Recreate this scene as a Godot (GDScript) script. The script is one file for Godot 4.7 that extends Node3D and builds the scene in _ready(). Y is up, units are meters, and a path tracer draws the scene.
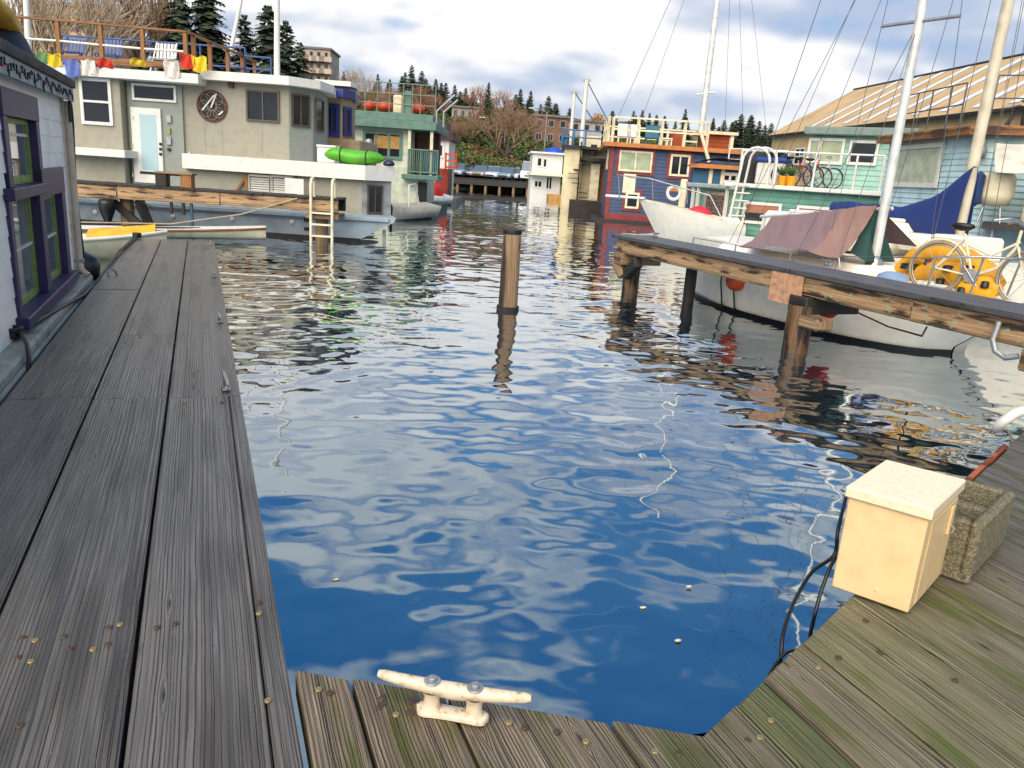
extends Node3D

# ---------- camera model: pixel -> ray, used to lay things out on the ground, walls and decks ----------
const F := 770.0
const EYE := Vector3(0, 1.95, 0)
var CB := Basis(Vector3(0.92962, 0.06462, 0.36282), Vector3(0.03757, 0.96276, -0.26775), Vector3(-0.36661, 0.26253, 0.89257))
var M := {}
var rng := RandomNumberGenerator.new()
var names := {}

func ray(u: float, v: float) -> Vector3:
	return CB * Vector3((u - 512.0) / F, -(v - 384.0) / F, -1.0)

func on_y(u: float, v: float, y := 0.0) -> Vector3:
	var d := ray(u, v)
	return EYE + d * ((y - EYE.y) / d.y)

func at_dist(u: float, v: float, dist: float) -> Vector3:
	var d := ray(u, v)
	return EYE + d * (dist / Vector2(d.x, d.z).length())

# frame: x along the wall (to the right), y up, z towards the viewer
func frame(o: Vector3, right: Vector3) -> Transform3D:
	var e := Vector3(right.x, 0, right.z).normalized()
	return Transform3D(Basis(e, Vector3.UP, e.cross(Vector3.UP)), o)

func on_wall(fr: Transform3D, u: float, v: float, z := 0.0) -> Vector3:
	var inv := fr.affine_inverse()
	var o := inv * EYE
	var d := inv.basis * ray(u, v)
	return o + d * ((z - o.z) / d.z)

# rect on a wall plane from top-left and bottom-right pixel: [x0, y0, x1, y1]
func wall_rect(fr: Transform3D, u0: float, v0: float, u1: float, v1: float, z := 0.0) -> Array:
	var a := on_wall(fr, u0, v0, z)
	var b := on_wall(fr, u1, v1, z)
	return [a.x, b.y, b.x, a.y]

# ---------- mesh builder ----------
class MB:
	var v := PackedVector3Array()
	var n := PackedVector3Array()
	var t := PackedVector2Array()
	var c := PackedColorArray()
	var ix := PackedInt32Array()
	var T := Transform3D()
	var col := Color(1, 1, 1)
	var tinted := false
	var uo := Vector2.ZERO

	func at(tr: Transform3D) -> MB:
		T = tr
		return self

	func tint(k: Color) -> MB:
		col = k
		tinted = true
		return self

	func vert(p: Vector3, nn: Vector3, uv: Vector2) -> int:
		v.append(T * p)
		n.append((T.basis * nn).normalized())
		t.append(uv + uo)
		c.append(col)
		return v.size() - 1

	# corners counter-clockwise as seen from outside
	func poly(ps: Array, uvs := []) -> void:
		var nn: Vector3 = (ps[1] - ps[0]).cross(ps[2] - ps[0]).normalized()
		var b := v.size()
		for i in ps.size():
			vert(ps[i], nn, uvs[i] if uvs.size() else Vector2(ps[i].x + ps[i].z, ps[i].y))
		for i in range(2, ps.size()):
			ix.append(b)
			ix.append(b + i)
			ix.append(b + i - 1)

	# box with optional chamfer; uv in metres, v along the longest side
	func box(ctr: Vector3, s: Vector3, bev := 0.0, rot := Basis()) -> MB:
		var old := T
		T = T * Transform3D(rot, ctr)
		var h := s * 0.5
		var lg := 0
		if s.y > s.x and s.y >= s.z: lg = 1
		elif s.z > s.x and s.z > s.y: lg = 2
		var g := minf(bev, minf(h.x, minf(h.y, h.z)) * 0.9)
		for ax in 3:
			var a1 := (ax + 1) % 3
			var a2 := (ax + 2) % 3
			for sg in [-1.0, 1.0]:
				var ps := []
				var uv := []
				for k in [[-1, -1], [1, -1], [1, 1], [-1, 1]]:
					var p := Vector3.ZERO
					p[ax] = sg * h[ax]
					p[a1] = k[0] * (h[a1] - g) * sg
					p[a2] = k[1] * (h[a2] - g)
					ps.append(p)
					var along: float = p[lg] if lg != ax else p[a2]
					var acr: float = p[a2 if a1 == lg else a1] if lg != ax else p[a1]
					uv.append(Vector2(acr + h[ax] * 1.3 * float(ax != 1), along))
				poly(ps, uv)
		if g > 0.0:
			for ax in 3:
				var a1 := (ax + 1) % 3
				var a2 := (ax + 2) % 3
				for s1 in [-1.0, 1.0]:
					for s2 in [-1.0, 1.0]:
						var ps := []
						for k in [[-1, 0], [1, 0], [1, 1], [-1, 1]]:
							var p := Vector3.ZERO
							p[ax] = k[0] * (h[ax] - g) * s1 * s2
							p[a1] = s1 * (h[a1] - (0.0 if k[1] == 0 else g))
							p[a2] = s2 * (h[a2] - (g if k[1] == 0 else 0.0))
							ps.append(p)
						var uv := []
						for p in ps: uv.append(Vector2(p[a1] if ax == lg else p[ax], p[lg]))
						poly(ps, uv)
			for sx in [-1.0, 1.0]:
				for sy in [-1.0, 1.0]:
					for sz in [-1.0, 1.0]:
						var q := Vector3(sx, sy, sz)
						var ps := [Vector3(h.x, h.y - g, h.z - g) * q, Vector3(h.x - g, h.y, h.z - g) * q, Vector3(h.x - g, h.y - g, h.z) * q]
						if sx * sy * sz < 0: ps.reverse()
						poly(ps)
		T = old
		return self

	# box given by two corners
	func span(a: Vector3, b: Vector3, bev := 0.0) -> MB:
		return box((a + b) * 0.5, (b - a).abs(), bev)

	# beam of rectangular section between two points
	func bar(a: Vector3, b: Vector3, w: float, h: float, bev := 0.0) -> MB:
		var d := (b - a)
		var z := d.normalized()
		var x := Vector3.UP.cross(z)
		if x.length() < 0.01: x = Vector3.RIGHT
		x = x.normalized()
		return box((a + b) * 0.5, Vector3(w, h, d.length()), bev, Basis(x, z.cross(x), z))

	# rows of points -> smooth sheet; wrap closes each row
	func sheet(rows: Array, wrap := false, flip := false, us := 1.0, vs := 1.0) -> MB:
		var R := rows.size()
		var C: int = rows[0].size()
		var b := v.size()
		for i in R:
			for j in C:
				var jp := j + 1
				var jm := j - 1
				if wrap:
					jp = jp % C
					jm = (jm + C) % C
				else:
					jp = mini(jp, C - 1)
					jm = maxi(jm, 0)
				var du: Vector3 = rows[i][jp] - rows[i][jm]
				var dv: Vector3 = rows[mini(i + 1, R - 1)][j] - rows[maxi(i - 1, 0)][j]
				if du.length() < 1e-6:
					var ii := 1 if i == 0 else R - 2
					du = rows[ii][jp] - rows[ii][jm]
				var nn := du.cross(dv).normalized()
				if flip: nn = -nn
				vert(rows[i][j], nn, Vector2(j * us / C, i * vs / R))
		for i in R - 1:
			for j in (C if wrap else C - 1):
				var j2 := (j + 1) % C
				var q := [b + i * C + j, b + i * C + j2, b + (i + 1) * C + j2, b + (i + 1) * C + j]
				var o := [0, 2, 1, 0, 3, 2] if not flip else [0, 1, 2, 0, 2, 3]
				for k in o: ix.append(q[k])
		return self

	# round tube along a path
	func tube(ps: Array, r, sides := 8, cap := true) -> MB:
		var rows := []
		var N := ps.size()
		var up := Vector3.UP
		var d0: Vector3 = (ps[1] - ps[0]).normalized()
		if absf(d0.dot(up)) > 0.95: up = Vector3.RIGHT
		var x := up.cross(d0).normalized()
		for i in N:
			var d: Vector3 = (ps[mini(i + 1, N - 1)] - ps[maxi(i - 1, 0)]).normalized()
			x = (x - d * x.dot(d)).normalized()
			var y := d.cross(x)
			var rr: float = r[i] if r is Array else r
			var row := []
			for k in sides:
				var a := TAU * k / sides
				row.append(ps[i] + (x * cos(a) + y * sin(a)) * rr)
			rows.append(row)
		var L := 0.0
		for i in N - 1: L += ps[i].distance_to(ps[i + 1])
		sheet(rows, true, false, 0.3, L)
		if cap:
			var r0: Array = rows[0].duplicate()
			r0.reverse()
			poly(r0)
			poly(rows[N - 1])
		return self

	# profile [[radius, height], ...] turned about the local y axis
	func lathe(pf: Array, o := Vector3.ZERO, sides := 16, sq := Vector2(1, 1)) -> MB:
		var rows := []
		for p in pf:
			var row := []
			for k in sides:
				var a := -TAU * k / sides
				row.append(o + Vector3(cos(a) * p[0] * sq.x, p[1], sin(a) * p[0] * sq.y))
			rows.append(row)
		return sheet(rows, true)

	func prism(outline: Array, z0: float, z1: float) -> MB:
		# outline in xy counter-clockwise seen from +z, convex
		var f := []
		var bk := []
		for p in outline:
			f.append(Vector3(p.x, p.y, z1))
			bk.push_front(Vector3(p.x, p.y, z0))
		poly(f)
		poly(bk)
		for i in outline.size():
			var p: Vector2 = outline[i]
			var q: Vector2 = outline[(i + 1) % outline.size()]
			poly([Vector3(p.x, p.y, z0), Vector3(q.x, q.y, z0), Vector3(q.x, q.y, z1), Vector3(p.x, p.y, z1)])
		return self

	func poly_mb(ps: Array) -> MB:
		poly(ps)
		return self

	func tri_fan(ps: Array) -> MB:
		for i in range(2, ps.size()): poly([ps[0], ps[i - 1], ps[i]])
		return self

	# like prism, but the points with x > -5 slide sideways towards the back
	func taper(outline: Array, z0: float, z1: float, dx: float) -> MB:
		var bo := []
		for p in outline: bo.append(Vector2(p.x + (dx if p.x > -5.0 else 0.0), p.y))
		var f := []
		var bk := []
		for p in outline: f.append(Vector3(p.x, p.y, z1))
		for p in bo: bk.push_front(Vector3(p.x, p.y, z0))
		poly(f)
		poly(bk)
		var N := outline.size()
		for i in N:
			var j := (i + 1) % N
			poly([Vector3(bo[i].x, bo[i].y, z0), Vector3(bo[j].x, bo[j].y, z0), Vector3(outline[j].x, outline[j].y, z1), Vector3(outline[i].x, outline[i].y, z1)])
		return self

func mb(tr := Transform3D()) -> MB:
	var m := MB.new()
	m.T = tr
	return m

func numbered(called: String) -> String:
	if not names.has(called):
		names[called] = 0
		return called
	names[called] += 1
	return "%s_%03d" % [called, names[called]]

func tag(o: Node, label: String, category: String, group := "", kind := "") -> Node:
	if label: o.set_meta("label", label)
	if category: o.set_meta("category", category)
	if group: o.set_meta("group", group)
	if kind: o.set_meta("kind", kind)
	return o

func to_mesh(m: MB, off: Vector3) -> ArrayMesh:
	var a := []
	a.resize(Mesh.ARRAY_MAX)
	if off != Vector3.ZERO:
		for i in m.v.size(): m.v[i] -= off
	a[Mesh.ARRAY_VERTEX] = m.v
	a[Mesh.ARRAY_NORMAL] = m.n
	a[Mesh.ARRAY_TEX_UV] = m.t
	if m.tinted: a[Mesh.ARRAY_COLOR] = m.c
	a[Mesh.ARRAY_INDEX] = m.ix
	var am := ArrayMesh.new()
	am.add_surface_from_arrays(Mesh.PRIMITIVE_TRIANGLES, a)
	return am

# a part (or a one-mesh thing when parent is the root); vertices are in world space
func put(called: String, m: MB, mat: Material, parent: Node3D = self) -> MeshInstance3D:
	var o := MeshInstance3D.new()
	var off := Vector3.ZERO
	if parent != self: off = parent.global_position
	o.mesh = to_mesh(m, off)
	o.material_override = mat
	o.cast_shadow = GeometryInstance3D.SHADOW_CASTING_SETTING_ON
	if parent == self:
		o.name = numbered(called)
		add_child(o)
	else:
		o.name = called
		parent.add_child(o, true)
	return o

func share(called: String, mesh: Mesh, mat: Material, parent: Node3D, tr: Transform3D) -> MeshInstance3D:
	var o := MeshInstance3D.new()
	o.mesh = mesh
	o.material_override = mat
	o.name = called
	parent.add_child(o, true)
	o.transform = Transform3D(tr.basis, tr.origin - parent.global_position)
	return o

func thing(called: String, label: String, category: String, at: Vector3, group := "") -> Node3D:
	var o := Node3D.new()
	o.name = numbered(called)
	add_child(o)
	o.position = at
	tag(o, label, category, group)
	return o

func structure(called: String, m: MB, mat: Material) -> MeshInstance3D:
	var o := put(called, m, mat)
	o.set_meta("kind", "structure")
	return o

func copy_of(o: Node3D, called: String, label: String, tr: Transform3D, group := "") -> Node3D:
	var r: Node3D = o.duplicate()
	r.name = numbered(called)
	add_child(r)
	r.transform = tr
	if label: r.set_meta("label", label)
	if group: r.set_meta("group", group)
	return r

# ---------- procedural textures ----------
func ramp_texture(noise: FastNoiseLite, size: int, stops: Array) -> ImageTexture:
	var img := noise.get_seamless_image(size, size)
	img.convert(Image.FORMAT_L8)
	var d := img.get_data()
	var g := Gradient.new()
	g.offsets = PackedFloat32Array()
	var offs := PackedFloat32Array()
	var cols := PackedColorArray()
	for s in stops:
		offs.append(s[0])
		cols.append(s[1])
	g.offsets = offs
	g.colors = cols
	var lut := []
	for i in 256:
		var k := g.sample(i / 255.0)
		lut.append([int(k.r * 255), int(k.g * 255), int(k.b * 255)])
	var out := PackedByteArray()
	out.resize(size * size * 3)
	for i in size * size:
		var k: Array = lut[d[i]]
		out[i * 3] = k[0]
		out[i * 3 + 1] = k[1]
		out[i * 3 + 2] = k[2]
	var im2 := Image.create_from_data(size, size, false, Image.FORMAT_RGB8, out)
	im2.generate_mipmaps()
	return ImageTexture.create_from_image(im2)

func noise(freq: float, oct := 4, sd := 1, type := FastNoiseLite.TYPE_SIMPLEX_SMOOTH) -> FastNoiseLite:
	var n := FastNoiseLite.new()
	n.noise_type = type
	n.frequency = freq
	n.fractal_octaves = oct
	n.fractal_type = FastNoiseLite.FRACTAL_FBM
	n.seed = sd
	return n

func grey(k: float) -> Color:
	return Color(k, k, k)

# weathered timber: grooves along v, knots, fibres. Returns [albedo, height]
func wood_texture(w: int, h: int, sd: int, base: Color, pale: Color, groove: Color, spot: Color, spot_amount: float, spacing: float, spot_freq := 0.004, fleck := Color(0, 0, 0, 0)) -> Array:
	var r := RandomNumberGenerator.new()
	r.seed = sd
	var tab := PackedFloat32Array()
	tab.resize(w)
	tab.fill(1.0)
	var x := 0.0
	while x < w:
		var wd := r.randf_range(0.8, 2.6)
		var dp := r.randf_range(0.25, 1.0)
		for i in range(int(x - 4), int(x + 5)):
			var k := clampf(1.0 - absf(i - x) / wd, 0.0, 1.0) * dp
			var q := posmod(i, w)
			tab[q] = minf(tab[q], 1.0 - k)
		x += r.randf_range(0.4, 1.8) * spacing
	var knots := []
	for i in 3:
		knots.append([r.randf() * w, r.randf() * h * 0.8, r.randf_range(7, 20), r.randf_range(14, 40)])
	var n1 := noise(0.006, 3, sd)
	var n2 := noise(0.05, 3, sd + 1)
	var n3 := noise(0.012, 4, sd + 2)
	var n4 := noise(spot_freq, 4, sd + 3)
	var n5 := noise(0.02, 3, sd + 4)
	var ca := PackedByteArray()
	ca.resize(w * h * 3)
	var ha := PackedByteArray()
	ha.resize(w * h)
	for j in h:
		# the pattern runs there and back, so that it repeats along its length without a seam
		var jj := float(mini(j, h - 1 - j)) * 1.6
		var near := []
		for k in knots:
			if absf(k[1] - jj) < 110.0: near.append(k)
		for i in w:
			var wx := i + 7.0 * n1.get_noise_2d(i * 0.5, jj * 0.35)
			var kn := 0.0
			for k in near:
				var dx: float = i - k[0]
				var dy: float = (jj - k[1]) / 2.2
				var rr := dx * dx + dy * dy
				var e := exp(-rr / (k[2] * k[2] * 2.5))
				wx -= signf(dx) * e * k[3] * 0.6
				kn = maxf(kn, exp(-rr / (k[2] * k[2] * 0.25)))
			var f: float = tab[posmod(int(wx), w)]
			var fib := n2.get_noise_2d(wx * 2.2, jj * 0.08)
			var br := n3.get_noise_2d(wx * 1.5, jj * 0.25)
			var pt := n4.get_noise_2d(i * 1.3, jj * 0.32)
			var gv := clampf(1.0 - (1.0 - f) * clampf(0.9 + 0.8 * br, 0.2, 1.0), 0.0, 1.0)
			var k2 := clampf(0.5 + fib * 0.55 + br * 0.35, 0.0, 1.0)
			var cr := base.lerp(pale, k2)
			cr = cr.lerp(spot, clampf((pt - 0.12 + fib * 0.25) * 3.0, 0.0, 1.0) * spot_amount)
			if fleck.r > 0.0: cr = cr.lerp(fleck, clampf((n5.get_noise_2d(i, jj) - 0.40) * 6.0, 0.0, 0.85))
			cr = groove.lerp(cr, gv)
			cr = cr.lerp(groove, kn * 0.7)
			var o := (j * w + i) * 3
			ca[o] = int(clampf(cr.r, 0, 1) * 255)
			ca[o + 1] = int(clampf(cr.g, 0, 1) * 255)
			ca[o + 2] = int(clampf(cr.b, 0, 1) * 255)
			ha[j * w + i] = int(clampf(0.08 + gv * 0.75 + fib * 0.14 - kn * 0.25, 0, 1) * 255)
	var a := Image.create_from_data(w, h, false, Image.FORMAT_RGB8, ca)
	var b := Image.create_from_data(w, h, false, Image.FORMAT_L8, ha)
	a.generate_mipmaps()
	b.generate_mipmaps()
	return [ImageTexture.create_from_image(a), ImageTexture.create_from_image(b)]

# plain painted / plastic / metal surface with faint dirt
func paint(key: String, c: Color, rough := 0.6, metal := 0.0, tex := "grime", sc := 0.35) -> StandardMaterial3D:
	if M.has(key): return M[key]
	var m := StandardMaterial3D.new()
	m.albedo_color = c
	m.roughness = rough
	m.metallic = metal
	if tex and M.has("tex_" + tex):
		m.albedo_texture = M["tex_" + tex]
		m.uv1_triplanar = true
		m.uv1_scale = Vector3(sc, sc, sc)
	m.resource_name = key
	M[key] = m
	return m

func timber(key: String, tx: Array, tintc: Color, rough: float, us: float, vs: float, depth := 0.5) -> StandardMaterial3D:
	var m := StandardMaterial3D.new()
	m.albedo_color = tintc
	m.albedo_texture = tx[0]
	m.heightmap_enabled = true
	m.heightmap_texture = tx[1]
	m.heightmap_scale = depth
	m.roughness = rough
	m.uv1_scale = Vector3(us, vs, 1)
	m.vertex_color_use_as_albedo = true
	m.resource_name = key
	M[key] = m
	return m

# ---------- air and light ----------
func smooth(a: float, b: float, x: float) -> float:
	return smoothstep(a, b, x)

func sky_image() -> Image:
	var w := 1536
	var h := 768
	var img := Image.create(w, h, false, Image.FORMAT_RGBF)
	var n1 := noise(1.3, 5, 21)
	var n2 := noise(2.6, 4, 5)
	var n3 := noise(0.55, 3, 44)
	var low := Color(0.30, 0.33, 0.36)
	for j in h:
		var el := (0.5 - (j + 0.5) / h) * PI
		if el < -0.02:
			for i in w: img.set_pixel(i, j, low)
			continue
		var se := sin(maxf(el, 0.0))
		var ce := cos(el)
		for i in w:
			var th := ((i + 0.5) / w - 0.5) * TAU
			var d := Vector3(sin(th) * ce, se, -cos(th) * ce)
			# flat cloud layer seen from below; stretches into bands near the horizon
			var q := Vector2(d.x, d.z) / (se + 0.16)
			var a := n1.get_noise_3d(q.x * 0.8, 3.7, q.y * 1.0)
			var b := n2.get_noise_3d(q.x, 9.1, q.y)
			var c := n3.get_noise_3d(q.x * 0.8, 1.3, q.y)
			var dens := a * 0.75 + b * 0.34 + c * 0.25
			# solid near the horizon, broken up higher
			var cover := smooth(0.02, 0.30, dens + 0.52 - smooth(0.24, 0.52, se) * 0.43)
			cover = maxf(cover, 1.0 - smooth(0.10, 0.28, se))
			var shade := smooth(-0.28, 0.30, a * 0.55 + b * 0.42 - c * 0.6)
			var blue := Color(0.20, 0.46, 0.82).lerp(Color(0.05, 0.28, 0.67), smooth(0.1, 0.7, se))
			var cl := Color(0.47, 0.565, 0.745).lerp(Color(1.0, 0.995, 0.99), shade)
			var k := blue.lerp(cl, cover)
			k = k.lerp(Color(0.68, 0.74, 0.83), 0.6 * (1.0 - smooth(0.0, 0.14, se)))
			k = Color(k.r * 0.56, k.g * 0.56, k.b * 0.56)
			img.set_pixel(i, j, k)
	return img

func make_air() -> void:
	var cam := Camera3D.new()
	cam.name = "camera"
	cam.transform = Transform3D(CB.orthonormalized(), EYE)
	cam.fov = rad_to_deg(2.0 * atan(384.0 / F))
	cam.near = 0.05
	cam.far = 2000.0
	add_child(cam)
	cam.current = true
	var we := WorldEnvironment.new()
	we.name = "world_environment"
	var e := Environment.new()
	e.background_mode = Environment.BG_SKY
	var sk := Sky.new()
	var pm := PanoramaSkyMaterial.new()
	pm.panorama = ImageTexture.create_from_image(sky_image())
	sk.sky_material = pm
	e.sky = sk
	e.tonemap_mode = Environment.TONE_MAPPER_LINEAR
	e.tonemap_exposure = 1.88
	e.sdfgi_enabled = true
	e.ssao_enabled = true
	e.ssil_enabled = true
	we.environment = e
	add_child(we)
	var sun := DirectionalLight3D.new()
	sun.name = "sun"
	sun.light_color = Color(1.0, 0.95, 0.88)
	sun.light_energy = 1.05
	sun.light_angular_distance = 70.0
	sun.shadow_enabled = true
	add_child(sun)
	sun.look_at_from_position(Vector3(-4.6, 6.2, 5.2), Vector3.ZERO)

func make_materials() -> void:
	M.tex_grime = ramp_texture(noise(0.012, 5, 3), 512, [[0.0, grey(0.72)], [0.35, grey(0.88)], [0.6, grey(0.96)], [1.0, grey(1.0)]])
	M.tex_fine = ramp_texture(noise(0.03, 5, 17), 512, [[0.0, grey(0.90)], [0.4, grey(0.965)], [0.6, grey(0.985)], [1.0, grey(1.0)]])
	M.tex_chip = ramp_texture(noise(0.02, 5, 23), 512, [[0.0, Color(0.55, 0.44, 0.32)], [0.2, Color(0.76, 0.68, 0.56)], [0.36, Color(0.94, 0.91, 0.86)], [1.0, Color(1, 1, 1)]])
	M.tex_stain = ramp_texture(noise(0.009, 5, 9), 512, [[0.0, Color(0.36, 0.30, 0.22)], [0.40, Color(0.62, 0.55, 0.44)], [0.52, Color(0.92, 0.88, 0.80)], [1.0, Color(1, 1, 1)]])
	var tx := wood_texture(512, 1024, 11, Color(0.265, 0.255, 0.24), Color(0.44, 0.42, 0.395), Color(0.035, 0.032, 0.028), Color(0.20, 0.18, 0.155), 0.6, 11.0)
	M.tex_wood = tx[0]
	timber("wood_grey", tx, Color(1, 1, 1), 0.33, 2.0, 0.26, 0.6)
	var tx2 := wood_texture(512, 1024, 29, Color(0.38, 0.345, 0.29), Color(0.64, 0.60, 0.53), Color(0.04, 0.035, 0.028), Color(0.33, 0.36, 0.13), 0.9, 7.0)
	timber("wood_moss", tx2, Color(0.95, 0.95, 0.95), 0.62, 2.0, 0.4, 0.9)
	var tx3 := wood_texture(256, 512, 47, Color(0.42, 0.33, 0.24), Color(0.68, 0.56, 0.42), Color(0.12, 0.09, 0.06), Color(0.22, 0.165, 0.11), 1.0, 9.0)
	var tx4 := wood_texture(256, 1024, 83, Color(0.50, 0.38, 0.26), Color(0.74, 0.60, 0.44), Color(0.12, 0.09, 0.06), Color(0.17, 0.12, 0.075), 1.0, 11.0, 0.011, Color(0.52, 0.60, 0.48))
	timber("beam_peeling", tx4, Color(1, 1, 1), 0.75, 2.0, 0.16, 0.5)
	timber("pile_wet", tx4, Color(0.62, 0.56, 0.50), 0.55, 2.0, 0.5, 0.5)
	timber("wood_beam", tx3, Color(1, 1, 1), 0.75, 1.6, 0.35, 0.5)
	timber("wood_cedar", tx3, Color(1.0, 0.84, 0.62), 0.7, 1.6, 0.5, 0.2)
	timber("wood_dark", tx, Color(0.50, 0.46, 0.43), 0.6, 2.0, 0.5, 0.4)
	timber("wood_pier", tx, Color(0.85, 0.86, 0.92), 0.45, 2.0, 0.4, 0.3)
	var g := StandardMaterial3D.new()
	g.albedo_color = Color(0.75, 0.85, 0.85, 0.16)
	g.transparency = BaseMaterial3D.TRANSPARENCY_ALPHA
	g.roughness = 0.02
	g.metallic_specular = 0.8
	M.glass = g
	var dg := StandardMaterial3D.new()
	dg.albedo_color = Color(0.13, 0.145, 0.16)
	dg.roughness = 0.06
	M.dark_glass = dg
	paint("white", Color(0.82, 0.81, 0.78), 0.55, 0.0, "fine", 0.3)
	paint("cream", Color(0.88, 0.83, 0.70), 0.6)
	paint("black", Color(0.05, 0.05, 0.055), 0.55)
	paint("rubber", Color(0.03, 0.03, 0.032), 0.45, 0.0, "")
	paint("steel", Color(0.70, 0.70, 0.70), 0.35, 0.9, "grime", 2.0)
	paint("galvanised", Color(0.62, 0.63, 0.64), 0.5, 0.6, "grime", 3.0)
	paint("wire", Color(0.32, 0.32, 0.33), 0.5, 0.4, "")
	paint("interior", Color(0.36, 0.32, 0.28), 0.9, 0.0, "")

# ---------- water ----------
func make_water() -> void:
	var n1 := noise(0.75, 2, 101)
	var n2 := noise(2.0, 2, 102)
	var n3 := noise(4.6, 2, 103)
	var n4 := noise(0.09, 2, 104)
	var m := mb()
	var patches := [
		# x0, x1, z0, z1, cell
		[0.15, 9.15, -9.36, -1.0, 0.036], [0.15, 9.15, -13.2, -9.36, 0.06],
		[9.15, 15.0, -13.2, -1.0, 0.12], [-4.05, 0.15, -24.0, 2.0, 0.14], [0.15, 15.0, -24.0, -13.2, 0.10],
		[-5.0, 30.0, -44.0, -24.0, 0.2], [-5.0, 70.0, -98.0, -44.0, 0.5]]
	for p in patches:
		var nx := int(round((p[1] - p[0]) / p[4]))
		var nz := int(round((p[3] - p[2]) / p[4]))
		var fade := clampf(0.09 / p[4], 0.0, 1.0)
		var b := m.v.size()
		var hs := PackedFloat32Array()
		hs.resize((nx + 3) * (nz + 3))
		var sx: float = (p[1] - p[0]) / nx
		var sz: float = (p[3] - p[2]) / nz
		for i in nz + 3:
			for j in nx + 3:
				var x: float = p[0] + (j - 1) * sx
				var z: float = p[2] + (i - 1) * sz
				var g := 0.75 + 0.5 * n4.get_noise_2d(x, z)
				hs[i * (nx + 3) + j] = g * (0.0150 * n1.get_noise_2d(x * 0.8, z) + 0.0100 * n2.get_noise_2d(x * 0.75, z) + 0.0020 * fade * n3.get_noise_2d(x, z))
		for i in nz + 1:
			for j in nx + 1:
				var o := (i + 1) * (nx + 3) + j + 1
				var nn := Vector3((hs[o - 1] - hs[o + 1]) / (2 * sx), 1, (hs[o - nx - 3] - hs[o + nx + 3]) / (2 * sz))
				m.v.append(Vector3(p[0] + j * sx, hs[o], p[2] + i * sz))
				m.n.append(nn.normalized())
				m.t.append(Vector2(j, i))
				m.c.append(Color(1, 1, 1))
		for i in nz:
			for j in nx:
				var a := b + i * (nx + 1) + j
				var c2 := a + nx + 1
				m.ix.append_array([a, a + 1, c2 + 1, a, c2 + 1, c2])
	# calm outskirts, out of sight behind houses and banks
	for q in [[-300, -5.0, -98, -24.0], [-300, -4.05, -24.0, 60], [15.0, 30.0, -24.0, 60], [30.0, 300, -44.0, 60], [70.0, 300, -98.0, -44.0], [-4.05, 0.15, 2.0, 60], [0.15, 15.0, -1.0, 60]]:
		m.poly([Vector3(q[0], 0, q[2]), Vector3(q[0], 0, q[3]), Vector3(q[1], 0, q[3]), Vector3(q[1], 0, q[2])])
	var w := StandardMaterial3D.new()
	w.albedo_color = Color(0.40, 0.525, 0.60)
	w.metallic = 0.94
	w.roughness = 0.015
	w.metallic_specular = 1.0
	w.clearcoat_enabled = true
	w.clearcoat = 1.0
	w.clearcoat_roughness = 0.01
	M.water = w
	structure("water", m, w)

# ---------- near docks ----------
func screw_mesh() -> ArrayMesh:
	var m := mb()
	m.lathe([[0.0, 0.0005], [0.003, 0.0008], [0.0045, 0.0022], [0.009, 0.002], [0.0105, 0.0], [0.0105, -0.004]], Vector3.ZERO, 10)
	return to_mesh(m, Vector3.ZERO)

# plank running along z, its far end cut along a slanted line: z at x0 and at x1
func plank_mb(x0: float, x1: float, zn: float, zf0: float, zf1: float, top: float, th: float, zmid := INF, xmid := 0.0) -> MB:
	var m := mb()
	var g := 0.006
	var outline := [Vector2(x0, zn), Vector2(x1, zn), Vector2(x1, zf1)]
	if zmid < INF: outline.append(Vector2(xmid, zmid))
	outline.append(Vector2(x0, zf0))
	var c := Vector2.ZERO
	for p in outline: c += p / outline.size()
	var top_in := []
	for p in outline:
		var d: Vector2 = (p - c)
		top_in.append(Vector2(p.x - signf(d.x) * g, p.y - signf(d.y) * g))
	var N := outline.size()
	var uv := func(p: Vector2) -> Vector2: return Vector2(p.x, p.y)
	var tp := []
	var tu := []
	for p in top_in:
		tp.append(Vector3(p.x, top, p.y))
		tu.append(uv.call(p))
	m.poly(tp, tu)
	var bp := []
	for p in outline: bp.push_front(Vector3(p.x, top - th, p.y))
	m.poly(bp)
	for i in N:
		var a: Vector2 = outline[i]
		var b: Vector2 = outline[(i + 1) % N]
		var ai: Vector2 = top_in[i]
		var bi: Vector2 = top_in[(i + 1) % N]
		m.poly([Vector3(a.x, top - g, a.y), Vector3(b.x, top - g, b.y), Vector3(bi.x, top, bi.y), Vector3(ai.x, top, ai.y)], [uv.call(a), uv.call(b), uv.call(bi), uv.call(ai)])
		var along := absf(a.x - b.x) < 0.01
		var u0 := Vector2(0, a.y) if along else Vector2(a.x, 0)
		var u1 := Vector2(0, b.y) if along else Vector2(b.x, 0)
		var dn := Vector2(th, 0) if along else Vector2(0, th * 0.2)
		m.poly([Vector3(a.x, top - th, a.y), Vector3(b.x, top - th, b.y), Vector3(b.x, top - g, b.y), Vector3(a.x, top - g, a.y)], [u0 + dn, u1 + dn, u1, u0])
	return m

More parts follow.
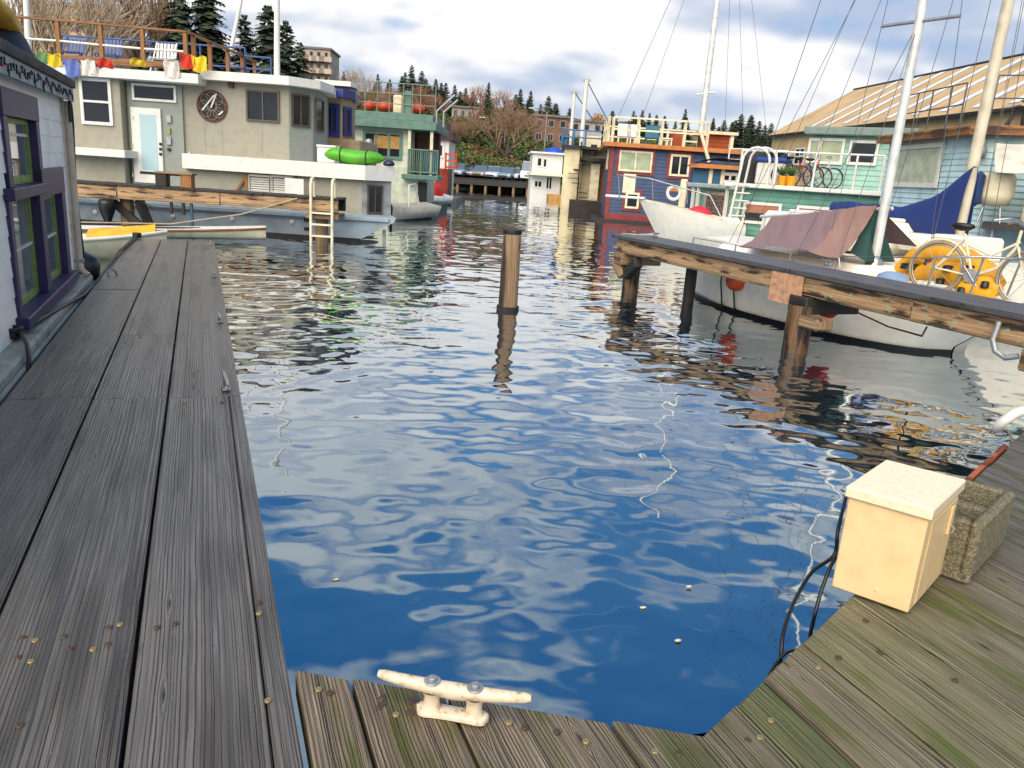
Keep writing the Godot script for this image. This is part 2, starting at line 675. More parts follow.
func make_docks() -> void:
	var scm := screw_mesh()
	var brass := paint("screw_brass", Color(0.62, 0.54, 0.38), 0.45, 0.5, "grime", 9.0)
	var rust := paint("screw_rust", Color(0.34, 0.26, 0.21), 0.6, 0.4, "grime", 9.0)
	var top := 0.45
	# the long walkway
	var d := thing("wooden_walkway", "long grey weathered three-plank walkway along the white clapboard house", "dock", Vector3(-0.45, 0.45, -6))
	var cols := [
		[-1.142, -0.676, [1.6, -1.7, -5.21, -9.4, -15.0], [0.72, 0.80, 0.92, 1.0]],
		[-0.664, -0.249, [1.6, -5.14, -7.0, -15.02], [0.92, 1.0, 1.02]],
		[-0.236, 0.118, [1.6, -5.11], [0.98]], [0.122, 0.192, [1.6, -5.10], [0.92]],
		[-0.236, 0.192, [-5.11, -11.9, -14.95], [1.0, 0.95]]]
	var k := 0
	for c in cols:
		for i in c[2].size() - 1:
			var w := plank_mb(c[0], c[1], c[2][i] - 0.004, c[2][i + 1] + 0.004, c[2][i + 1] + 0.004 + rng.randf_range(-0.008, 0.008), top - rng.randf_range(0.0, 0.005), 0.085)
			var f: float = c[3][i]
			w.tint(Color(f, f, f * 1.02))
			for q in w.c.size(): w.c[q] = Color(f, f * (0.99 if k % 2 else 1.0), f)
			for q in w.t.size(): w.t[q] += Vector2(0.37 * k, 0.61 * k)
			put("plank", w, M.wood_grey, d)
			k += 1
	for x in [-1.0, -0.45, 0.08]:
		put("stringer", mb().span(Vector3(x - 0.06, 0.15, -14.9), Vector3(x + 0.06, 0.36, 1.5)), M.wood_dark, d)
	for z in [-14.4, -9.5, -4.5]:
		put("float_log", mb().tube([Vector3(-1.05, 0.02, z), Vector3(0.1, 0.02, z)], 0.17, 12), M.wood_dark, d)
	for s in [[35, 640, 0], [23, 637, 1], [18, 657, 1], [31, 661, 0], [64, 636, 1], [93, 649, 0], [108, 644, 1], [109, 627, 1], [120, 624, 0], [157, 627, 1], [175, 623, 1], [259, 613, 0], [268, 700, 0], [259, 602, 1], [20, 725, 1], [70, 648, 1], [175, 343, 1], [140, 337, 1], [222, 402, 1], [185, 402, 0]]:
		share("screw_head", scm, [brass, rust][s[2]], d, Transform3D(Basis(Vector3.UP, s[0]), on_y(s[0], s[1], top + 0.001)))
	# worn splinter hollow near the corner of the outer plank
	# the near dock, its plank ends cut to a shallow V
	var near := thing("wooden_dock", "brown and moss green plank dock with plank ends cut to a shallow V", "dock", Vector3(2.2, 0.45, -1.2))
	var zf := func(x: float) -> float:
		if x <= 1.272: return lerpf(-2.117, -1.489, (x - 0.207) / (1.272 - 0.207))
		return lerpf(-1.489, -3.19, (x - 1.272) / (4.82 - 1.272))
	var xs := [0.209, 0.367, 0.624, 1.043, 1.457, 1.62, 1.885, 2.30, 2.72, 3.128, 3.60, 4.0, 4.34, 4.8, 5.25, 5.7]
	var tone := [[0.80, 0.72, 0.66], [0.78, 0.70, 0.62], [0.82, 0.76, 0.68], [0.70, 0.70, 0.58], [0.56, 0.70, 0.34], [0.88, 0.85, 0.70], [0.82, 0.87, 0.60], [0.82, 0.86, 0.64], [0.80, 0.82, 0.72], [0.70, 0.72, 0.74], [0.66, 0.68, 0.74], [0.6, 0.62, 0.68], [0.6, 0.62, 0.68], [0.58, 0.6, 0.66], [0.6, 0.62, 0.68]]
	for i in xs.size() - 1:
		var gap := 0.0065
		var x0: float = xs[i] + gap
		var x1: float = xs[i + 1] - gap
		var jit := 0.0 if i < 9 else rng.randf_range(-0.015, 0.015)
		var w: MB
		if i == 3: w = plank_mb(x0, x1, 1.2, zf.call(x0), zf.call(x1), top, 0.09, -1.489, 1.272)
		else: w = plank_mb(x0, x1, 1.2, zf.call(x0) + jit, zf.call(x1) + jit, top - rng.randf_range(0.0, 0.008), 0.09)
		w.tinted = true
		for q in w.c.size(): w.c[q] = Color(tone[i][0], tone[i][1], tone[i][2])
		for q in w.t.size(): w.t[q] += Vector2(0.23 * i, 0.47 * i)
		put("plank", w, M.wood_moss, near)
	put("stringer", mb().bar(Vector3(0.3, 0.26, -1.85), Vector3(1.25, 0.26, -1.3), 0.1, 0.2), M.wood_dark, near)
	put("stringer", mb().bar(Vector3(1.35, 0.26, -1.3), Vector3(5.6, 0.26, -3.32), 0.1, 0.2), M.wood_dark, near)
	put("stringer", mb().bar(Vector3(0.3, 0.26, 0.6), Vector3(5.6, 0.26, 0.6), 0.1, 0.2), M.wood_dark, near)
	var eb := mb().bar(Vector3(3.95, 0.34, -2.80), Vector3(4.86, 0.34, -3.235), 0.03, 0.22, 0.004)
	put("edge_board", eb, paint("rust_board", Color(0.62, 0.33, 0.16), 0.75, 0.0, "stain", 1.2), near)
	for s in [[319, 689, 0], [330, 692, 1], [396, 714, 0], [509, 722, 0], [525, 727, 1], [557, 731, 1], [586, 741, 0], [655, 751, 0], [679, 753, 1], [748, 740, 1], [760, 737, 0], [818, 667, 0], [839, 657, 1], [771, 720, 0], [866, 620, 1], [383, 697, 1], [880, 652, 1], [955, 680, 1]]:
		share("screw_head", scm, [brass, rust][s[2]], near, Transform3D(Basis(Vector3.UP, s[0]), on_y(s[0], s[1], top + 0.001)))
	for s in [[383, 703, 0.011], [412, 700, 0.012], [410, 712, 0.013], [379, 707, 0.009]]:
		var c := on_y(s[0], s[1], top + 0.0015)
		put("bolt_hole_disc", mb().lathe([[0.0, 0.0], [s[2], 0.0], [s[2] * 1.1, -0.002]], c, 9), rust, near)  # rust-brown disc paints the dark inside an open bolt hole
	# white horn cleat bolted to the dock
	var a0 := Vector3(0.547, 0.45, -1.828)
	var ex := Vector3(0.86, 0, 0.51).normalized()
	var fr := frame(Vector3(0.612, 0.4505, -1.772), ex)
	var wc := paint("cleat_white", Color(0.79, 0.75, 0.68), 0.5, 0.0, "chip", 2.6)
	var cl := thing("horn_cleat", "large white painted horn cleat with two silver bolts on the plank dock", "cleat", fr.origin)
	var bm := mb(fr)
	var rows := []
	for i in 25:
		var s := (i / 24.0 - 0.5) * 2.0
		var x := s * 0.106
		var w := 0.031 - 0.007 * cos(s * PI * 0.5) * (1.0 if absf(s) < 0.6 else 0.6)
		w *= sqrt(maxf(0.0, 1.0 - pow(absf(s), 7.0)))
		var row := []
		for q in [[-1.0, 0.0], [-0.97, 0.011], [-0.78, 0.017], [0.0, 0.019], [0.78, 0.017], [0.97, 0.011], [1.0, 0.0]]: row.append(Vector3(x, q[1], q[0] * w))
		rows.append(row)
	bm.sheet(rows, false, true)
	put("base", bm, wc, cl)
	for sx in [-0.062, 0.062]:
		put("post", mb(fr).lathe([[0.030, 0.012], [0.024, 0.022], [0.021, 0.04], [0.022, 0.058], [0.028, 0.072]], Vector3(sx, 0, 0), 14, Vector2(1.1, 0.85)), wc, cl)
	var hr := mb(fr)
	var pts := []
	var rad := []
	for i in 25:
		var s := (i / 24.0 - 0.5) * 2.0
		pts.append(Vector3(s * 0.222, 0.081 + 0.012 * s * s + 0.006 * absf(s), 0.0))
		rad.append((0.0245 - 0.0105 * pow(absf(s), 1.1)) * (1.0 if absf(s) < 0.97 else 0.72))
	hr.tube(pts, rad, 14)
	put("horn", hr, wc, cl)
	for sx in [-0.062, 0.062]:
		var b := mb(fr)
		b.lathe([[0.024, 0.102], [0.024, 0.1055], [0.021, 0.1065], [0.0, 0.1065]], Vector3(sx, 0, 0), 18)
		b.lathe([[0.0135, 0.1065], [0.0135, 0.114], [0.011, 0.117], [0.0, 0.118]], Vector3(sx, 0, 0), 6)
		put("bolt", b, M.galvanised, cl)
	# small cleats down the walkway edge
	var edges := [[226, 385, "large silver cleat on the walkway edge, first from the plank dock", 1.0], [220, 318, "small silver cleat on the walkway edge, second from the plank dock", 0.8], [214, 273, "small silver cleat on the walkway edge, third from the plank dock", 0.8], [211, 241, "small silver cleat at the far corner of the walkway", 0.8]]
	for e in edges:
		var o := on_y(e[0], e[1] + 4, 0.451)
		var c := thing("dock_cleat", e[2], "cleat", o, "cleats along the walkway edge")
		var f2 := Transform3D(Basis(Vector3.UP, PI / 2 + 0.05).scaled(Vector3.ONE * e[3]), o)
		put("base", mb(f2).box(Vector3(0, 0.008, 0), Vector3(0.13, 0.016, 0.055), 0.005), M.steel, c)
		for sx in [-0.035, 0.035]:
			put("post", mb(f2).lathe([[0.02, 0.016], [0.015, 0.035], [0.017, 0.06]], Vector3(sx, 0, 0), 10), M.steel, c)
		put("horn", mb(f2).tube([Vector3(-0.14, 0.078, 0), Vector3(-0.07, 0.066, 0), Vector3(0.07, 0.066, 0), Vector3(0.14, 0.078, 0)], [0.011, 0.018, 0.018, 0.011], 10), M.steel, c)
	# beige metal utility box
	var by := 0.456
	var bo := Vector3(2.267, 0, -2.055)
	var e1 := Vector3(0.155, 0, 0.262).normalized() * 0.283
	var e2 := Vector3(0.40, 0, -0.193).normalized() * 0.43
	var tb := Transform3D(Basis(e2.normalized(), Vector3.UP, e1.normalized()), bo + (e1 + e2) * 0.5 + Vector3(0, by, 0))
	var beige := paint("box_beige", Color(0.86, 0.75, 0.56), 0.42, 0.0, "fine", 0.7)
	var bx := thing("utility_box", "beige metal utility box with overhanging lid on the mossy dock edge", "utility box", tb.origin)
	put("body", mb(tb).box(Vector3(0, 0.196, 0), Vector3(0.43, 0.392, 0.28), 0.005), beige, bx)
	var lid := mb(tb).box(Vector3(0, 0.408, 0.0), Vector3(0.46, 0.046, 0.305), 0.006)
	put("lid", lid, paint("lid_beige", Color(0.88, 0.82, 0.70), 0.45, 0.0, "fine", 2.0), bx)
	put("door", mb(tb).box(Vector3(0.03, 0.185, 0.1415), Vector3(0.35, 0.345, 0.004), 0.002), beige, bx)
	var hp := put("hasp", mb(tb).box(Vector3(0.12, 0.285, 0.1485), Vector3(0.035, 0.12, 0.01), 0.003), beige, bx)
	put("padlock_ring", mb(tb).tube([Vector3(0.12, 0.262, 0.154), Vector3(0.12, 0.26, 0.165), Vector3(0.12, 0.235, 0.165), Vector3(0.12, 0.232, 0.154)], 0.004, 6), M.galvanised, hp)
	put("sill_block", mb(tb).span(Vector3(-0.10, -0.005, -0.12), Vector3(0.2, 0.0, 0.11)), M.wood_dark, bx)
	put("knockout", mb(Transform3D(tb.basis * Basis(Vector3.FORWARD, -PI / 2), tb * Vector3(-0.2155, 0.05, 0.02))).lathe([[0.0, 0.0015], [0.008, 0.0015], [0.009, -0.001]], Vector3.ZERO, 10), beige, bx)
	# exposed-aggregate concrete planter with two cells
	var p0 := Vector3(2.845, 0.452, -1.905)
	var pl := Vector3(0.51, 0, -0.228).normalized()
	var tp := Transform3D(Basis(pl, Vector3.UP, pl.cross(Vector3.UP)), p0)
	var ag := StandardMaterial3D.new()
	var cn := noise(0.06, 2, 8, FastNoiseLite.TYPE_CELLULAR)
	cn.cellular_return_type = FastNoiseLite.RETURN_CELL_VALUE
	ag.albedo_texture = ramp_texture(cn, 512, [[0.0, Color(0.27, 0.25, 0.19)], [0.35, Color(0.40, 0.37, 0.28)], [0.5, Color(0.52, 0.48, 0.36)], [0.65, Color(0.44, 0.42, 0.36)], [0.85, Color(0.70, 0.67, 0.58)], [1.0, Color(0.46, 0.44, 0.38)]])
	var cd := noise(0.06, 2, 8, FastNoiseLite.TYPE_CELLULAR)
	ag.heightmap_enabled = true
	ag.heightmap_texture = ramp_texture(cd, 512, [[0.0, grey(1.0)], [1.0, grey(0.0)]])
	ag.heightmap_scale = 0.5
	ag.uv1_triplanar = true
	ag.uv1_scale = Vector3.ONE * 5.5
	ag.albedo_color = Color(0.88, 0.88, 0.86)
	ag.roughness = 0.95
	var pt := thing("concrete_planter", "pebbly concrete planter block with two empty cells beside the beige box", "planter", tp * Vector3(0.27, 0, -0.14))
	var L := 0.56
	var Wd := 0.28
	var H := 0.268
	var t := 0.045
	var outer := mb(tp)
	outer.span(Vector3(0, 0, 0), Vector3(L, 0.05, -Wd), 0.012)
	put("floor", outer, ag, pt)
	put("side_wall", mb(tp).span(Vector3(0, 0.002, 0), Vector3(L, H, -t), 0.014), ag, pt)
	put("side_wall", mb(tp).span(Vector3(0, 0.002, -Wd + t), Vector3(L, H, -Wd), 0.014), ag, pt)
	put("end_wall", mb(tp).span(Vector3(0.001, 0.003, -t), Vector3(t, H - 0.002, -Wd + t), 0.01), ag, pt)
	put("end_wall", mb(tp).span(Vector3(L - t, 0.003, -t), Vector3(L - 0.001, H - 0.002, -Wd + t), 0.01), ag, pt)
	put("divider", mb(tp).span(Vector3(L * 0.42 - 0.026, 0.05, -t), Vector3(L * 0.42 + 0.026, H - 0.008, -Wd + t), 0.006), ag, pt)
	# power cables looping from the box over the water and back under the dock
	var kind := ["long black cable bowing out over the water from the beige box", "short black cable hanging down beside the long one by the box", "black cable loop tucked under the mossy dock edge"]
	var cps := [[[846, 497, 0.70], [838, 530, 0.62], [834, 555, 0.52], [812, 572, 0.47], [795, 600, 0.44], [784, 630, 0.40], [781, 655, 0.34], [779, 672, 0.26], [782, 684, 0.12]],
		[[838, 553, 0.55], [829, 570, 0.50], [820, 595, 0.42], [814, 618, 0.34], [810, 636, 0.24], [809, 650, 0.1]],
		[[796, 650, 0.36], [786, 653, 0.385], [776, 663, 0.39], [769, 676, 0.38], [766, 684, 0.33], [770, 692, 0.22]]]
	for i in 3:
		var cv := Curve3D.new()
		var ps := []
		for q in cps[i]: ps.append(on_y(q[0], q[1], q[2]))
		for j in ps.size():
			var tan: Vector3 = (ps[mini(j + 1, ps.size() - 1)] - ps[maxi(j - 1, 0)]) * 0.17
			cv.add_point(ps[j], -tan, tan)
		var pp := []
		for q in cv.tessellate(4, 3): pp.append(q)
		tag(put("power_cable", mb().tube(pp, 0.0075 if i < 2 else 0.006, 8), M.rubber), kind[i], "cable", "cables below the beige box")
	tag(put("white_pipe", mb().tube([on_y(1034, 408, 0.62), on_y(1014, 414, 0.60), on_y(1001, 423, 0.53), on_y(997, 428, 0.46)], 0.035, 10), M.white), "white pipe bent over the plank dock's far edge", "pipe")
	# leaning pile out in the basin
	var pile := thing("mooring_pile", "lone round timber pile with black cap standing in open water", "pile", Vector3(4.21, 0, -10.62))
	var pr := []
	for i in 13: pr.append([0.165 - 0.003 * i + rng.randf_range(-0.004, 0.004), -1.2 + 2.34 * i / 12.0])
	var pm2 := mb(Transform3D(Basis(), Vector3(4.21, 0, -10.62))).lathe(pr, Vector3.ZERO, 20)
	for i in pm2.t.size(): pm2.t[i] *= Vector2(1.0, 2.3)
	put("shaft", pm2, M.wood_beam, pile)
	put("cap", mb(Transform3D(Basis(), Vector3(4.21, 0, -10.62))).lathe([[0.134, 1.11], [0.140, 1.12], [0.140, 1.165], [0.13, 1.175], [0.0, 1.18]], Vector3.ZERO, 20), M.black, pile)
	put("waterline_band", mb(Transform3D(Basis(), Vector3(4.21, 0, -10.62))).lathe([[0.166, -0.3], [0.167, 0.03], [0.166, 0.05]], Vector3.ZERO, 20), M.wood_dark, pile)
	for s in [[336, 580], [678, 641], [689, 587], [643, 608], [1000, 0]]:
		if s[0] == 1000: continue
		tag(put("floating_leaf", mb().lathe([[0.0, 0.008], [0.012, 0.006], [0.019, 0.004], [0.012, 0.001]], on_y(s[0], s[1], 0.006), 7, Vector2(1.0, 0.6)), paint("leaf_pale", Color(0.80, 0.74, 0.60), 0.7, 0.0, "")), "tiny pale leaf floating on the blue water", "leaf", "pale leaves floating on the water")

# ---------- generic building pieces ----------
func window(parent: Node3D, fr: Transform3D, r: Array, z: float, fmat: Material, gmat: Material, cols := 1, rows := 1, fw := 0.06, blind: Material = null, label := "") -> MeshInstance3D:
	# frame bars joined as one window part; panes (and a blind) are sub-parts
	var f := mb(fr)
	var x0: float = r[0]
	var y0: float = r[1]
	var x1: float = r[2]
	var y1: float = r[3]
	f.span(Vector3(x0, y1 - fw, z), Vector3(x1, y1, z + 0.05))
	f.span(Vector3(x0, y0, z), Vector3(x1, y0 + fw, z + 0.055))
	f.span(Vector3(x0, y0 + fw, z), Vector3(x0 + fw, y1 - fw, z + 0.05))
	f.span(Vector3(x1 - fw, y0 + fw, z), Vector3(x1, y1 - fw, z + 0.05))
	for i in range(1, cols):
		var x := lerpf(x0, x1, float(i) / cols)
		f.span(Vector3(x - fw * 0.35, y0 + fw, z), Vector3(x + fw * 0.35, y1 - fw, z + 0.045))
	for i in range(1, rows):
		var y := lerpf(y0, y1, float(i) / rows)
		f.span(Vector3(x0 + fw, y - fw * 0.35, z), Vector3(x1 - fw, y + fw * 0.35, z + 0.043))
	var w := put("window", f, fmat, parent)
	if label: w.set_meta("label", label)
	for i in cols:
		for j in rows:
			var a := Vector3(lerpf(x0 + fw, x1 - fw, float(i) / cols) + (0.3 * fw if i else 0.0), lerpf(y0 + fw, y1 - fw, float(j) / rows) + (0.3 * fw if j else 0.0), z + 0.004)
			var b := Vector3(lerpf(x0 + fw, x1 - fw, (i + 1.0) / cols) - (0.3 * fw if i < cols - 1 else 0.0), lerpf(y0 + fw, y1 - fw, (j + 1.0) / rows) - (0.3 * fw if j < rows - 1 else 0.0), z + 0.016)
			put("pane", mb(fr).span(a, b), gmat, w)
	if blind:
		put("blind", mb(fr).span(Vector3(x0 + fw * 1.1, lerpf(y0, y1, 0.08), z + 0.017), Vector3(x1 - fw * 1.1, y1 - fw * 1.1, z + 0.022)), blind, w)
	return w

# overlapping boards on a wall, too thin in the photo to pick apart: one part
func siding(parent: Node3D, fr: Transform3D, x0: float, x1: float, y0: float, y1: float, z: float, step: float, mat: Material, called := "siding") -> void:
	var m := mb(fr)
	var n := int(ceil((y1 - y0) / step))
	for i in n:
		var a := y0 + i * step
		var b := minf(a + step, y1)
		var t := minf(0.026, step * 0.22)
		m.poly([Vector3(x0, a, z + t), Vector3(x1, a, z + t), Vector3(x1, b, z + 0.004), Vector3(x0, b, z + 0.004)])
		m.poly([Vector3(x0, a, z), Vector3(x1, a, z), Vector3(x1, a, z + t), Vector3(x0, a, z + t)])
	var o := put(called, m, mat, parent)
	o.set_meta("kind", "stuff")

func rail(parent: Node3D, pts: Array, h: float, lines: Array, r: float, mat: Material, post_mat: Material = null, square := 0.0) -> void:
	# posts at pts, rails between them at heights
	for p in pts:
		if square > 0.0: put("post", mb().span(p - Vector3(square, 0, square) * 0.5, p + Vector3(square * 0.5, h, square * 0.5)), post_mat if post_mat else mat, parent)
		else: put("post", mb().tube([p, p + Vector3(0, h, 0)], r, 6), post_mat if post_mat else mat, parent)
	for y in lines:
		var ps := []
		for p in pts: ps.append(p + Vector3(0, y, 0))
		if square > 0.0:
			for i in ps.size() - 1: put("rail_bar", mb().bar(ps[i], ps[i + 1], square * 0.9, square * 0.7), mat, parent)
		else: put("rail_bar", mb().tube(ps, r * 0.9, 6), mat, parent)

# ---------- white clapboard house beside the walkway ----------
func make_left_house() -> void:
	var fr := frame(Vector3(-1.38, 0, 0), Vector3(0, 0, -1))
	var h := thing("clapboard_house", "white clapboard floating house with purple window trim beside the walkway", "house", Vector3(-1.5, 0.45, -7))
	var wh := paint("clap_white", Color(0.98, 0.955, 0.91), 0.6, 0.0, "fine", 0.15)
	var pu := paint("purple", Color(0.20, 0.145, 0.33), 0.45, 0.0, "grime", 0.8)
	var gr := paint("sash_green", Color(0.50, 0.58, 0.28), 0.5, 0.0, "grime", 0.8)
	var conc := paint("float_grey", Color(0.62, 0.62, 0.58), 0.8, 0.0, "grime", 0.5)
	var rf := paint("roof_grey", Color(0.30, 0.31, 0.30), 0.8, 0.0, "stain", 1.5)
	# openings: lower pair and upper window
	var holes := [[6.97, 0.56, 9.58, 1.60], [7.14, 1.60, 8.43, 2.29]]
	var step := 0.155
	for i in 13:
		var y0 := 0.47 + i * step
		var y1 := y0 + step
		var segs := [[2.5, 10.0]]
		for q in holes:
			if y1 > q[1] + 0.02 and y0 < q[3] - 0.02:
				var ns := []
				for s in segs:
					if q[0] > s[0] and q[2] < s[1]:
						ns.append([s[0], q[0] + 0.03])
						ns.append([q[2] - 0.03, s[1]])
					else: ns.append(s)
				segs = ns
		for s in segs:
			var m := mb(fr)
			var a: float = s[0]
			var b: float = s[1]
			m.poly([Vector3(a, y0, 0.012), Vector3(b, y0, 0.012), Vector3(b, y1 + 0.004, 0.004), Vector3(a, y1 + 0.004, 0.004)])
			m.poly([Vector3(a, y0, -0.01), Vector3(b, y0, -0.01), Vector3(b, y0, 0.012), Vector3(a, y0, 0.012)])
			m.poly([Vector3(b, y0, -0.01), Vector3(b, y1, -0.01), Vector3(b, y1, 0.004), Vector3(b, y0, 0.012)])
			put("clapboard", m, wh, h)
	put("corner_post", mb(fr).span(Vector3(10.0, 0.45, -0.08), Vector3(10.1, 2.5, 0.03), 0.006), paint("trim_cream", Color(0.86, 0.80, 0.72), 0.6), h)
	put("end_wall", mb(fr).span(Vector3(9.98, 0.45, -3.5), Vector3(10.04, 2.5, -0.09)), wh, h)
	# rooms behind the glass
	put("room", mb(fr).span(Vector3(2.5, 0.4, -1.7), Vector3(9.9, 2.5, -1.6)), M.interior, h)
	put("room_floor", mb(fr).span(Vector3(2.5, 0.42, -1.6), Vector3(9.9, 0.46, -0.02)), M.wood_dark, h)
	put("partition", mb(fr).span(Vector3(2.5, 0.46, -1.6), Vector3(2.6, 2.5, -0.02)), M.interior, h)
	put("ceiling", mb(fr).span(Vector3(2.5, 2.46, -3.4), Vector3(9.95, 2.5, -0.02)), M.interior, h)
	put("shelf", mb(fr).span(Vector3(9.3, 0.5, -1.4), Vector3(9.85, 1.9, -0.5)), M.wood_beam, h)
	# purple frames
	var up: Array = holes[1]
	var lo: Array = holes[0]
	put("head_trim", mb(fr).span(Vector3(up[0] - 0.1, 2.13, 0.0), Vector3(up[2] + 0.07, 2.338, 0.035), 0.004), pu, h)
	put("jamb_trim", mb(fr).span(Vector3(up[2] - 0.07, 1.6, -0.09), Vector3(up[2] + 0.07, 2.13, 0.03), 0.004), pu, h)
	put("jamb_trim", mb(fr).span(Vector3(up[0] - 0.09, 1.6, -0.09), Vector3(up[0] + 0.06, 2.13, 0.03), 0.004), pu, h)
	put("sill_shelf", mb(fr).span(Vector3(lo[0] - 0.08, 1.51, -0.06), Vector3(8.34, 1.60, 0.085), 0.006), pu, h)
	put("head_trim", mb(fr).span(Vector3(8.36, 1.46, -0.05), Vector3(lo[2] + 0.06, 1.718, 0.036), 0.004), pu, h)
	put("jamb_trim", mb(fr).span(Vector3(lo[2] - 0.16, 0.6, -0.09), Vector3(lo[2] + 0.05, 1.46, 0.034), 0.004), pu, h)
	put("jamb_trim", mb(fr).span(Vector3(lo[0] - 0.05, 0.6, -0.09), Vector3(lo[0] + 0.06, 1.51, 0.034), 0.004), pu, h)
	put("mullion", mb(fr).span(Vector3(8.14, 0.62, -0.09), Vector3(8.34, 1.51, 0.04), 0.004), pu, h)
	put("window_sill", mb(fr).span(Vector3(lo[0] - 0.1, 0.53, -0.08), Vector3(lo[2] + 0.1, 0.62, 0.10), 0.008), pu, h)
	put("sill_apron", mb(fr).span(Vector3(lo[0] - 0.05, 0.465, -0.06), Vector3(lo[2] + 0.05, 0.53, 0.03)), wh, h)
	for q in [[7.2, 1.60, 8.36, 2.13, 2.0], [7.03, 0.62, 8.14, 1.51, 1.08], [8.34, 0.62, 9.42, 1.46, 1.05]]:
		var s := mb(fr)
		var t := 0.065
		s.span(Vector3(q[0], q[1], -0.075), Vector3(q[0] + t, q[3], -0.035), 0.003)
		s.span(Vector3(q[2] - t, q[1], -0.075), Vector3(q[2], q[3], -0.035), 0.003)
		s.span(Vector3(q[0] + t, q[1], -0.075), Vector3(q[2] - t, q[1] + t, -0.035), 0.003)
		s.span(Vector3(q[0] + t, q[3] - t * 0.7, -0.075), Vector3(q[2] - t, q[3], -0.035), 0.003)
		var sash := put("sash", s, gr, h)
		put("pane", mb(fr).span(Vector3(q[0] + t, q[1] + t, -0.058), Vector3(q[2] - t, q[3] - t * 0.7, -0.052)), M.glass, sash)
		put("glazing_bar", mb(fr).span(Vector3(q[0] + t, q[4] - 0.012, -0.05), Vector3(q[2] - t, q[4] + 0.012, -0.04)), M.white, sash)
		# curtain in soft folds at the far side
		var rows := []
		for j in 2:
			var row := []
			for k in 15: row.append(Vector3(q[0] + 0.12 + 0.026 * k, [q[3] - 0.02, q[1] + 0.06][j], -0.2 + 0.025 * sin(k * 1.9)))
			rows.append(row)
		put("curtain", mb(fr).sheet(rows, false, true), paint("curtain", Color(0.80, 0.76, 0.66), 0.9), sash)
	put("box_stack", mb(fr).span(Vector3(7.5, 1.45, -0.65), Vector3(7.95, 1.78, -0.35), 0.01), M.cream, h)
	# eave, gutter and roof
	put("fascia", mb(fr).span(Vector3(2.5, 2.40, 0.09), Vector3(10.2, 2.545, 0.115), 0.003), paint("fascia", Color(0.66, 0.67, 0.65), 0.7, 0.0, "grime", 0.7), h)
	put("soffit", mb(fr).span(Vector3(2.5, 2.43, -0.1), Vector3(10.19, 2.45, 0.09)), M.white, h)
	put("roof_edge", mb(fr).span(Vector3(2.5, 2.545, -0.2), Vector3(10.22, 2.63, 0.14), 0.006), rf, h)
	put("roof", mb(fr).span(Vector3(2.5, 2.60, -3.6), Vector3(10.15, 2.66, -0.2)), rf, h)
	# downspout
	put("downspout", mb(fr).tube([Vector3(10.02, 2.4, 0.07), Vector3(10.02, 0.72, 0.07), Vector3(10.0, 0.58, 0.08), Vector3(9.97, 0.52, 0.15)], 0.033, 10), paint("spout", Color(0.80, 0.74, 0.66), 0.5), h)
	put("spout_band", mb(fr).span(Vector3(9.98, 0.66, 0.02), Vector3(10.06, 0.70, 0.11)), M.galvanised, h)
	# float the house stands on
	put("float_deck", mb(fr).span(Vector3(2.5, 0.0, -3.4), Vector3(10.3, 0.47, 0.0)), conc, h)
	put("float_rail", mb(fr).span(Vector3(2.5, 0.05, 0.004), Vector3(10.28, 0.49, 0.16), 0.02), conc, h)
	put("float_trim", mb(fr).span(Vector3(2.5, 0.30, 0.161), Vector3(10.25, 0.42, 0.195), 0.01), conc, h)
	# garland of tiny bulbs on the fascia
	var g := thing("light_garland", "dark wire garland with tiny red bulbs pinned along the grey fascia", "garland", fr * Vector3(8.5, 2.47, 0.12))
	var ps := []
	for i in 90:
		var s := 5.6 + i * 0.05
		ps.append(fr * Vector3(s, 2.475 + 0.028 * sin(i * 0.9) + 0.018 * sin(i * 2.3), 0.126 + 0.006 * sin(i * 3.1)))
	put("wire", mb().tube(ps, 0.006, 4), paint("garland_green", Color(0.05, 0.11, 0.09), 0.6, 0.0, ""), g)
	var leafm := paint("garland_green", Color.BLACK)
	for i in range(2, 90, 4):
		put("sprig", mb().tube([ps[i], ps[i] + Vector3(0.01, -0.05, 0.03)], [0.009, 0.004], 4), leafm, g)
	for i in range(4, 90, 17):
		put("bulb", mb().lathe([[0.0, -0.022], [0.011, -0.016], [0.012, -0.006], [0.005, 0.004]], ps[i], 7), paint("bulb_red", Color(0.72, 0.12, 0.10), 0.3, 0.0, ""), g)
	# rope from the eave hook down to a black fender
	var hook := fr * Vector3(9.95, 2.28, 0.10)
	tag(put("hook_ring", mb().tube([hook + Vector3(0, -0.1, 0.02), hook + Vector3(0, 0.05, 0.02), hook + Vector3(0, 0.12, -0.05), hook + Vector3(0, 0.08, -0.12), hook + Vector3(0, -0.04, -0.14), hook + Vector3(0, -0.16, -0.13)], 0.016, 6), M.rubber), "bent black hook on the downspout corner of the white house", "hook")
	var fc := Vector3(-1.325, 0.06, -10.45)
	tag(put("hanging_rope", mb().tube([hook + Vector3(0, -0.14, -0.13), Vector3(-1.33, 1.4, -10.3), fc + Vector3(0, 0.66, 0)], 0.015, 6), paint("rope_brown", Color(0.22, 0.20, 0.16), 0.9)), "thin brown rope from the hook down to the black fender", "rope")
	tag(put("cone_fender", mb().lathe([[0.0, 0.02], [0.05, 0.03], [0.11, 0.2], [0.165, 0.42], [0.172, 0.52], [0.15, 0.6], [0.07, 0.645], [0.03, 0.67], [0.0, 0.68]], fc, 20), paint("fender_black", Color(0.035, 0.035, 0.04), 0.35, 0.0, "")), "black cone fender hanging between the white house and the walkway", "fender")
	# black mooring line along the walkway's inner edge
	var knot := on_y(137, 237, 0.47)
	var kn2 := on_y(14, 336, 0.52)
	var lm := thing("mooring_line", "black mooring line from the walkway corner to the house float", "rope", kn2)
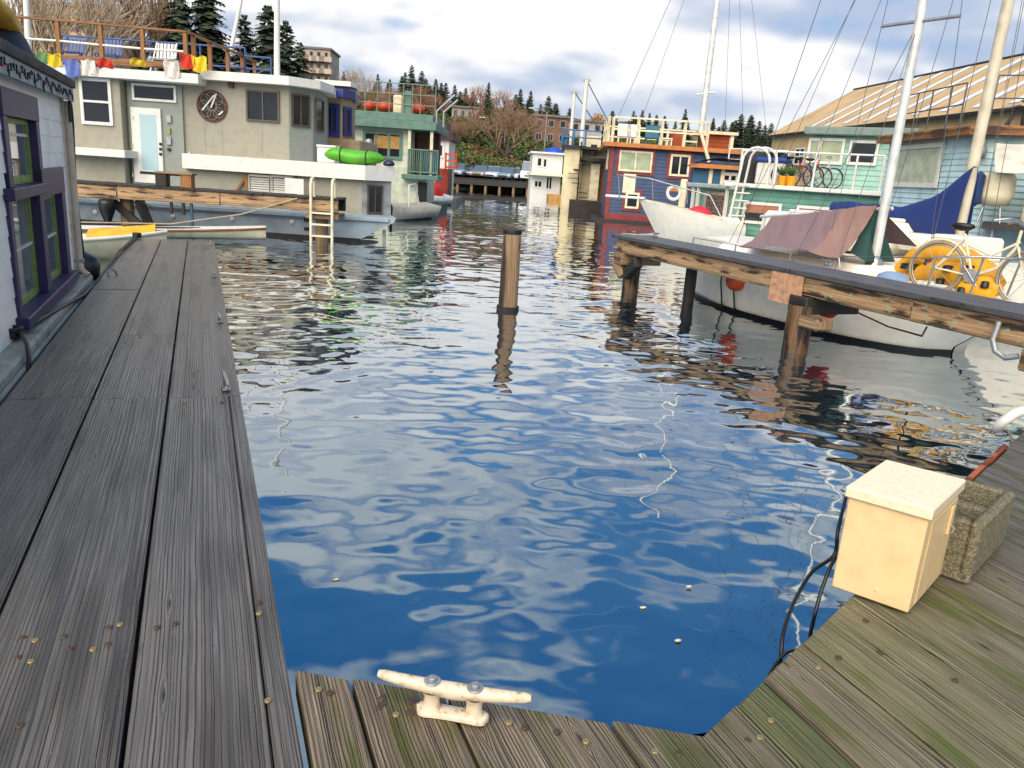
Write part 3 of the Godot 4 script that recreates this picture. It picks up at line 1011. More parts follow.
	for q in [[knot, 0.07], [kn2, 0.05]]:
		var kp := []
		for i in 40:
			var a := i * 0.9
			kp.append(q[0] + Vector3(cos(a) * 0.06, 0.03 + 0.03 * sin(i * 0.37), sin(a) * 0.07))
		put("coil", mb().tube(kp, 0.016, 6), M.rubber, lm)
	put("line", mb().tube([knot, on_y(120, 250, 0.50), on_y(108, 266, 0.47), on_y(96, 282, 0.43), on_y(84, 295, 0.44), on_y(60, 308, 0.5), on_y(36, 322, 0.53), kn2], 0.017, 8), M.rubber, lm)
	put("line", mb().tube([knot + Vector3(-0.05, 0, 0.1), on_y(117, 254, 0.47), on_y(110, 268, 0.45), on_y(104, 280, 0.40)], 0.014, 8), M.rubber, lm)
	put("tail", mb().tube([kn2, on_y(22, 334, 0.56), on_y(27, 345, 0.53), on_y(29, 360, 0.46), on_y(28, 370, 0.40)], 0.016, 8), M.rubber, lm)
	var hc := on_y(113, 275, 0.452)
	tag(put("ring_cleat", mb().tube([hc + Vector3(-0.05, 0.0, 0.04), hc + Vector3(-0.045, 0.05, 0.03), hc + Vector3(-0.02, 0.07, 0), hc + Vector3(0.03, 0.05, -0.02), hc + Vector3(0.04, 0.0, -0.03)], 0.014, 8), M.galvanised), "bent silver ring cleat on the walkway edge beside the black fender", "cleat")
	# bundle on the roof
	var rb := fr * Vector3(9.2, 2.66, -0.35)
	var yk := thing("kayak", "yellow kayak lying over a dark tarp on the white house roof", "kayak", rb)
	var kr := []
	for i in 13:
		var s := i / 12.0
		var w := sin(PI * pow(s, 0.8)) * 0.16 + 0.004
		var row := []
		for k in 10:
			var a := TAU * k / 10
			row.append(fr * Vector3(7.85 + s * 2.0, 3.14 - s * 0.2 + sin(a) * w * 0.55, -0.28 + cos(a) * w))
		kr.append(row)
	put("hull", mb().sheet(kr, true, true), paint("yellow", Color(0.93, 0.70, 0.10), 0.4), yk)
	put("tarp", mb().lathe([[0.42, 2.66], [0.41, 2.76], [0.34, 2.9], [0.28, 2.97], [0.12, 3.02], [0.0, 3.03]], fr * Vector3(9.35, 0, -0.38), 11, Vector2(0.7, 1.3)), paint("tarp_navy", Color(0.10, 0.13, 0.20), 0.7), yk)

# ---------- grey house on its barge ----------
var FB: Transform3D

func make_barge() -> void:
	FB = frame(on_y(356, 241.5), Vector3(0.932, 0, 0.364))
	var fr := FB
	var b := thing("grey_barge", "long blue-grey steel barge hull with raked bow carrying the grey house", "barge", fr * Vector3(-5, 0, -3))
	var hullm := paint("barge_grey", Color(0.58, 0.63, 0.67), 0.5, 0.0, "grime", 0.25)
	var deck := 0.66
	put("hull", mb(fr).taper([Vector2(-15, -0.3), Vector2(-0.55, -0.3), Vector2(0.0, 0.0), Vector2(0.98, 0.55), Vector2(1.02, deck), Vector2(-15, deck)], -7.6, 0, -1.9), hullm, b)
	put("rub_rail", mb(fr).span(Vector3(-15, deck - 0.12, 0.002), Vector3(0.85, deck - 0.02, 0.07), 0.01), hullm, b)
	put("boot_stripe", mb(fr).prism([Vector2(-15, -0.1), Vector2(-0.2, -0.1), Vector2(-0.02, 0.0), Vector2(0.16, 0.08), Vector2(-15, 0.14)], 0.002, 0.012), M.black, b)
	for u in [95, 173, 232, 292]:
		put("port_light", mb(fr * Transform3D(Basis(Vector3.RIGHT, PI / 2), on_wall(fr, u, 212 + (u - 95) * 0.05, 0.01))).lathe([[0.06, 0.0], [0.055, 0.015], [0.0, 0.02]], Vector3.ZERO, 12), M.white, b)
	for v in [[304, 217.5, 311, 222], [304, 227, 311, 231]]:
		var r := wall_rect(fr, v[0], v[1], v[2], v[3], 0.0)
		put("vent", mb(fr).span(Vector3(r[0], r[1], 0.003), Vector3(r[2], r[3], 0.02)), M.black, b)
	put("bow_strut", mb(fr).span(Vector3(0.6, -0.1, -0.6), Vector3(0.68, 0.3, -0.5)), M.white, b)
	# house
	var h := thing("grey_house", "grey two-storey houseboat with white door and wooden roof deck", "houseboat", fr * Vector3(-5, deck, -3))
	var wall := paint("house_grey", Color(0.565, 0.55, 0.49), 0.75, 0.0, "fine", 0.25)
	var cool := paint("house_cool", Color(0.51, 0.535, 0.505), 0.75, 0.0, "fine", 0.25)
	var wz := -0.7
	var uz := -1.7
	var xr := on_wall(fr, 362, 195, wz).x
	var xl := on_wall(fr, 40, 150, wz).x
	var top_l := on_wall(fr, 362, 179, wz).y
	# lower storey: front, chamfered right end
	var xe := on_wall(fr, 391, 195, wz - 0.4).x
	var xs := on_wall(fr, 184, 180, wz).x
	var plan := fr * Transform3D(Basis(Vector3.RIGHT, -PI / 2), Vector3.ZERO)  # plan: x, depth -> extruded upwards
	put("lower_wall", mb(plan).prism([Vector2(xs, -wz), Vector2(xr, -wz), Vector2(xe, -wz + 0.4), Vector2(xe - 1.3, 6.8), Vector2(xs, 6.8)], deck, top_l), wall, h)
	# roof slab over the lower storey
	put("lower_roof", mb(plan).prism([Vector2(on_wall(fr, 182, 160, -0.45).x, 0.45), Vector2(on_wall(fr, 365, 175, -0.45).x, 0.45), Vector2(xe + 0.1, 1.1), Vector2(xe - 1.2, 6.9), Vector2(on_wall(fr, 182, 160, -0.45).x, 6.9)], top_l - 0.02, on_wall(fr, 240, 157, -0.45).y), M.white, h)
	var q := wall_rect(fr, 60, 146, 126, 158, -0.9)
	put("trim_band", mb(fr).span(Vector3(q[0], q[1], -1.7), Vector3(q[2], q[3], -0.85), 0.01), M.white, h)
	# upper storey
	var yr := on_wall(fr, 240, 82, uz).y
	var yb := top_l
	var xc := on_wall(fr, 289, 130, uz).x
	put("upper_wall", mb(plan).prism([Vector2(xl, -uz), Vector2(xc, -uz), Vector2(xc + 0.52, -uz + 0.5), Vector2(xc + 0.62, -uz + 1.5), Vector2(xc + 0.1, 6.5), Vector2(xl, 6.5)], yb, yr), wall, h)
	var f1 := frame(fr * Vector3(xc, 0, uz), fr.basis * Vector3(0.52, 0, -0.5))
	var f2 := frame(fr * Vector3(xc + 0.52, 0, uz - 0.5), fr.basis * Vector3(0.1, 0, -1.0))
	put("facet_shade_panel", mb(f1).span(Vector3(0, yb, 0.002), Vector3(0.72, yr, 0.012)), cool, h)  # thin skins, cooler and darker: shade of the right-facing facets put into colour
	put("facet_shade_panel", mb(f2).span(Vector3(0, yb, 0.002), Vector3(1.0, yr, 0.012)), cool, h)
	for u in [151, 205, 222, 262]:
		var c := on_wall(fr, u, 130, uz)
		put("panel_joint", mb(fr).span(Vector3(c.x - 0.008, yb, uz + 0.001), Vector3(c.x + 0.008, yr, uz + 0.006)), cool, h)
	# left bay stands proud and reaches the deck
	q = wall_rect(fr, 60, 74, 126, 185, -1.35)
	put("bay_wall", mb(fr).span(Vector3(q[0] - 1.2, deck, uz - 0.5), Vector3(q[2], yr, -1.35), 0.01), wall, h)
	# door and its entry wall (reaches down to the deck)
	var ez := -1.62
	q = wall_rect(fr, 128, 107, 186, 188, ez)
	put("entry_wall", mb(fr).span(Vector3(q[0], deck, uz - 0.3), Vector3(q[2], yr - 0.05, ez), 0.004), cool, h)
	q = wall_rect(fr, 131, 107, 165, 184, ez)
	var dr := put("door", mb(fr).span(Vector3(q[0], q[1], ez + 0.002), Vector3(q[2], q[3], ez + 0.06), 0.006), M.white, h)
	var q2 := wall_rect(fr, 139, 114, 159, 171, ez + 0.06)
	put("frosted_pane", mb(fr).span(Vector3(q2[0], q2[1], ez + 0.055), Vector3(q2[2], q2[3], ez + 0.064)), paint("frosted", Color(0.60, 0.70, 0.72), 0.25, 0.0, ""), dr)
	q2 = wall_rect(fr, 140, 171, 159, 175, ez + 0.06)
	put("kick_panel", mb(fr).span(Vector3(q2[0], q2[1], ez + 0.06), Vector3(q2[2], q2[3], ez + 0.068)), M.black, dr)
	for v in [144, 149, 154]:
		var c := on_wall(fr, 160.5, v, ez + 0.08)
		put("lock", mb(fr).box(c, Vector3(0.07, 0.07, 0.05), 0.01), M.black, dr)
	for v in [118, 146, 175]:
		var c := on_wall(fr, 133, v, ez + 0.06)
		put("hinge", mb(fr).box(c, Vector3(0.04, 0.11, 0.02)), M.steel, dr)
	window(h, fr, wall_rect(fr, 132, 83, 177, 103, ez), ez, M.white, M.dark_glass, 1, 1, 0.06)
	window(h, fr, wall_rect(fr, 79, 77, 114, 126, -1.35), -1.35, M.white, M.dark_glass, 1, 2, 0.08)
	var brown := paint("frame_brown", Color(0.30, 0.26, 0.22), 0.5)
	var gl2 := paint("blind_grey", Color(0.45, 0.43, 0.39), 0.35, 0.0, "grime", 0.9)
	window(h, fr, wall_rect(fr, 246, 89, 280, 123, uz), uz, brown, M.dark_glass, 2, 1, 0.05)
	window(h, f1, [0.06, on_wall(f1, 292, 126).y, 0.62, on_wall(f1, 292, 93).y], 0.012, brown, M.dark_glass, 2, 1, 0.05)
	window(h, f2, [0.12, on_wall(f2, 315, 131).y, 0.8, on_wall(f2, 315, 98).y], 0.012, brown, M.dark_glass, 1, 1, 0.05)
	# meter, number plates beside the door
	for s in [[167, 115, 172, 123, "galvanised"], [169, 128, 171, 134, "yellow_sign"], [167, 137, 172, 145, "galvanised"], [168, 148, 171, 151, "black"]]:
		q = wall_rect(fr, s[0], s[1], s[2], s[3], ez)
		put("meter_box", mb(fr).span(Vector3(q[0], q[1], ez + 0.002), Vector3(q[2], q[3], ez + 0.06), 0.005), M.get(s[4], paint("yellow_sign", Color(0.62, 0.62, 0.20), 0.6)), h)
	var lc := on_wall(fr, 190, 159, -0.75)
	put("wall_lamp", mb(fr).lathe([[0.0, -0.12], [0.07, -0.1], [0.09, 0.0], [0.06, 0.1], [0.02, 0.2], [0.0, 0.2]], lc, 10), M.galvanised, h)
	# roof fascias
	q = wall_rect(fr, 62, 64, 199, 84, -1.15)
	put("upper_roof", mb(fr).span(Vector3(q[0] - 1.2, q[1], -6.6), Vector3(q[2], q[1] + 0.24, -1.1), 0.01), M.white, h)
	q = wall_rect(fr, 200, 73, 300, 88, -1.35)
	put("upper_roof", mb(plan).prism([Vector2(q[0], 1.35), Vector2(xc + 0.1, 1.35), Vector2(xc + 0.78, 2.0), Vector2(xc + 0.88, 3.2), Vector2(xc + 0.3, 6.6), Vector2(q[0], 6.6)], yr - 0.02, yr + 0.2), M.white, h)
	put("roof_block", mb(fr).box(on_wall(fr, 231, 85, uz + 0.05), Vector3(0.13, 0.13, 0.1)), paint("brown_block", Color(0.35, 0.2, 0.13), 0.7), h)
	# lower windows with shutters, leaning white sheet, sliding door
	window(h, fr, wall_rect(fr, 248, 174, 273, 194, wz), wz, M.white, M.dark_glass, 1, 1, 0.05)
	window(h, fr, wall_rect(fr, 271, 175, 296, 195, wz), wz, M.white, M.dark_glass, 1, 1, 0.05)
	for s in [[251, 177, 270, 192], [274, 178, 292, 193]]:
		q = wall_rect(fr, s[0], s[1], s[2], s[3], wz)
		for i in 6:
			var y: float = lerpf(q[1], q[3], (i + 0.5) / 6)
			put("louvre", mb(fr).box(Vector3((q[0] + q[2]) / 2, y, wz + 0.04), Vector3(q[2] - q[0], 0.025, 0.05), 0.0, Basis(Vector3.RIGHT, 0.5)), M.white, h)
	var cedar: Material = M.wood_cedar
	for u in [246.5, 294.5]:
		var c := on_wall(fr, u, 185, wz + 0.06)
		put("timber_post", mb(fr).span(Vector3(c.x - 0.04, deck, wz + 0.003), Vector3(c.x + 0.04, top_l - 0.02, wz + 0.09)), cedar, h)
	var c0 := on_wall(fr, 246, 176, wz + 0.06)
	put("brace", mb(fr).bar(Vector3(c0.x, c0.y, wz + 0.06), Vector3(c0.x - 0.42, deck + 0.1, wz + 0.1), 0.06, 0.06), cedar, h)
	var tz := -0.25
	q = wall_rect(fr, 285, 178, 304, 196, tz)
	tag(put("leaning_sheet", mb(fr).span(Vector3(q[0], q[1], tz), Vector3(q[2], q[3], tz + 0.03), 0.004), M.white), "plain white sheet leaning on the old walkway before the shuttered window", "panel")
	var fe := frame(fr * Vector3(xr, 0, wz), fr.basis * Vector3(xe - xr, 0, -0.4))
	var le := Vector2(xe - xr, 0.4).length()
	put("end_panel", mb(fe).span(Vector3(0, deck, 0.002), Vector3(le, top_l - 0.01, 0.014)), paint("end_grey", Color(0.56, 0.57, 0.57), 0.7), h)
	window(h, fe, [on_wall(fe, 367, 200).x, deck + 0.03, on_wall(fe, 382, 200).x, on_wall(fe, 374, 185).y], 0.014, brown, M.dark_glass, 2, 1, 0.04)
	# round iron wall art
	var ac := on_wall(fr, 212, 106, uz + 0.03)
	var ar := 15.0 * 20.3 / F
	var art := thing("round_wall_art", "round rust-edged iron lattice disc hung on the grey wall", "wall art", fr * ac)
	var ring := []
	for i in 33: ring.append(fr * (ac + Vector3(cos(TAU * i / 32), sin(TAU * i / 32), 0) * ar))
	put("rim", mb().tube(ring, 0.02, 6, false), paint("rust_rim", Color(0.45, 0.20, 0.16), 0.7), art)
	put("back_disc", mb(fr * Transform3D(Basis(Vector3.RIGHT, PI / 2), ac)).lathe([[ar, -0.02], [ar, -0.008], [0.0, -0.008]], Vector3.ZERO, 28), paint("art_dark", Color(0.13, 0.11, 0.10), 0.7), art)
	for k in 9:
		var cc := ac + (Vector3(cos(k * 0.785), sin(k * 0.785), 0) * ar * 0.58 if k < 8 else Vector3.ZERO)
		var rr := []
		for i in 17: rr.append(fr * (cc + Vector3(cos(TAU * i / 16), sin(TAU * i / 16), 0.1) * ar * 0.33 * Vector3(1, 1, 0.3)))
		put("scroll", mb().tube(rr, 0.009, 4, false), paint("art_pale", Color(0.58, 0.52, 0.46), 0.5), art)
	for s in [[-0.25, -0.12, 0.08, 0.28], [-0.02, -0.05, 0.14, 0.32], [0.18, -0.22, 0.3, -0.12]]:
		put("blade", mb(fr).bar(ac + Vector3(s[0], s[1], 0.03), ac + Vector3(s[2], s[3], 0.03), 0.02, 0.035), M.white, art)
	# roof deck: cedar rail
	var ry := on_wall(fr, 62, 62, -1.4).y + 0.02
	var rd := thing("roof_deck_rail", "cedar post and rail round the grey house roof deck", "railing", fr * Vector3(-8, ry, -2))
	var tops := []
	for s in [[15, 17], [57, 21], [100, 25], [142, 29], [185, 33]]:
		var c := on_wall(fr, s[0], s[1], -1.45)
		tops.append(c)
		put("post", mb(fr).span(Vector3(c.x - 0.05, ry, -1.5), Vector3(c.x + 0.05, c.y, -1.4), 0.006), cedar, rd)
	var t4: Vector3 = tops[4]
	for i in 5:
		var z: float = -1.5 - [0.35, 1.5, 2.9, 4.2, 5.4][i]
		var c := Vector3(t4.x + 0.05, t4.y, z)
		put("post", mb(fr).span(Vector3(c.x - 0.05, ry, z - 0.05), Vector3(c.x + 0.05, t4.y, z + 0.05), 0.006), cedar, rd)
	put("top_rail", mb(fr).bar(tops[0] + Vector3(-1.2, 0.03, 0), t4 + Vector3(0.06, 0.03, 0), 0.12, 0.05, 0.005), cedar, rd)
	put("top_rail", mb(fr).bar(t4 + Vector3(0.06, 0.03, 0), Vector3(t4.x + 0.06, t4.y + 0.03, -7.0), 0.12, 0.05, 0.005), cedar, rd)
	var my := on_wall(fr, 60, 41, -1.45).y
	put("mid_rope", mb(fr).tube([Vector3(tops[0].x - 1.2, my, -1.43), Vector3(tops[1].x, my, -1.43), Vector3(tops[2].x, my - 0.03, -1.43), Vector3(tops[3].x, my - 0.05, -1.43), Vector3(t4.x, my - 0.05, -1.43)], 0.03, 6), M.white, rd)
	put("kick_board", mb(fr).span(Vector3(tops[1].x, ry, -1.47), Vector3(t4.x, ry + 0.16, -1.42)), cedar, rd)
	# blue pipe rail further back and at the right
	var blue := paint("rail_blue", Color(0.17, 0.29, 0.50), 0.45)
	var br := thing("blue_pipe_rail", "blue pipe railing on the far side of the grey house roof", "railing", fr * Vector3(-5, ry, -6))
	var by := on_wall(fr, 100, 38, -5.6).y
	var pts := []
	for u in [62, 110, 150, 200, 245]: pts.append(fr * Vector3(on_wall(fr, u, 45, -5.6).x, ry, -5.6))
	rail(br, pts, by - ry, [by - ry, (by - ry) * 0.5], 0.035, blue)
	var p2 := [fr * Vector3(on_wall(fr, 245, 60, -3.0).x, ry, -3.0), fr * Vector3(on_wall(fr, 271, 60, -3.0).x, ry, -3.0)]
	rail(br, p2, 0.62, [0.62, 0.3], 0.03, blue)
	rail(br, [pts[4], p2[0]], 0.62, [0.62, 0.3], 0.03, blue)
	# deck chairs and clutter on the roof deck
	for s in [[72, 52, "rail_blue", "blue folding chair on the roof deck beside the prayer flags"], [108, 56, "rail_blue", "blue folding chair on the roof deck near the mid posts"], [163, 60, "white", "white slatted folding chair on the roof deck behind the rail"]]:
		var o: Vector3 = fr * Vector3(on_wall(fr, s[0], s[1], -3.2).x, ry, -3.2)
		var ch := thing("deck_chair", s[3], "chair", o)
		var cf := Transform3D(fr.basis, o)
		for i in 6: put("slat", mb(cf).box(Vector3(-0.25 + 0.1 * i, 0.42, 0), Vector3(0.07, 0.02, 0.45)), M[s[2]], ch)
		for i in 6: put("back_slat", mb(cf).box(Vector3(-0.25 + 0.1 * i, 0.66, -0.28), Vector3(0.07, 0.42, 0.02), 0.0, Basis(Vector3.RIGHT, -0.25)), M[s[2]], ch)
		for sx in [-0.28, 0.28]:
			put("leg", mb(cf).bar(Vector3(sx, 0, 0.25), Vector3(sx, 0.88, -0.32), 0.03, 0.03), M[s[2]], ch)
			put("leg", mb(cf).bar(Vector3(sx, 0, -0.3), Vector3(sx, 0.44, 0.22), 0.03, 0.03), M[s[2]], ch)
	# prayer flags
	var cord := []
	var fl := [[43, 57, "green", Color(0.42, 0.58, 0.36), 0.25], [53, 60, "yellow", Color(0.90, 0.78, 0.12), 0.3], [71, 68, "blue", Color(0.38, 0.45, 0.72), 0.42], [88, 67, "white", Color(0.88, 0.84, 0.80), 0.35], [104, 63, "red", Color(0.82, 0.20, 0.12), 0.2], [137, 62, "yellow", Color(0.90, 0.78, 0.12), 0.15], [171, 69, "white", Color(0.88, 0.84, 0.80), 0.4], [187, 61, "red", Color(0.82, 0.20, 0.12), 0.32], [199, 64, "yellow", Color(0.90, 0.72, 0.12), 0.36]]
	for i in fl.size():
		var s: Array = fl[i]
		var c := on_wall(fr, s[0], s[1], -1.0)
		cord.append(fr * (c + Vector3(0, s[4] * 0.5, 0)))
		var rows := []
		for a in 5:
			var row := []
			for k in 7: row.append(c + Vector3((k / 6.0 - 0.5) * 0.38, s[4] * (0.5 - a / 4.0) + 0.03 * sin(k * 1.3 + i), 0.03 * sin(k * 1.7 + a + i) - 0.02 * a))
			rows.append(row)
		tag(put("prayer_flag", mb(fr).sheet(rows, false, true), paint("flag_" + s[2], s[3], 0.85)), ["faded green prayer flag at the end of the cord", "yellow prayer flag beside the faded green one", "blue prayer flag hanging over the white fascia", "white prayer flag between the blue and the red one", "red prayer flag lying along the fascia", "thin yellow prayer flag between two cedar posts", "white prayer flag hanging below the cedar rail", "crumpled red prayer flag at the cedar corner post", "yellow prayer flag behind the crumpled red one"][i], "flag", "prayer flags on the roof deck")
	tag(put("flag_cord", mb().tube(cord, 0.006, 4), M.wire), "thin cord that carries the prayer flags", "cord")
	# masts rising behind the house
	var mz := [[[277, -60], [277, 80], -2.4, 0.085, "tall white mast standing on the grey house roof corner"], [[246, -25], [231, 50], -7.6, 0.07, "white spar leaning to the right behind the cedar rail"], [[23, -60], [29, 55], -6.4, 0.10, "white post rising behind the cedar rail's first post"]]
	for s in mz:
		var a: Vector3 = fr * on_wall(fr, s[0][0], s[0][1], s[2])
		var c: Vector3 = fr * on_wall(fr, s[1][0], s[1][1], s[2])
		tag(put("mast", mb().tube([c, a], [s[3], s[3] * 0.8], 10), M.white), s[4], "mast")
	# lime kayak and cooler on the lower roof
	var yroof := on_wall(fr, 240, 157, -0.45).y
	var kx0 := on_wall(fr, 325, 160, -1.0).x
	var kx1 := on_wall(fr, 384, 168, -1.0).x
	var rows := []
	for i in 15:
		var s := i / 14.0
		var w := (pow(sin(PI * clampf(s * 0.9 + 0.06, 0, 1)), 0.45)) * 0.24
		if i == 0 or i == 14: w *= 0.45
		var row := []
		for k in 14:
			var a := TAU * k / 14
			row.append(Vector3(lerpf(kx0, kx1, s), yroof + 0.215 - 0.04 * s + sin(a) * w * 0.85 + 0.025 * sin(s * 9.0), -1.0 + cos(a) * w * 1.4))
		rows.append(row)
	var lime := paint("lime", Color(0.31, 0.64, 0.08), 0.5)
	var kay := thing("kayak", "lime green kayak lying upside down on the white lower roof", "kayak", fr * Vector3(kx0, yroof, -1.0))
	put("hull", mb(fr).sheet(rows, true, true), lime, kay)
	for s in [4, 10]:
		var band := []
		for e in rows[s]: band.append(fr * (e + (e - Vector3(e.x, yroof + 0.19, -1.0)) * 0.03))
		band.append(band[0])
		put("strap", mb().tube(band, 0.016, 5, false), paint("strap_dark", Color(0.10, 0.16, 0.08), 0.7), kay)
	put("end_cap", mb(fr).lathe([[0.0, -0.06], [0.14, -0.04], [0.16, 0.03], [0.09, 0.10], [0.0, 0.12]], Vector3(kx1 + 0.12, yroof + 0.07, -1.05), 12), paint("kayak_navy", Color(0.12, 0.15, 0.25), 0.5), kay)
	q = wall_rect(fr, 317, 148, 335, 164, -1.5)
	var cool_o := thing("cooler", "white plastic storage box on the lower roof behind the lime kayak", "storage box", fr * Vector3((q[0] + q[2]) / 2, yroof, -1.7))
	put("body", mb(fr).span(Vector3(q[0], yroof, -2.0), Vector3(q[2], yroof + 0.40, -1.5), 0.02), M.white, cool_o)
	put("lid", mb(fr).span(Vector3(q[0] - 0.02, yroof + 0.401, -2.02), Vector3(q[2] + 0.02, yroof + 0.46, -1.48), 0.015), M.white, cool_o)
	# ---- old timber walkway in front of the barge ----
	var wf := frame(on_y(311, 245), Vector3(0.932, 0, 0.364))
	var wy := on_wall(wf, 200, 189.5, 0).y
	var wa := thing("timber_walkway", "old peeling timber walkway on piles before the grey barge", "walkway", wf * Vector3(-3, wy, 0))
	var wx1 := on_wall(wf, 338, 200, 0).x
	var cuts := [-9.0, on_wall(wf, 117, 190, 0).x, on_wall(wf, 220, 195, 0).x, wx1]
	for i in 3:
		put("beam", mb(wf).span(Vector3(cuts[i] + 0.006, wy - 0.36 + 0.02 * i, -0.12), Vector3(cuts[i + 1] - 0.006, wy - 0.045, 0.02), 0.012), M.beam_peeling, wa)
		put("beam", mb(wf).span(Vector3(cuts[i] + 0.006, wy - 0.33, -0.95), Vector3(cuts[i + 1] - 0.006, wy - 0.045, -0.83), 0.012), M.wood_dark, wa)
	var x := -9.0
	while x < wx1 - 0.1:
		var w := rng.randf_range(0.22, 0.3)
		put("deck_board", mb(wf).span(Vector3(x, wy - 0.044, -0.98), Vector3(minf(x + w - 0.012, wx1), wy + rng.randf_range(-0.006, 0.006), 0.05 + rng.randf_range(-0.015, 0.02)), 0.005), M.wood_dark, wa)
		x += w
	for u in [128, 322]:
		var c := on_wall(wf, u, 220, -0.4)
		put("pile", mb(wf).tube([Vector3(c.x, -0.8, -0.4), Vector3(c.x, wy - 0.2, -0.4)], [0.17, 0.15], 12), M.wood_beam, wa)
	var cp := on_wall(wf, 128, 210, 0.0)
	put("brace", mb(wf).bar(Vector3(cp.x - 0.55, wy - 0.34, -0.2), Vector3(cp.x + 0.12, wy - 0.95, -0.3), 0.12, 0.18, 0.01), M.wood_dark, wa)
	put("brace", mb(wf).bar(Vector3(cp.x + 0.2, wy - 0.34, -0.15), Vector3(cp.x + 0.35, wy - 0.95, -0.3), 0.16, 0.2, 0.01), M.wood_dark, wa)
	for u in [171, 183, 191]:
		var c := on_wall(wf, u, 200, -0.05)
		put("hanger", mb(wf).span(Vector3(c.x - 0.03, wy - 0.62 - (0.55 if u == 191 else 0.0), -0.08), Vector3(c.x + 0.03, wy - 0.34, -0.03)), paint("hanger_blue", Color(0.16, 0.28, 0.38), 0.5) if u == 191 else M.black, wa)
	put("cable", mb(wf).tube([Vector3(on_wall(wf, 138, 199).x, wy - 0.36, -0.06), Vector3(on_wall(wf, 155, 205).x, wy - 0.52, -0.06), Vector3(on_wall(wf, 170, 207).x, wy - 0.55, -0.06), Vector3(on_wall(wf, 190, 204).x, wy - 0.48, -0.06)], 0.018, 6), M.rubber, wa)
	put("end_block", mb(wf).span(Vector3(wx1 - 0.75, wy - 0.5, -0.7), Vector3(wx1 + 0.02, wy - 0.37, 0.05), 0.01), M.wood_beam, wa)
	var fx := on_wall(wf, 105, 205, 0.2)
	tag(put("cone_fender", mb(wf).lathe([[0.0, wy - 0.98], [0.06, wy - 0.92], [0.17, wy - 0.62], [0.19, wy - 0.45], [0.15, wy - 0.36], [0.0, wy - 0.34]], Vector3(fx.x, 0, 0.12), 14), M.rubber), "black cone fender hung from the old timber walkway", "fender")
	# bench on the walkway
	var bo := on_wall(wf, 176, 187, -0.5)
	var bn := thing("bench", "small rough wooden bench on the old timber walkway before the white door", "bench", wf * Vector3(bo.x, wy, -0.5))
	put("seat", mb(wf).span(Vector3(bo.x - 0.42, wy + 0.3, -0.65), Vector3(bo.x + 0.46, wy + 0.345, -0.35), 0.006), M.wood_beam, bn)
	for sx in [-0.3, 0.3]: put("leg", mb(wf).span(Vector3(bo.x + sx - 0.14, wy, -0.62), Vector3(bo.x + sx + 0.12, wy + 0.3, -0.38), 0.006), M.wood_cedar if sx > 0 else M.wood_dark, bn)
	put("brace", mb(wf).bar(Vector3(bo.x - 0.16, wy + 0.28, -0.5), Vector3(bo.x + 0.16, wy + 0.28, -0.5), 0.03, 0.05), M.wood_beam, bn)
	# swim ladder
	var la := thing("swim_ladder", "white pipe swim ladder hooked on the old walkway's end", "ladder", wf * Vector3(0, 0, 0.1))
	var l0 := on_wall(wf, 311, 245, 0.12)
	var lt := on_wall(wf, 311, 178, 0.12).y
	for sx in [0.0, 0.5]:
		put("side_rail", mb(wf).tube([Vector3(l0.x + sx, -0.3, 0.12), Vector3(l0.x + sx, lt - 0.15, 0.12), Vector3(l0.x + sx, lt - 0.03, 0.06), Vector3(l0.x + sx, lt, -0.06), Vector3(l0.x + sx, lt - 0.08, -0.2), Vector3(l0.x + sx, wy, -0.22)], 0.035, 8), M.cream, la)
	for v in [213, 224.5, 236, 247]:
		var y := on_wall(wf, 318, v, 0.12).y
		put("rung", mb(wf).span(Vector3(l0.x, y - 0.02, 0.09), Vector3(l0.x + 0.5, y + 0.02, 0.15)), M.cream, la)
	tag(put("mooring_rope", mb().tube([wf * Vector3(-0.3, wy - 0.05, 0.05), wf * Vector3(-1.6, wy - 0.5, 0.15), wf * Vector3(-3.2, wy - 0.82, 0.3), wf * Vector3(-5.5, wy - 0.9, 0.6)], 0.018, 6), paint("rope_tan", Color(0.66, 0.60, 0.50), 0.9)), "long tan rope slung below the old timber walkway", "rope")
	# rowing shell and the dinghy at the walkway's end
	var s0 := on_y(266, 240, 0.05)
	var sh := thing("rowing_shell", "slim white rowing shell with wooden gunwale before the barge", "boat", s0)
	var sd := Vector3(-0.985, 0, 0.16).normalized()
	var sr := []
	var gun := []
	var gun2 := []
	var dk2 := []
	var side := sd.cross(Vector3.UP)
	for i in 25:
		var s := i / 24.0
		var w := 0.40 * pow(sin(PI * clampf(s, 0.001, 0.999)), 0.6)
		var c := s0 + sd * (s * 7.4)
		var hgt := 0.19 + 0.08 * pow(absf(s - 0.5) * 2.0, 2.0)
		sr.append([c + side * w + Vector3(0, hgt, 0), c + side * w * 0.8 + Vector3(0, 0.08, 0), c + Vector3(0, 0.0, 0), c - side * w * 0.8 + Vector3(0, 0.08, 0), c - side * w + Vector3(0, hgt, 0)])
		dk2.append([c + side * w + Vector3(0, hgt + 0.005, 0), c + Vector3(0, hgt + 0.07, 0), c - side * w + Vector3(0, hgt + 0.005, 0)])
		gun.append(c + side * w + Vector3(0, hgt, 0))
		gun2.append(c - side * w + Vector3(0, hgt, 0))
	put("hull", mb().sheet(sr), M.cream, sh)
	put("deck", mb().sheet(dk2, false, true), M.white, sh)
	put("gunwale", mb().tube(gun, 0.03, 6), M.wood_cedar, sh)
	put("gunwale", mb().tube(gun2, 0.03, 6), M.wood_cedar, sh)
	put("cockpit", mb(Transform3D(Basis(Vector3.UP, 0.16), s0 + sd * 2.2 + Vector3(0, 0.262, 0))).lathe([[0.9, -0.02], [0.9, 0.0], [0.8, 0.012], [0.0, 0.0]], Vector3.ZERO, 20, Vector2(1, 0.22)), M.black, sh)
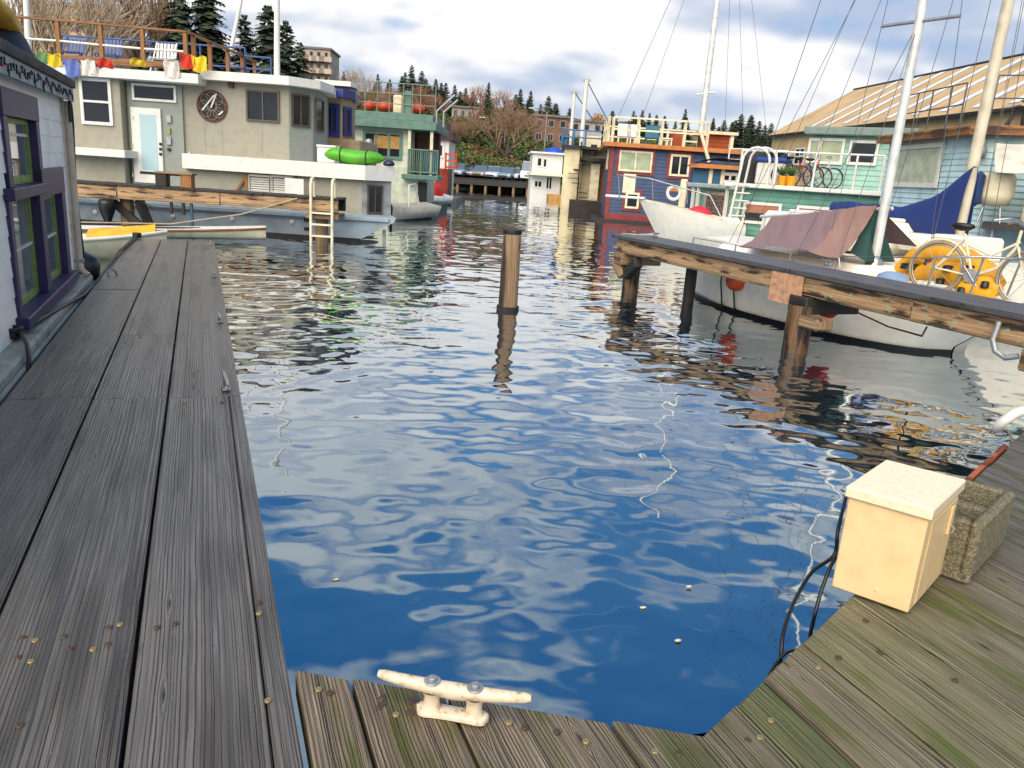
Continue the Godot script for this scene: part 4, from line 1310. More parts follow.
	var d0 := Vector3(-0.62, 0.0, -15.9)
	var dg := thing("dinghy", "small cream dinghy with yellow canvas over its bow past the walkway end", "boat", d0)
	var dr2 := []
	var top := []
	for i in 21:
		var s := i / 20.0
		var w := 0.62 * pow(sin(PI * 0.5 * clampf(s * 1.9, 0.001, 1.0)), 0.7)
		var c := d0 + Vector3(-1, 0, 0.10) * (s * 3.6)
		var hh := 0.50 - 0.14 * sin(PI * s * 0.9)
		dr2.append([c + Vector3(0, hh, w), c + Vector3(0, 0.22, w * 0.9), c + Vector3(0, 0.0, w * 0.45), c + Vector3(0, -0.08, 0), c + Vector3(0, 0.0, -w * 0.45), c + Vector3(0, 0.22, -w * 0.9), c + Vector3(0, hh, -w)])
		if s > 0.04 and s < 0.36: top.append([c + Vector3(0, hh + 0.0, w * 1.04), c + Vector3(0, hh + 0.10, w * 0.5), c + Vector3(0, hh + 0.15, 0), c + Vector3(0, hh + 0.10, -w * 0.5), c + Vector3(0, hh + 0.0, -w * 1.04)])
	put("hull", mb().sheet(dr2, false, true), M.cream, dg)
	put("bow_canvas", mb().sheet(top), paint("yellow", Color.WHITE), dg)
	var gw := []
	for r in dr2: gw.append(r[0])
	put("gunwale", mb().tube(gw, 0.035, 6), M.white, dg)
	put("thwart", mb().box(d0 + Vector3(-2.3, 0.3, 0.2), Vector3(0.25, 0.03, 1.1)), M.wood_beam, dg)

# ---------- far shore: hill, trees, parking pier, town ----------
var hill_noise: FastNoiseLite

func shore_z(x: float) -> float:
	return -66.0 - 0.5 * clampf(x, 0.0, 60.0)

func hill_y(x: float, z: float) -> float:
	var d := shore_z(x) - z
	var nn := hill_noise.get_noise_2d(x, z)
	return -1.0 + 2.2 * smoothstep(2.0, 8.0, d) + 5.5 * smoothstep(10.0, 34.0, d) + 14.0 * smoothstep(34.0, 150.0, d) + nn * 1.6 * smoothstep(8.0, 30.0, d)

func make_hill() -> void:
	hill_noise = noise(0.03, 3, 61)
	var m := mb()
	m.tinted = true
	var n2 := noise(0.12, 3, 62)
	var xs := []
	var x := -140.0
	while x <= 240.0:
		xs.append(x)
		x += 3.0
	var zs := []
	var z := -62.0
	while z >= -290.0:
		zs.append(z)
		z -= 2.0 if z > -125 else 8.0
	var b := 0
	for zz in zs:
		for xx in xs:
			var y := hill_y(xx, zz)
			var e := 0.5
			var nn := Vector3(hill_y(xx - e, zz) - hill_y(xx + e, zz), 2 * e, hill_y(xx, zz - e) - hill_y(xx, zz + e)).normalized()
			var k := clampf(0.5 + n2.get_noise_2d(xx, zz) * 0.9, 0, 1)
			m.col = Color(0.10, 0.085, 0.05).lerp(Color(0.10, 0.13, 0.035), k)
			m.vert(Vector3(xx, y, zz), nn, Vector2(xx, zz))
	var C := xs.size()
	for i in zs.size() - 1:
		for j in C - 1:
			var a := i * C + j
			m.ix.append_array([a, a + C, a + C + 1, a, a + C + 1, a + 1])
	var gm := StandardMaterial3D.new()
	gm.vertex_color_use_as_albedo = true
	gm.roughness = 0.95
	structure("hillside", m, gm)

# needle trees: whorls of drooping sprays
func conifer_meshes(sd: int, wide: float, droop: float, n_whorl: int, per: int) -> Array:
	var r := RandomNumberGenerator.new()
	r.seed = sd
	var t := mb().tube([Vector3.ZERO, Vector3(0, 0.5, 0), Vector3(0, 1, 0)], [0.018, 0.011, 0.002], 6)
	var c := mb()
	c.tinted = true
	for i in n_whorl:
		var f := (i + r.randf() * 0.7) / n_whorl
		var y := 0.07 + 0.92 * f
		var R := wide * pow(1.0 - f, 0.75) * (0.75 + 0.4 * r.randf()) + 0.012
		for k in per:
			var a := TAU * (k + r.randf()) / per + i * 2.4
			f = clampf((i + r.randf() * 2.2) / n_whorl, 0.0, 0.995)
			y = 0.07 + 0.92 * f
			R = wide * pow(1.0 - f, 0.75) * (0.6 + 0.55 * r.randf()) + 0.012
			var len := R * r.randf_range(0.55, 1.15)
			var d := Vector3(cos(a), 0, sin(a))
			var tip := Vector3(0, y - droop * len + 0.02, 0) + d * len
			var root := Vector3(0, y, 0) + d * 0.01
			var s := d.cross(Vector3.UP)
			var br := r.randf_range(0.55, 1.25)
			c.col = Color(0.030 * br, 0.052 * br, 0.026 * br).lerp(Color(0.06, 0.07, 0.025) * br, r.randf() * 0.5)
			# sprays off each limb: small blades to both sides, hanging
			var nb := 4
			for q in nb:
				var g := (q + 0.6) / nb
				var p := root.lerp(tip, g)
				var w := len * 0.42 * (1.15 - g * 0.7)
				for sg in [-1.0, 1.0]:
					var o: Vector3 = p + s * sg * w * r.randf_range(0.7, 1.1) + d * w * 0.5 + Vector3(0, -w * r.randf_range(0.15, 0.75), 0)
					c.poly([p - d * w * 0.28 + Vector3(0, 0.004, 0), o, p + d * w * 0.45 - Vector3(0, 0.01, 0)])
			c.poly([root + s * 0.012, root - s * 0.012, tip])
	return [to_mesh(t, Vector3.ZERO), to_mesh(c, Vector3.ZERO)]

# leafless crowns: limbs that fork into twigs
func bare_meshes(sd: int, spread: float, tall: float) -> Array:
	var r := RandomNumberGenerator.new()
	r.seed = sd
	var t := mb()
	var c := mb()
	var work := [[Vector3.ZERO, Vector3(0, 1, 0), 0.26, 0.022, 0]]
	while work.size() > 0:
		var w: Array = work.pop_back()
		var p: Vector3 = w[0]
		var d: Vector3 = w[1]
		var L: float = w[2]
		var rad: float = w[3]
		var lv: int = w[4]
		var bend := Vector3(r.randf_range(-1, 1), r.randf_range(-0.2, 0.6), r.randf_range(-1, 1)) * 0.18
		var mid := p + d * L * 0.5
		var q := mid + (d + bend).normalized() * L * 0.5
		var tgt: MB = t if lv < 2 else c
		tgt.tube([p, mid, q], [rad, rad * 0.85, rad * 0.7], 5 if lv < 2 else 3, false)
		if lv >= 5: continue
		var n: int = [3, 4, 4, 4, 2][lv]
		for i in n:
			var a: float = TAU * (i + r.randf()) / n
			var ax := d.cross(Vector3(cos(a), 0.31, sin(a))).normalized()
			var nd := d.rotated(ax, r.randf_range(0.25, 0.75) * spread)
			nd = (nd + Vector3(0, 0.18 * tall, 0)).normalized()
			var st: Vector3 = p.lerp(q, r.randf_range(0.45, 1.0)) if lv > 0 else p.lerp(q, r.randf_range(0.6, 1.0))
			work.append([st, nd, L * r.randf_range(0.62, 0.86), maxf(rad * 0.55, 0.0016), lv + 1])
	var hi := 0.0
	for p in c.v: hi = maxf(hi, p.y)
	for q in [t, c]:
		for i in q.v.size(): q.v[i] /= hi
	return [to_mesh(t, Vector3.ZERO), to_mesh(c, Vector3.ZERO)]

# leafy shrub crown made of many leaf faces in clumps
func leafy_meshes(sd: int, n: int, k0: Color, k1: Color) -> Array:
	var r := RandomNumberGenerator.new()
	r.seed = sd
	var t := mb()
	for i in 5: t.tube([Vector3.ZERO, Vector3(r.randf_range(-0.15, 0.15), 0.3, r.randf_range(-0.15, 0.15)), Vector3(r.randf_range(-0.4, 0.4), 0.75, r.randf_range(-0.4, 0.4))], [0.03, 0.02, 0.006], 4, false)
	var c := mb()
	c.tinted = true
	var cl := []
	for i in 16:
		var a := r.randf() * TAU
		var q := sqrt(r.randf())
		cl.append([Vector3(cos(a) * q * 0.42, r.randf_range(0.2, 0.85) * (1.0 - 0.3 * q), sin(a) * q * 0.42), r.randf_range(0.12, 0.24)])
	for i in n:
		var g: Array = cl[r.randi() % cl.size()]
		var u := Vector3(r.randfn(), r.randfn(), r.randfn()).normalized()
		var p: Vector3 = g[0] + u * g[1] * pow(r.randf(), 0.4)
		if p.y < 0.02: p.y = 0.02 + r.randf() * 0.1
		var s := r.randf_range(0.025, 0.055)
		var e := Vector3(r.randfn(), r.randfn(), r.randfn()).normalized()
		var f := u.cross(e).normalized()
		var br := r.randf_range(0.6, 1.3)
		var col := k0.lerp(k1, r.randf())
		c.col = Color(col.r * br, col.g * br, col.b * br)
		c.poly([p - e * s, p + f * s * 0.7, p + e * s, p - f * s * 0.6])
	return [to_mesh(t, Vector3.ZERO), to_mesh(c, Vector3.ZERO)]

func plant(called: String, label: String, cat: String, group: String, ms: Array, bark: Material, leaf: Material, base: Vector3, h: float, wide: float, turn: float) -> void:
	var o := thing(called, label, cat, base, group)
	var tr := Transform3D(Basis(Vector3.UP, turn).scaled(Vector3(h * wide, h, h * wide)), base)
	share("trunk", ms[0], bark, o, tr)
	share("crown", ms[1], leaf, o, tr)

func make_trees() -> void:
	var bark := paint("bark", Color(0.30, 0.26, 0.22), 0.95)
	var twig := paint("twig_brown", Color(0.52, 0.42, 0.32), 0.95, 0.0, "")
	var twig2 := paint("twig_rust", Color(0.58, 0.42, 0.33), 0.95, 0.0, "")
	var twig3 := paint("twig_grey", Color(0.66, 0.58, 0.48), 0.95, 0.0, "")
	var leaf := StandardMaterial3D.new()
	leaf.vertex_color_use_as_albedo = true
	leaf.roughness = 0.85
	var con := [conifer_meshes(1, 0.25, 0.45, 46, 8), conifer_meshes(2, 0.22, 0.30, 42, 8), conifer_meshes(3, 0.27, 0.65, 56, 9), conifer_meshes(4, 0.25, 0.2, 50, 9)]
	var bare := [bare_meshes(5, 1.0, 1.0), bare_meshes(6, 1.25, 0.7), bare_meshes(7, 0.7, 1.4)]
	var lf := [leafy_meshes(11, 900, Color(0.05, 0.09, 0.025), Color(0.13, 0.16, 0.04)), leafy_meshes(12, 900, Color(0.12, 0.07, 0.035), Color(0.20, 0.13, 0.05)), leafy_meshes(13, 900, Color(0.15, 0.15, 0.03), Color(0.24, 0.21, 0.05))]
	# u, v of the top, distance, variant, width factor, label, group
	var dense := ["dark conifer with drooping boughs behind the grey house", "conifers behind the grey house"]
	var hilltop := ["small dark pointed conifer on the far hilltop", "conifers along the far hilltop"]
	var right := ["dark green conifer in the far grove beside the tan warehouse", "conifers beside the tan warehouse"]
	var mid := ["tall dark conifer among the hillside trees above the green house", "conifers above the green house"]
	var bright := ["bright green pointed conifer standing alone above the parked cars", ""]
	var cons := [[178, -22, 74, 2, 1.2, dense], [205, -28, 78, 2, 1.2, dense], [268, 2, 70, 2, 1.35, dense], [244, 12, 82, 0, 1.2, dense], [286, 18, 76, 0, 1.3, dense], [300, 40, 84, 0, 1.2, dense],
		[162, -10, 84, 0, 1.1, dense],
		[412, 64, 170, 0, 1.0, mid], [402, 75, 175, 1, 1.1, mid], [422, 70, 178, 0, 1.1, mid], [436, 78, 180, 3, 1.1, mid], [446, 82, 185, 1, 1.2, mid], [455, 84, 190, 1, 1.2, mid], [466, 87, 190, 1, 1.3, mid], [473, 90, 185, 1, 1.2, mid], [332, 67, 175, 1, 0.9, mid], [344, 70, 178, 1, 0.9, mid], [390, 78, 172, 0, 1.0, mid], [378, 73, 176, 1, 1.0, mid], [430, 84, 176, 3, 1.2, mid],
		[489, 81, 116, 3, 0.66, bright],
		[521, 88, 190, 1, 1.0, hilltop], [531, 90, 192, 1, 1.0, hilltop], [549, 95, 180, 0, 1.1, hilltop], [541, 103, 188, 1, 1.1, hilltop], [557, 103, 186, 0, 1.0, hilltop], [570, 107, 200, 0, 1.1, hilltop], [613, 110, 190, 3, 1.5, hilltop], [634, 110, 210, 1, 1.1, hilltop], [643, 109, 212, 1, 1.1, hilltop], [650, 112, 214, 1, 1.2, hilltop], [665, 115, 214, 3, 1.3, hilltop], [686, 108, 205, 1, 0.9, hilltop], [676, 120, 214, 1, 1.2, hilltop], [657, 114, 216, 0, 1.2, hilltop],
		[714, 117, 190, 1, 0.9, right], [725, 119, 180, 0, 1.1, right], [733, 121, 176, 3, 1.2, right], [742, 113, 178, 0, 1.15, right], [752, 114, 178, 0, 1.2, right], [760, 120, 182, 1, 1.2, right], [772, 122, 182, 0, 1.2, right], [719, 126, 178, 3, 1.4, right], [748, 128, 172, 3, 1.5, right]]
	var more := []
	for q in cons:
		if q[2] > 120 and q[5] != bright:
			more.append([q[0] + rng.randf_range(-7, 7), q[1] + rng.randf_range(3, 12), q[2] + rng.randf_range(-8, 12), rng.randi() % 4, q[4] * 1.15, q[5]])
			more.append([q[0] + rng.randf_range(-9, 9), q[1] + rng.randf_range(8, 20), q[2] - rng.randf_range(2, 16), rng.randi() % 4, q[4] * 1.3, q[5]])
	cons.append_array(more)
	for q in cons:
		var top := at_dist(q[0], q[1], q[2])
		var gy := hill_y(top.x, top.z)
		plant("conifer", q[5][0], "tree", q[5][1], con[q[3]], bark, leaf, Vector3(top.x, gy - 0.2, top.z), top.y - gy, q[4] * (1.3 if q[2] > 120 else 1.0) * rng.randf_range(0.9, 1.1), rng.randf() * TAU)
	var g1 := ["bare pale-limbed tree behind the cedar roof rail", "bare trees behind the grey house"]
	var g2 := ["bare reddish-brown tree on the slope above the green house", "bare trees on the slope above the green house"]
	var g3 := ["bare brown tree on the bank above the parked cars", "bare trees above the parked cars"]
	var g4 := ["very wide bare tree with olive twigs beside the brick building", ""]
	var bs := [[30, -30, 78, 2, 1.1, g1, 2], [58, -40, 74, 0, 1.0, g1, 2], [112, -30, 80, 0, 1.0, g1, 2], [135, -35, 78, 2, 1.0, g1, 0], [200, 34, 84, 1, 1.1, g1, 0],
		[362, 66, 150, 0, 1.2, g2, 2], [352, 76, 130, 1, 1.1, g2, 1], [376, 82, 130, 1, 1.1, g2, 0], [395, 84, 125, 0, 1.2, g2, 1], [418, 84, 120, 0, 1.2, g2, 1], [385, 92, 115, 1, 1.2, g2, 0], [440, 92, 125, 0, 1.2, g2, 1], [408, 94, 112, 2, 1.4, g2, 1],
		[478, 84, 130, 0, 1.2, g3, 1], [500, 88, 132, 0, 1.1, g3, 1], [472, 112, 112, 1, 1.1, g3, 0], [486, 105, 118, 0, 1.0, g3, 1], [460, 120, 110, 1, 1.2, g3, 0], [497, 108, 116, 2, 1.2, g3, 1], [522, 106, 122, 0, 1.1, g3, 0], [450, 118, 112, 0, 1.1, g3, 1],
		[511, 100, 104, 1, 1.35, g4, 0]]
	for q in bs:
		var top := at_dist(q[0], q[1], q[2])
		var gy := hill_y(top.x, top.z)
		plant("bare_tree", q[5][0], "tree", q[5][1], bare[q[3]], bark, [twig, twig2, twig3][q[6]], Vector3(top.x, gy - 0.2, top.z), (top.y - gy) * 1.05, q[4], rng.randf() * TAU)
	var top := at_dist(599, 106, 150)
	plant("autumn_tree", "orange-leaved autumn tree behind the cream house's masts", "tree", "", leafy_meshes(14, 1400, Color(0.30, 0.13, 0.03), Color(0.42, 0.22, 0.05)), bark, leaf, Vector3(top.x, hill_y(top.x, top.z) - 0.2, top.z), top.y - hill_y(top.x, top.z), 0.55, 0.0)
	var b1 := ["rounded green shrub on the bank above the parked cars", "green shrubs on the bank"]
	var b2 := ["rust-brown shrub on the bank above the parked cars", "brown shrubs on the bank"]
	var b3 := ["yellow-green shrub on the bank above the parked cars", "yellow-green shrubs on the bank"]
	for q in [[452, 158, 98, 1.0, 1], [462, 150, 100, 1.3, 2], [470, 160, 97, 1.1, 0], [478, 156, 99, 1.3, 0], [488, 162, 97, 1.2, 1], [496, 158, 100, 1.3, 2], [505, 163, 98, 1.2, 1], [513, 160, 97, 1.4, 0], [458, 163, 95, 1.2, 0], [444, 150, 104, 1.4, 0], [476, 146, 106, 1.6, 1], [490, 148, 108, 1.4, 1], [465, 142, 108, 1.4, 2], [520, 150, 106, 1.5, 0], [530, 145, 112, 1.6, 0], [447, 140, 110, 1.5, 1], [455, 146, 106, 1.3, 0], [483, 152, 103, 1.3, 2], [500, 150, 104, 1.4, 1], [524, 160, 100, 1.2, 1]]:
		var p := at_dist(q[0], q[1], q[2])
		var gy := hill_y(p.x, p.z)
		plant("shrub", [b1, b2, b3][q[4]][0], "shrub", [b1, b2, b3][q[4]][1], lf[q[4]], bark, leaf, Vector3(p.x, gy - 0.1, p.z), maxf(p.y - gy, 1.2) * 1.2, q[3], rng.randf() * TAU)
	# tangled brush that nobody could count
	var kinds := [["hillside_brush", "tangled green and brown brush covering the far hillside", 0, 2600, -20.0, 110.0, leaf, 0], ["bramble", "tangled bare brown scrub behind the grey house and on the slope", 1, 380, -40.0, 60.0, leaf, 1]]
	for kd in kinds:
		var mm := MultiMesh.new()
		mm.transform_format = MultiMesh.TRANSFORM_3D
		mm.mesh = lf[kd[7]][1]
		mm.instance_count = kd[3]
		for i in kd[3]:
			var px := rng.randf_range(kd[4], kd[5])
			var pz := shore_z(px) - 8.0 - pow(rng.randf(), 1.4) * 95.0
			var s := rng.randf_range(1.4, 3.6)
			mm.set_instance_transform(i, Transform3D(Basis(Vector3.UP, rng.randf() * TAU).scaled(Vector3(s * 1.3, s, s * 1.3)), Vector3(px, hill_y(px, pz) - 0.2, pz)))
		var mi := MultiMeshInstance3D.new()
		mi.multimesh = mm
		mi.material_override = kd[6]
		mi.name = numbered(kd[0])
		add_child(mi)
		tag(mi, kd[1], "brush", "", "stuff")

func make_car(called: String, label: String, o: Vector3, fr: Transform3D, body: Color, key: String, van := false) -> void:
	# nose towards the water (+z local)
	var c := thing(called, label, "van" if van else "car", o, "cars on the parking pier")
	var f := Transform3D(fr.basis, o)
	var bm := paint("car_" + key, body, 0.25, 0.2, "")
	var rows := []
	var pf := [[2.2, 0.45, 0.62, 0.82], [2.15, 0.35, 0.78, 0.9], [1.2, 0.3, 0.92, 0.92], [-1.9, 0.3, 0.95, 0.92], [-2.15, 0.4, 0.9, 0.88]]
	if van: pf = [[2.3, 0.5, 0.9, 0.9], [2.2, 0.4, 1.15, 0.95], [1.7, 0.35, 1.3, 0.97], [-2.2, 0.35, 1.35, 0.97], [-2.3, 0.45, 1.3, 0.95]]
	for p in pf:
		var w: float = p[3]
		rows.append([Vector3(-w, p[1], p[0]), Vector3(-w, p[2] - 0.08, p[0]), Vector3(-w * 0.9, p[2], p[0]), Vector3(w * 0.9, p[2], p[0]), Vector3(w, p[2] - 0.08, p[0]), Vector3(w, p[1], p[0])])
	var m := mb(f)
	m.sheet(rows, true, true)
	m.poly(rows[0])
	m.poly([rows[4][5], rows[4][4], rows[4][3], rows[4][2], rows[4][1], rows[4][0]])
	put("body", m, bm, c)
	var hb := 0.93 if not van else 1.32
	var ht := 1.48 if not van else 2.25
	var zf := 0.95 if not van else 1.75
	var zr := -1.75 if not van else -2.2
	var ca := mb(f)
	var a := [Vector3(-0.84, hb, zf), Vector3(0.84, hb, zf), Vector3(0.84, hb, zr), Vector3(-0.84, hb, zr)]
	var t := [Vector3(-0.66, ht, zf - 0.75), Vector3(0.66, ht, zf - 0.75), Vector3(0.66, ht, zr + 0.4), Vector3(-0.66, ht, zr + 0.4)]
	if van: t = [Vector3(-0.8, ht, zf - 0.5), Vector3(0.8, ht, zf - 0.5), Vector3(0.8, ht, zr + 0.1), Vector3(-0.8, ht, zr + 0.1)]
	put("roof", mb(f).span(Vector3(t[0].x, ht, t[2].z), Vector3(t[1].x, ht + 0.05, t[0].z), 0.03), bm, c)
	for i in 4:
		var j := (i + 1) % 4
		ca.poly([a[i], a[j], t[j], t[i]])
	put("cabin_glass", ca, paint("car_glass_sky", Color(0.30, 0.35, 0.40), 0.08, 0.0, ""), c)  # sky reflection painted in: glass colour lightened to pale blue-grey
	for sx in [-1.0, 1.0]:
		put("headlight", mb(f).box(Vector3(sx * 0.66, 0.66 if not van else 0.85, 2.19 if not van else 2.27), Vector3(0.3, 0.14, 0.08), 0.03), paint("headlight", Color(0.9, 0.9, 0.88), 0.2, 0.3, ""), c)
		for sz in [-1.35, 1.4]:
			var wt := f * Transform3D(Basis(Vector3.BACK, PI / 2), Vector3(sx * 0.82, 0.32, sz))
			var w := put("wheel", mb(wt).lathe([[0.2, -0.1], [0.32, -0.09], [0.32, 0.09], [0.2, 0.1], [0.0, 0.08]], Vector3.ZERO, 14), M.rubber, c)
	put("grille", mb(f).box(Vector3(0, 0.52 if not van else 0.7, 2.21 if not van else 2.3), Vector3(0.9, 0.16, 0.04), 0.01), M.black, c)

func make_far_shore() -> void:
	make_hill()
	var fr := frame(on_y(500, 191.5), Vector3(0.945, 0, 0.326))
	var py := 1.15
	var x0 := on_wall(fr, 440, 180, 0).x
	var x1 := on_wall(fr, 548, 184, 0).x
	var pk := thing("parking_pier", "dark timber parking pier on piles below the hillside", "pier", fr * Vector3(0, 0, -5))
	put("deck", mb(fr).span(Vector3(x0, py - 0.25, -16), Vector3(x1, py, 0.0)), paint("asphalt", Color(0.36, 0.37, 0.39), 0.9), pk)
	put("edge_beam", mb(fr).span(Vector3(x0, py - 0.6, 0.0), Vector3(x1, py - 0.02, 0.25)), M.wood_dark, pk)
	put("kerb_log", mb(fr).span(Vector3(x0, py, -0.1), Vector3(x1, py + 0.1, 0.2), 0.03), M.wood_dark, pk)
	var xx := x0 + 0.4
	while xx < x1:
		for z in [0.0, -3.0, -6.0]: put("pile", mb(fr).tube([Vector3(xx, -0.5, z), Vector3(xx, py - 0.3, z)], 0.16, 8), M.wood_beam if z == 0.0 else M.wood_dark, pk)
		xx += 1.55
	put("bulkhead", mb(fr).span(Vector3(x0, -0.5, -9.2), Vector3(x1, py - 0.3, -9.0)), M.wood_dark, pk)
	var cs := [[459, Color(0.62, 0.66, 0.72), "silver", "silver car parked first on the pier beside the white house"], [467, Color(0.30, 0.34, 0.42), "slate", "slate blue car tucked behind the silver one on the pier"], [481, Color(0.50, 0.47, 0.44), "taupe", "taupe hatchback between the slate and the pale blue car"], [494, Color(0.72, 0.76, 0.82), "pale_blue", "pale blue car between the taupe and the grey-blue car"], [507, Color(0.45, 0.52, 0.58), "grey_blue", "grey-blue car beside the white car on the pier"], [514, Color(0.82, 0.83, 0.84), "white", "white car beside the white van on the pier"]]
	for i in cs.size():
		var q: Array = cs[i]
		var zz: float = -2.6 - (1.4 if i == 1 or i == 5 else 0.0)
		var p := on_wall(fr, q[0], 178, zz)
		make_car("parked_car", q[3], fr * Vector3(p.x, py + 0.002, zz), Transform3D(fr.basis.rotated(Vector3.UP, -0.25), Vector3.ZERO), q[1], q[2])
	var vp := on_wall(fr, 530, 178, -3.4)
	make_car("parked_van", "white van parked at the end of the pier row", fr * Vector3(vp.x, py + 0.002, -3.4), Transform3D(fr.basis.rotated(Vector3.UP, -0.15), Vector3.ZERO), Color(0.88, 0.88, 0.86), "van_white", true)
	# buildings up the hill
	var defs := [
		# u0, v0, u1, v1, dist, colour, key, cols, rows, name, label, category
		[300, 48, 330, 86, 150, Color(0.72, 0.66, 0.60), "tan_block", 4, 3, "apartment_block", "pale tan apartment block with balconies above the wheelhouse", "building"],
		[452, 107, 480, 135, 165, Color(0.56, 0.54, 0.50), "concrete_block", 4, 2, "concrete_building", "flat grey concrete building beside the lone green conifer", "building"],
		[534, 116, 566, 160, 125, Color(0.46, 0.34, 0.28), "brick_block", 3, 3, "brick_building", "brown brick building with white windows beside the wide bare tree", "building"],
		[28, 3, 110, 42, 120, Color(0.74, 0.60, 0.48), "peach_block", 6, 2, "apartment_block", "long peach apartment block seen through the bare trees", "building"],
		[560, 120, 600, 160, 135, Color(0.66, 0.63, 0.60), "grey_block", 4, 3, "apartment_block", "pale grey block behind the cream house's masts", "building"]]
	for d in defs:
		var mid := at_dist((d[0] + d[2]) * 0.5, 170, d[4])
		mid.y = 0
		var f := frame(mid, Vector3(0.945, 0, 0.326))
		var r := wall_rect(f, d[0], d[1], d[2], d[3], 0)
		var gy := minf(hill_y(mid.x, mid.z) - 1.0, r[1])
		var o := thing(d[9], d[10], d[11], Vector3(mid.x, gy, mid.z))
		put("wall", mb(f).span(Vector3(r[0], gy, -9), Vector3(r[2], r[3], 0)), paint("block_" + d[6], d[5], 0.85, 0.0, "grime", 0.1), o)
		put("roof", mb(f).span(Vector3(r[0] - 0.25, r[3], -9.2), Vector3(r[2] + 0.25, r[3] + 0.35, 0.3)), paint("block_roof", Color(0.45, 0.42, 0.40), 0.8), o)
		for i in d[7]:
			for j in d[8]:
				var cx: float = lerpf(r[0], r[2], (i + 0.5) / d[7])
				var cy: float = lerpf(r[1], r[3], (j + 0.55) / d[8])
				var ww: float = (r[2] - r[0]) / d[7] * 0.27
				var hh: float = (r[3] - r[1]) / d[8] * 0.27
				window(o, f, [cx - ww, cy - hh, cx + ww, cy + hh], 0.01, paint("frame_dull", Color(0.58, 0.54, 0.49), 0.7), M.dark_glass, 2 if j % 2 else 1, 1, 0.12)
			if d[6] == "tan_block" or d[6] == "peach_block":
				for j in d[8]:
					var cx: float = lerpf(r[0], r[2], (i + 0.5) / d[7])
					var cy: float = lerpf(r[1], r[3], (j + 0.2) / d[8])
					put("balcony", mb(f).span(Vector3(cx - 1.1, cy - 0.5, 0.02), Vector3(cx + 1.1, cy + 0.35, 1.1)), paint("block_" + d[6], Color.WHITE), o)
	for s in [[507, 102, 120, "grey street lamp on the bank beside the lone green conifer"], [547, 113, 112, "grey street lamp before the brown brick building"], [497, 122, 116, "short street lamp above the parked cars"]]:
		var tp := at_dist(s[0], s[1], s[2])
		var gy := hill_y(tp.x, tp.z)
		var o := thing("street_lamp", s[3], "street lamp", Vector3(tp.x, gy - 0.1, tp.z))
		put("pole", mb().tube([Vector3(tp.x, gy - 0.1, tp.z), tp], [0.13, 0.08], 8), M.galvanised, o)
		put("arm", mb().tube([tp, tp + Vector3(-0.9, 0.4, 0), tp + Vector3(-2.0, 0.45, 0)], 0.07, 6), M.galvanised, o)
		put("lamp_head", mb().box(tp + Vector3(-2.3, 0.42, 0), Vector3(0.8, 0.16, 0.35), 0.04), M.white, o)

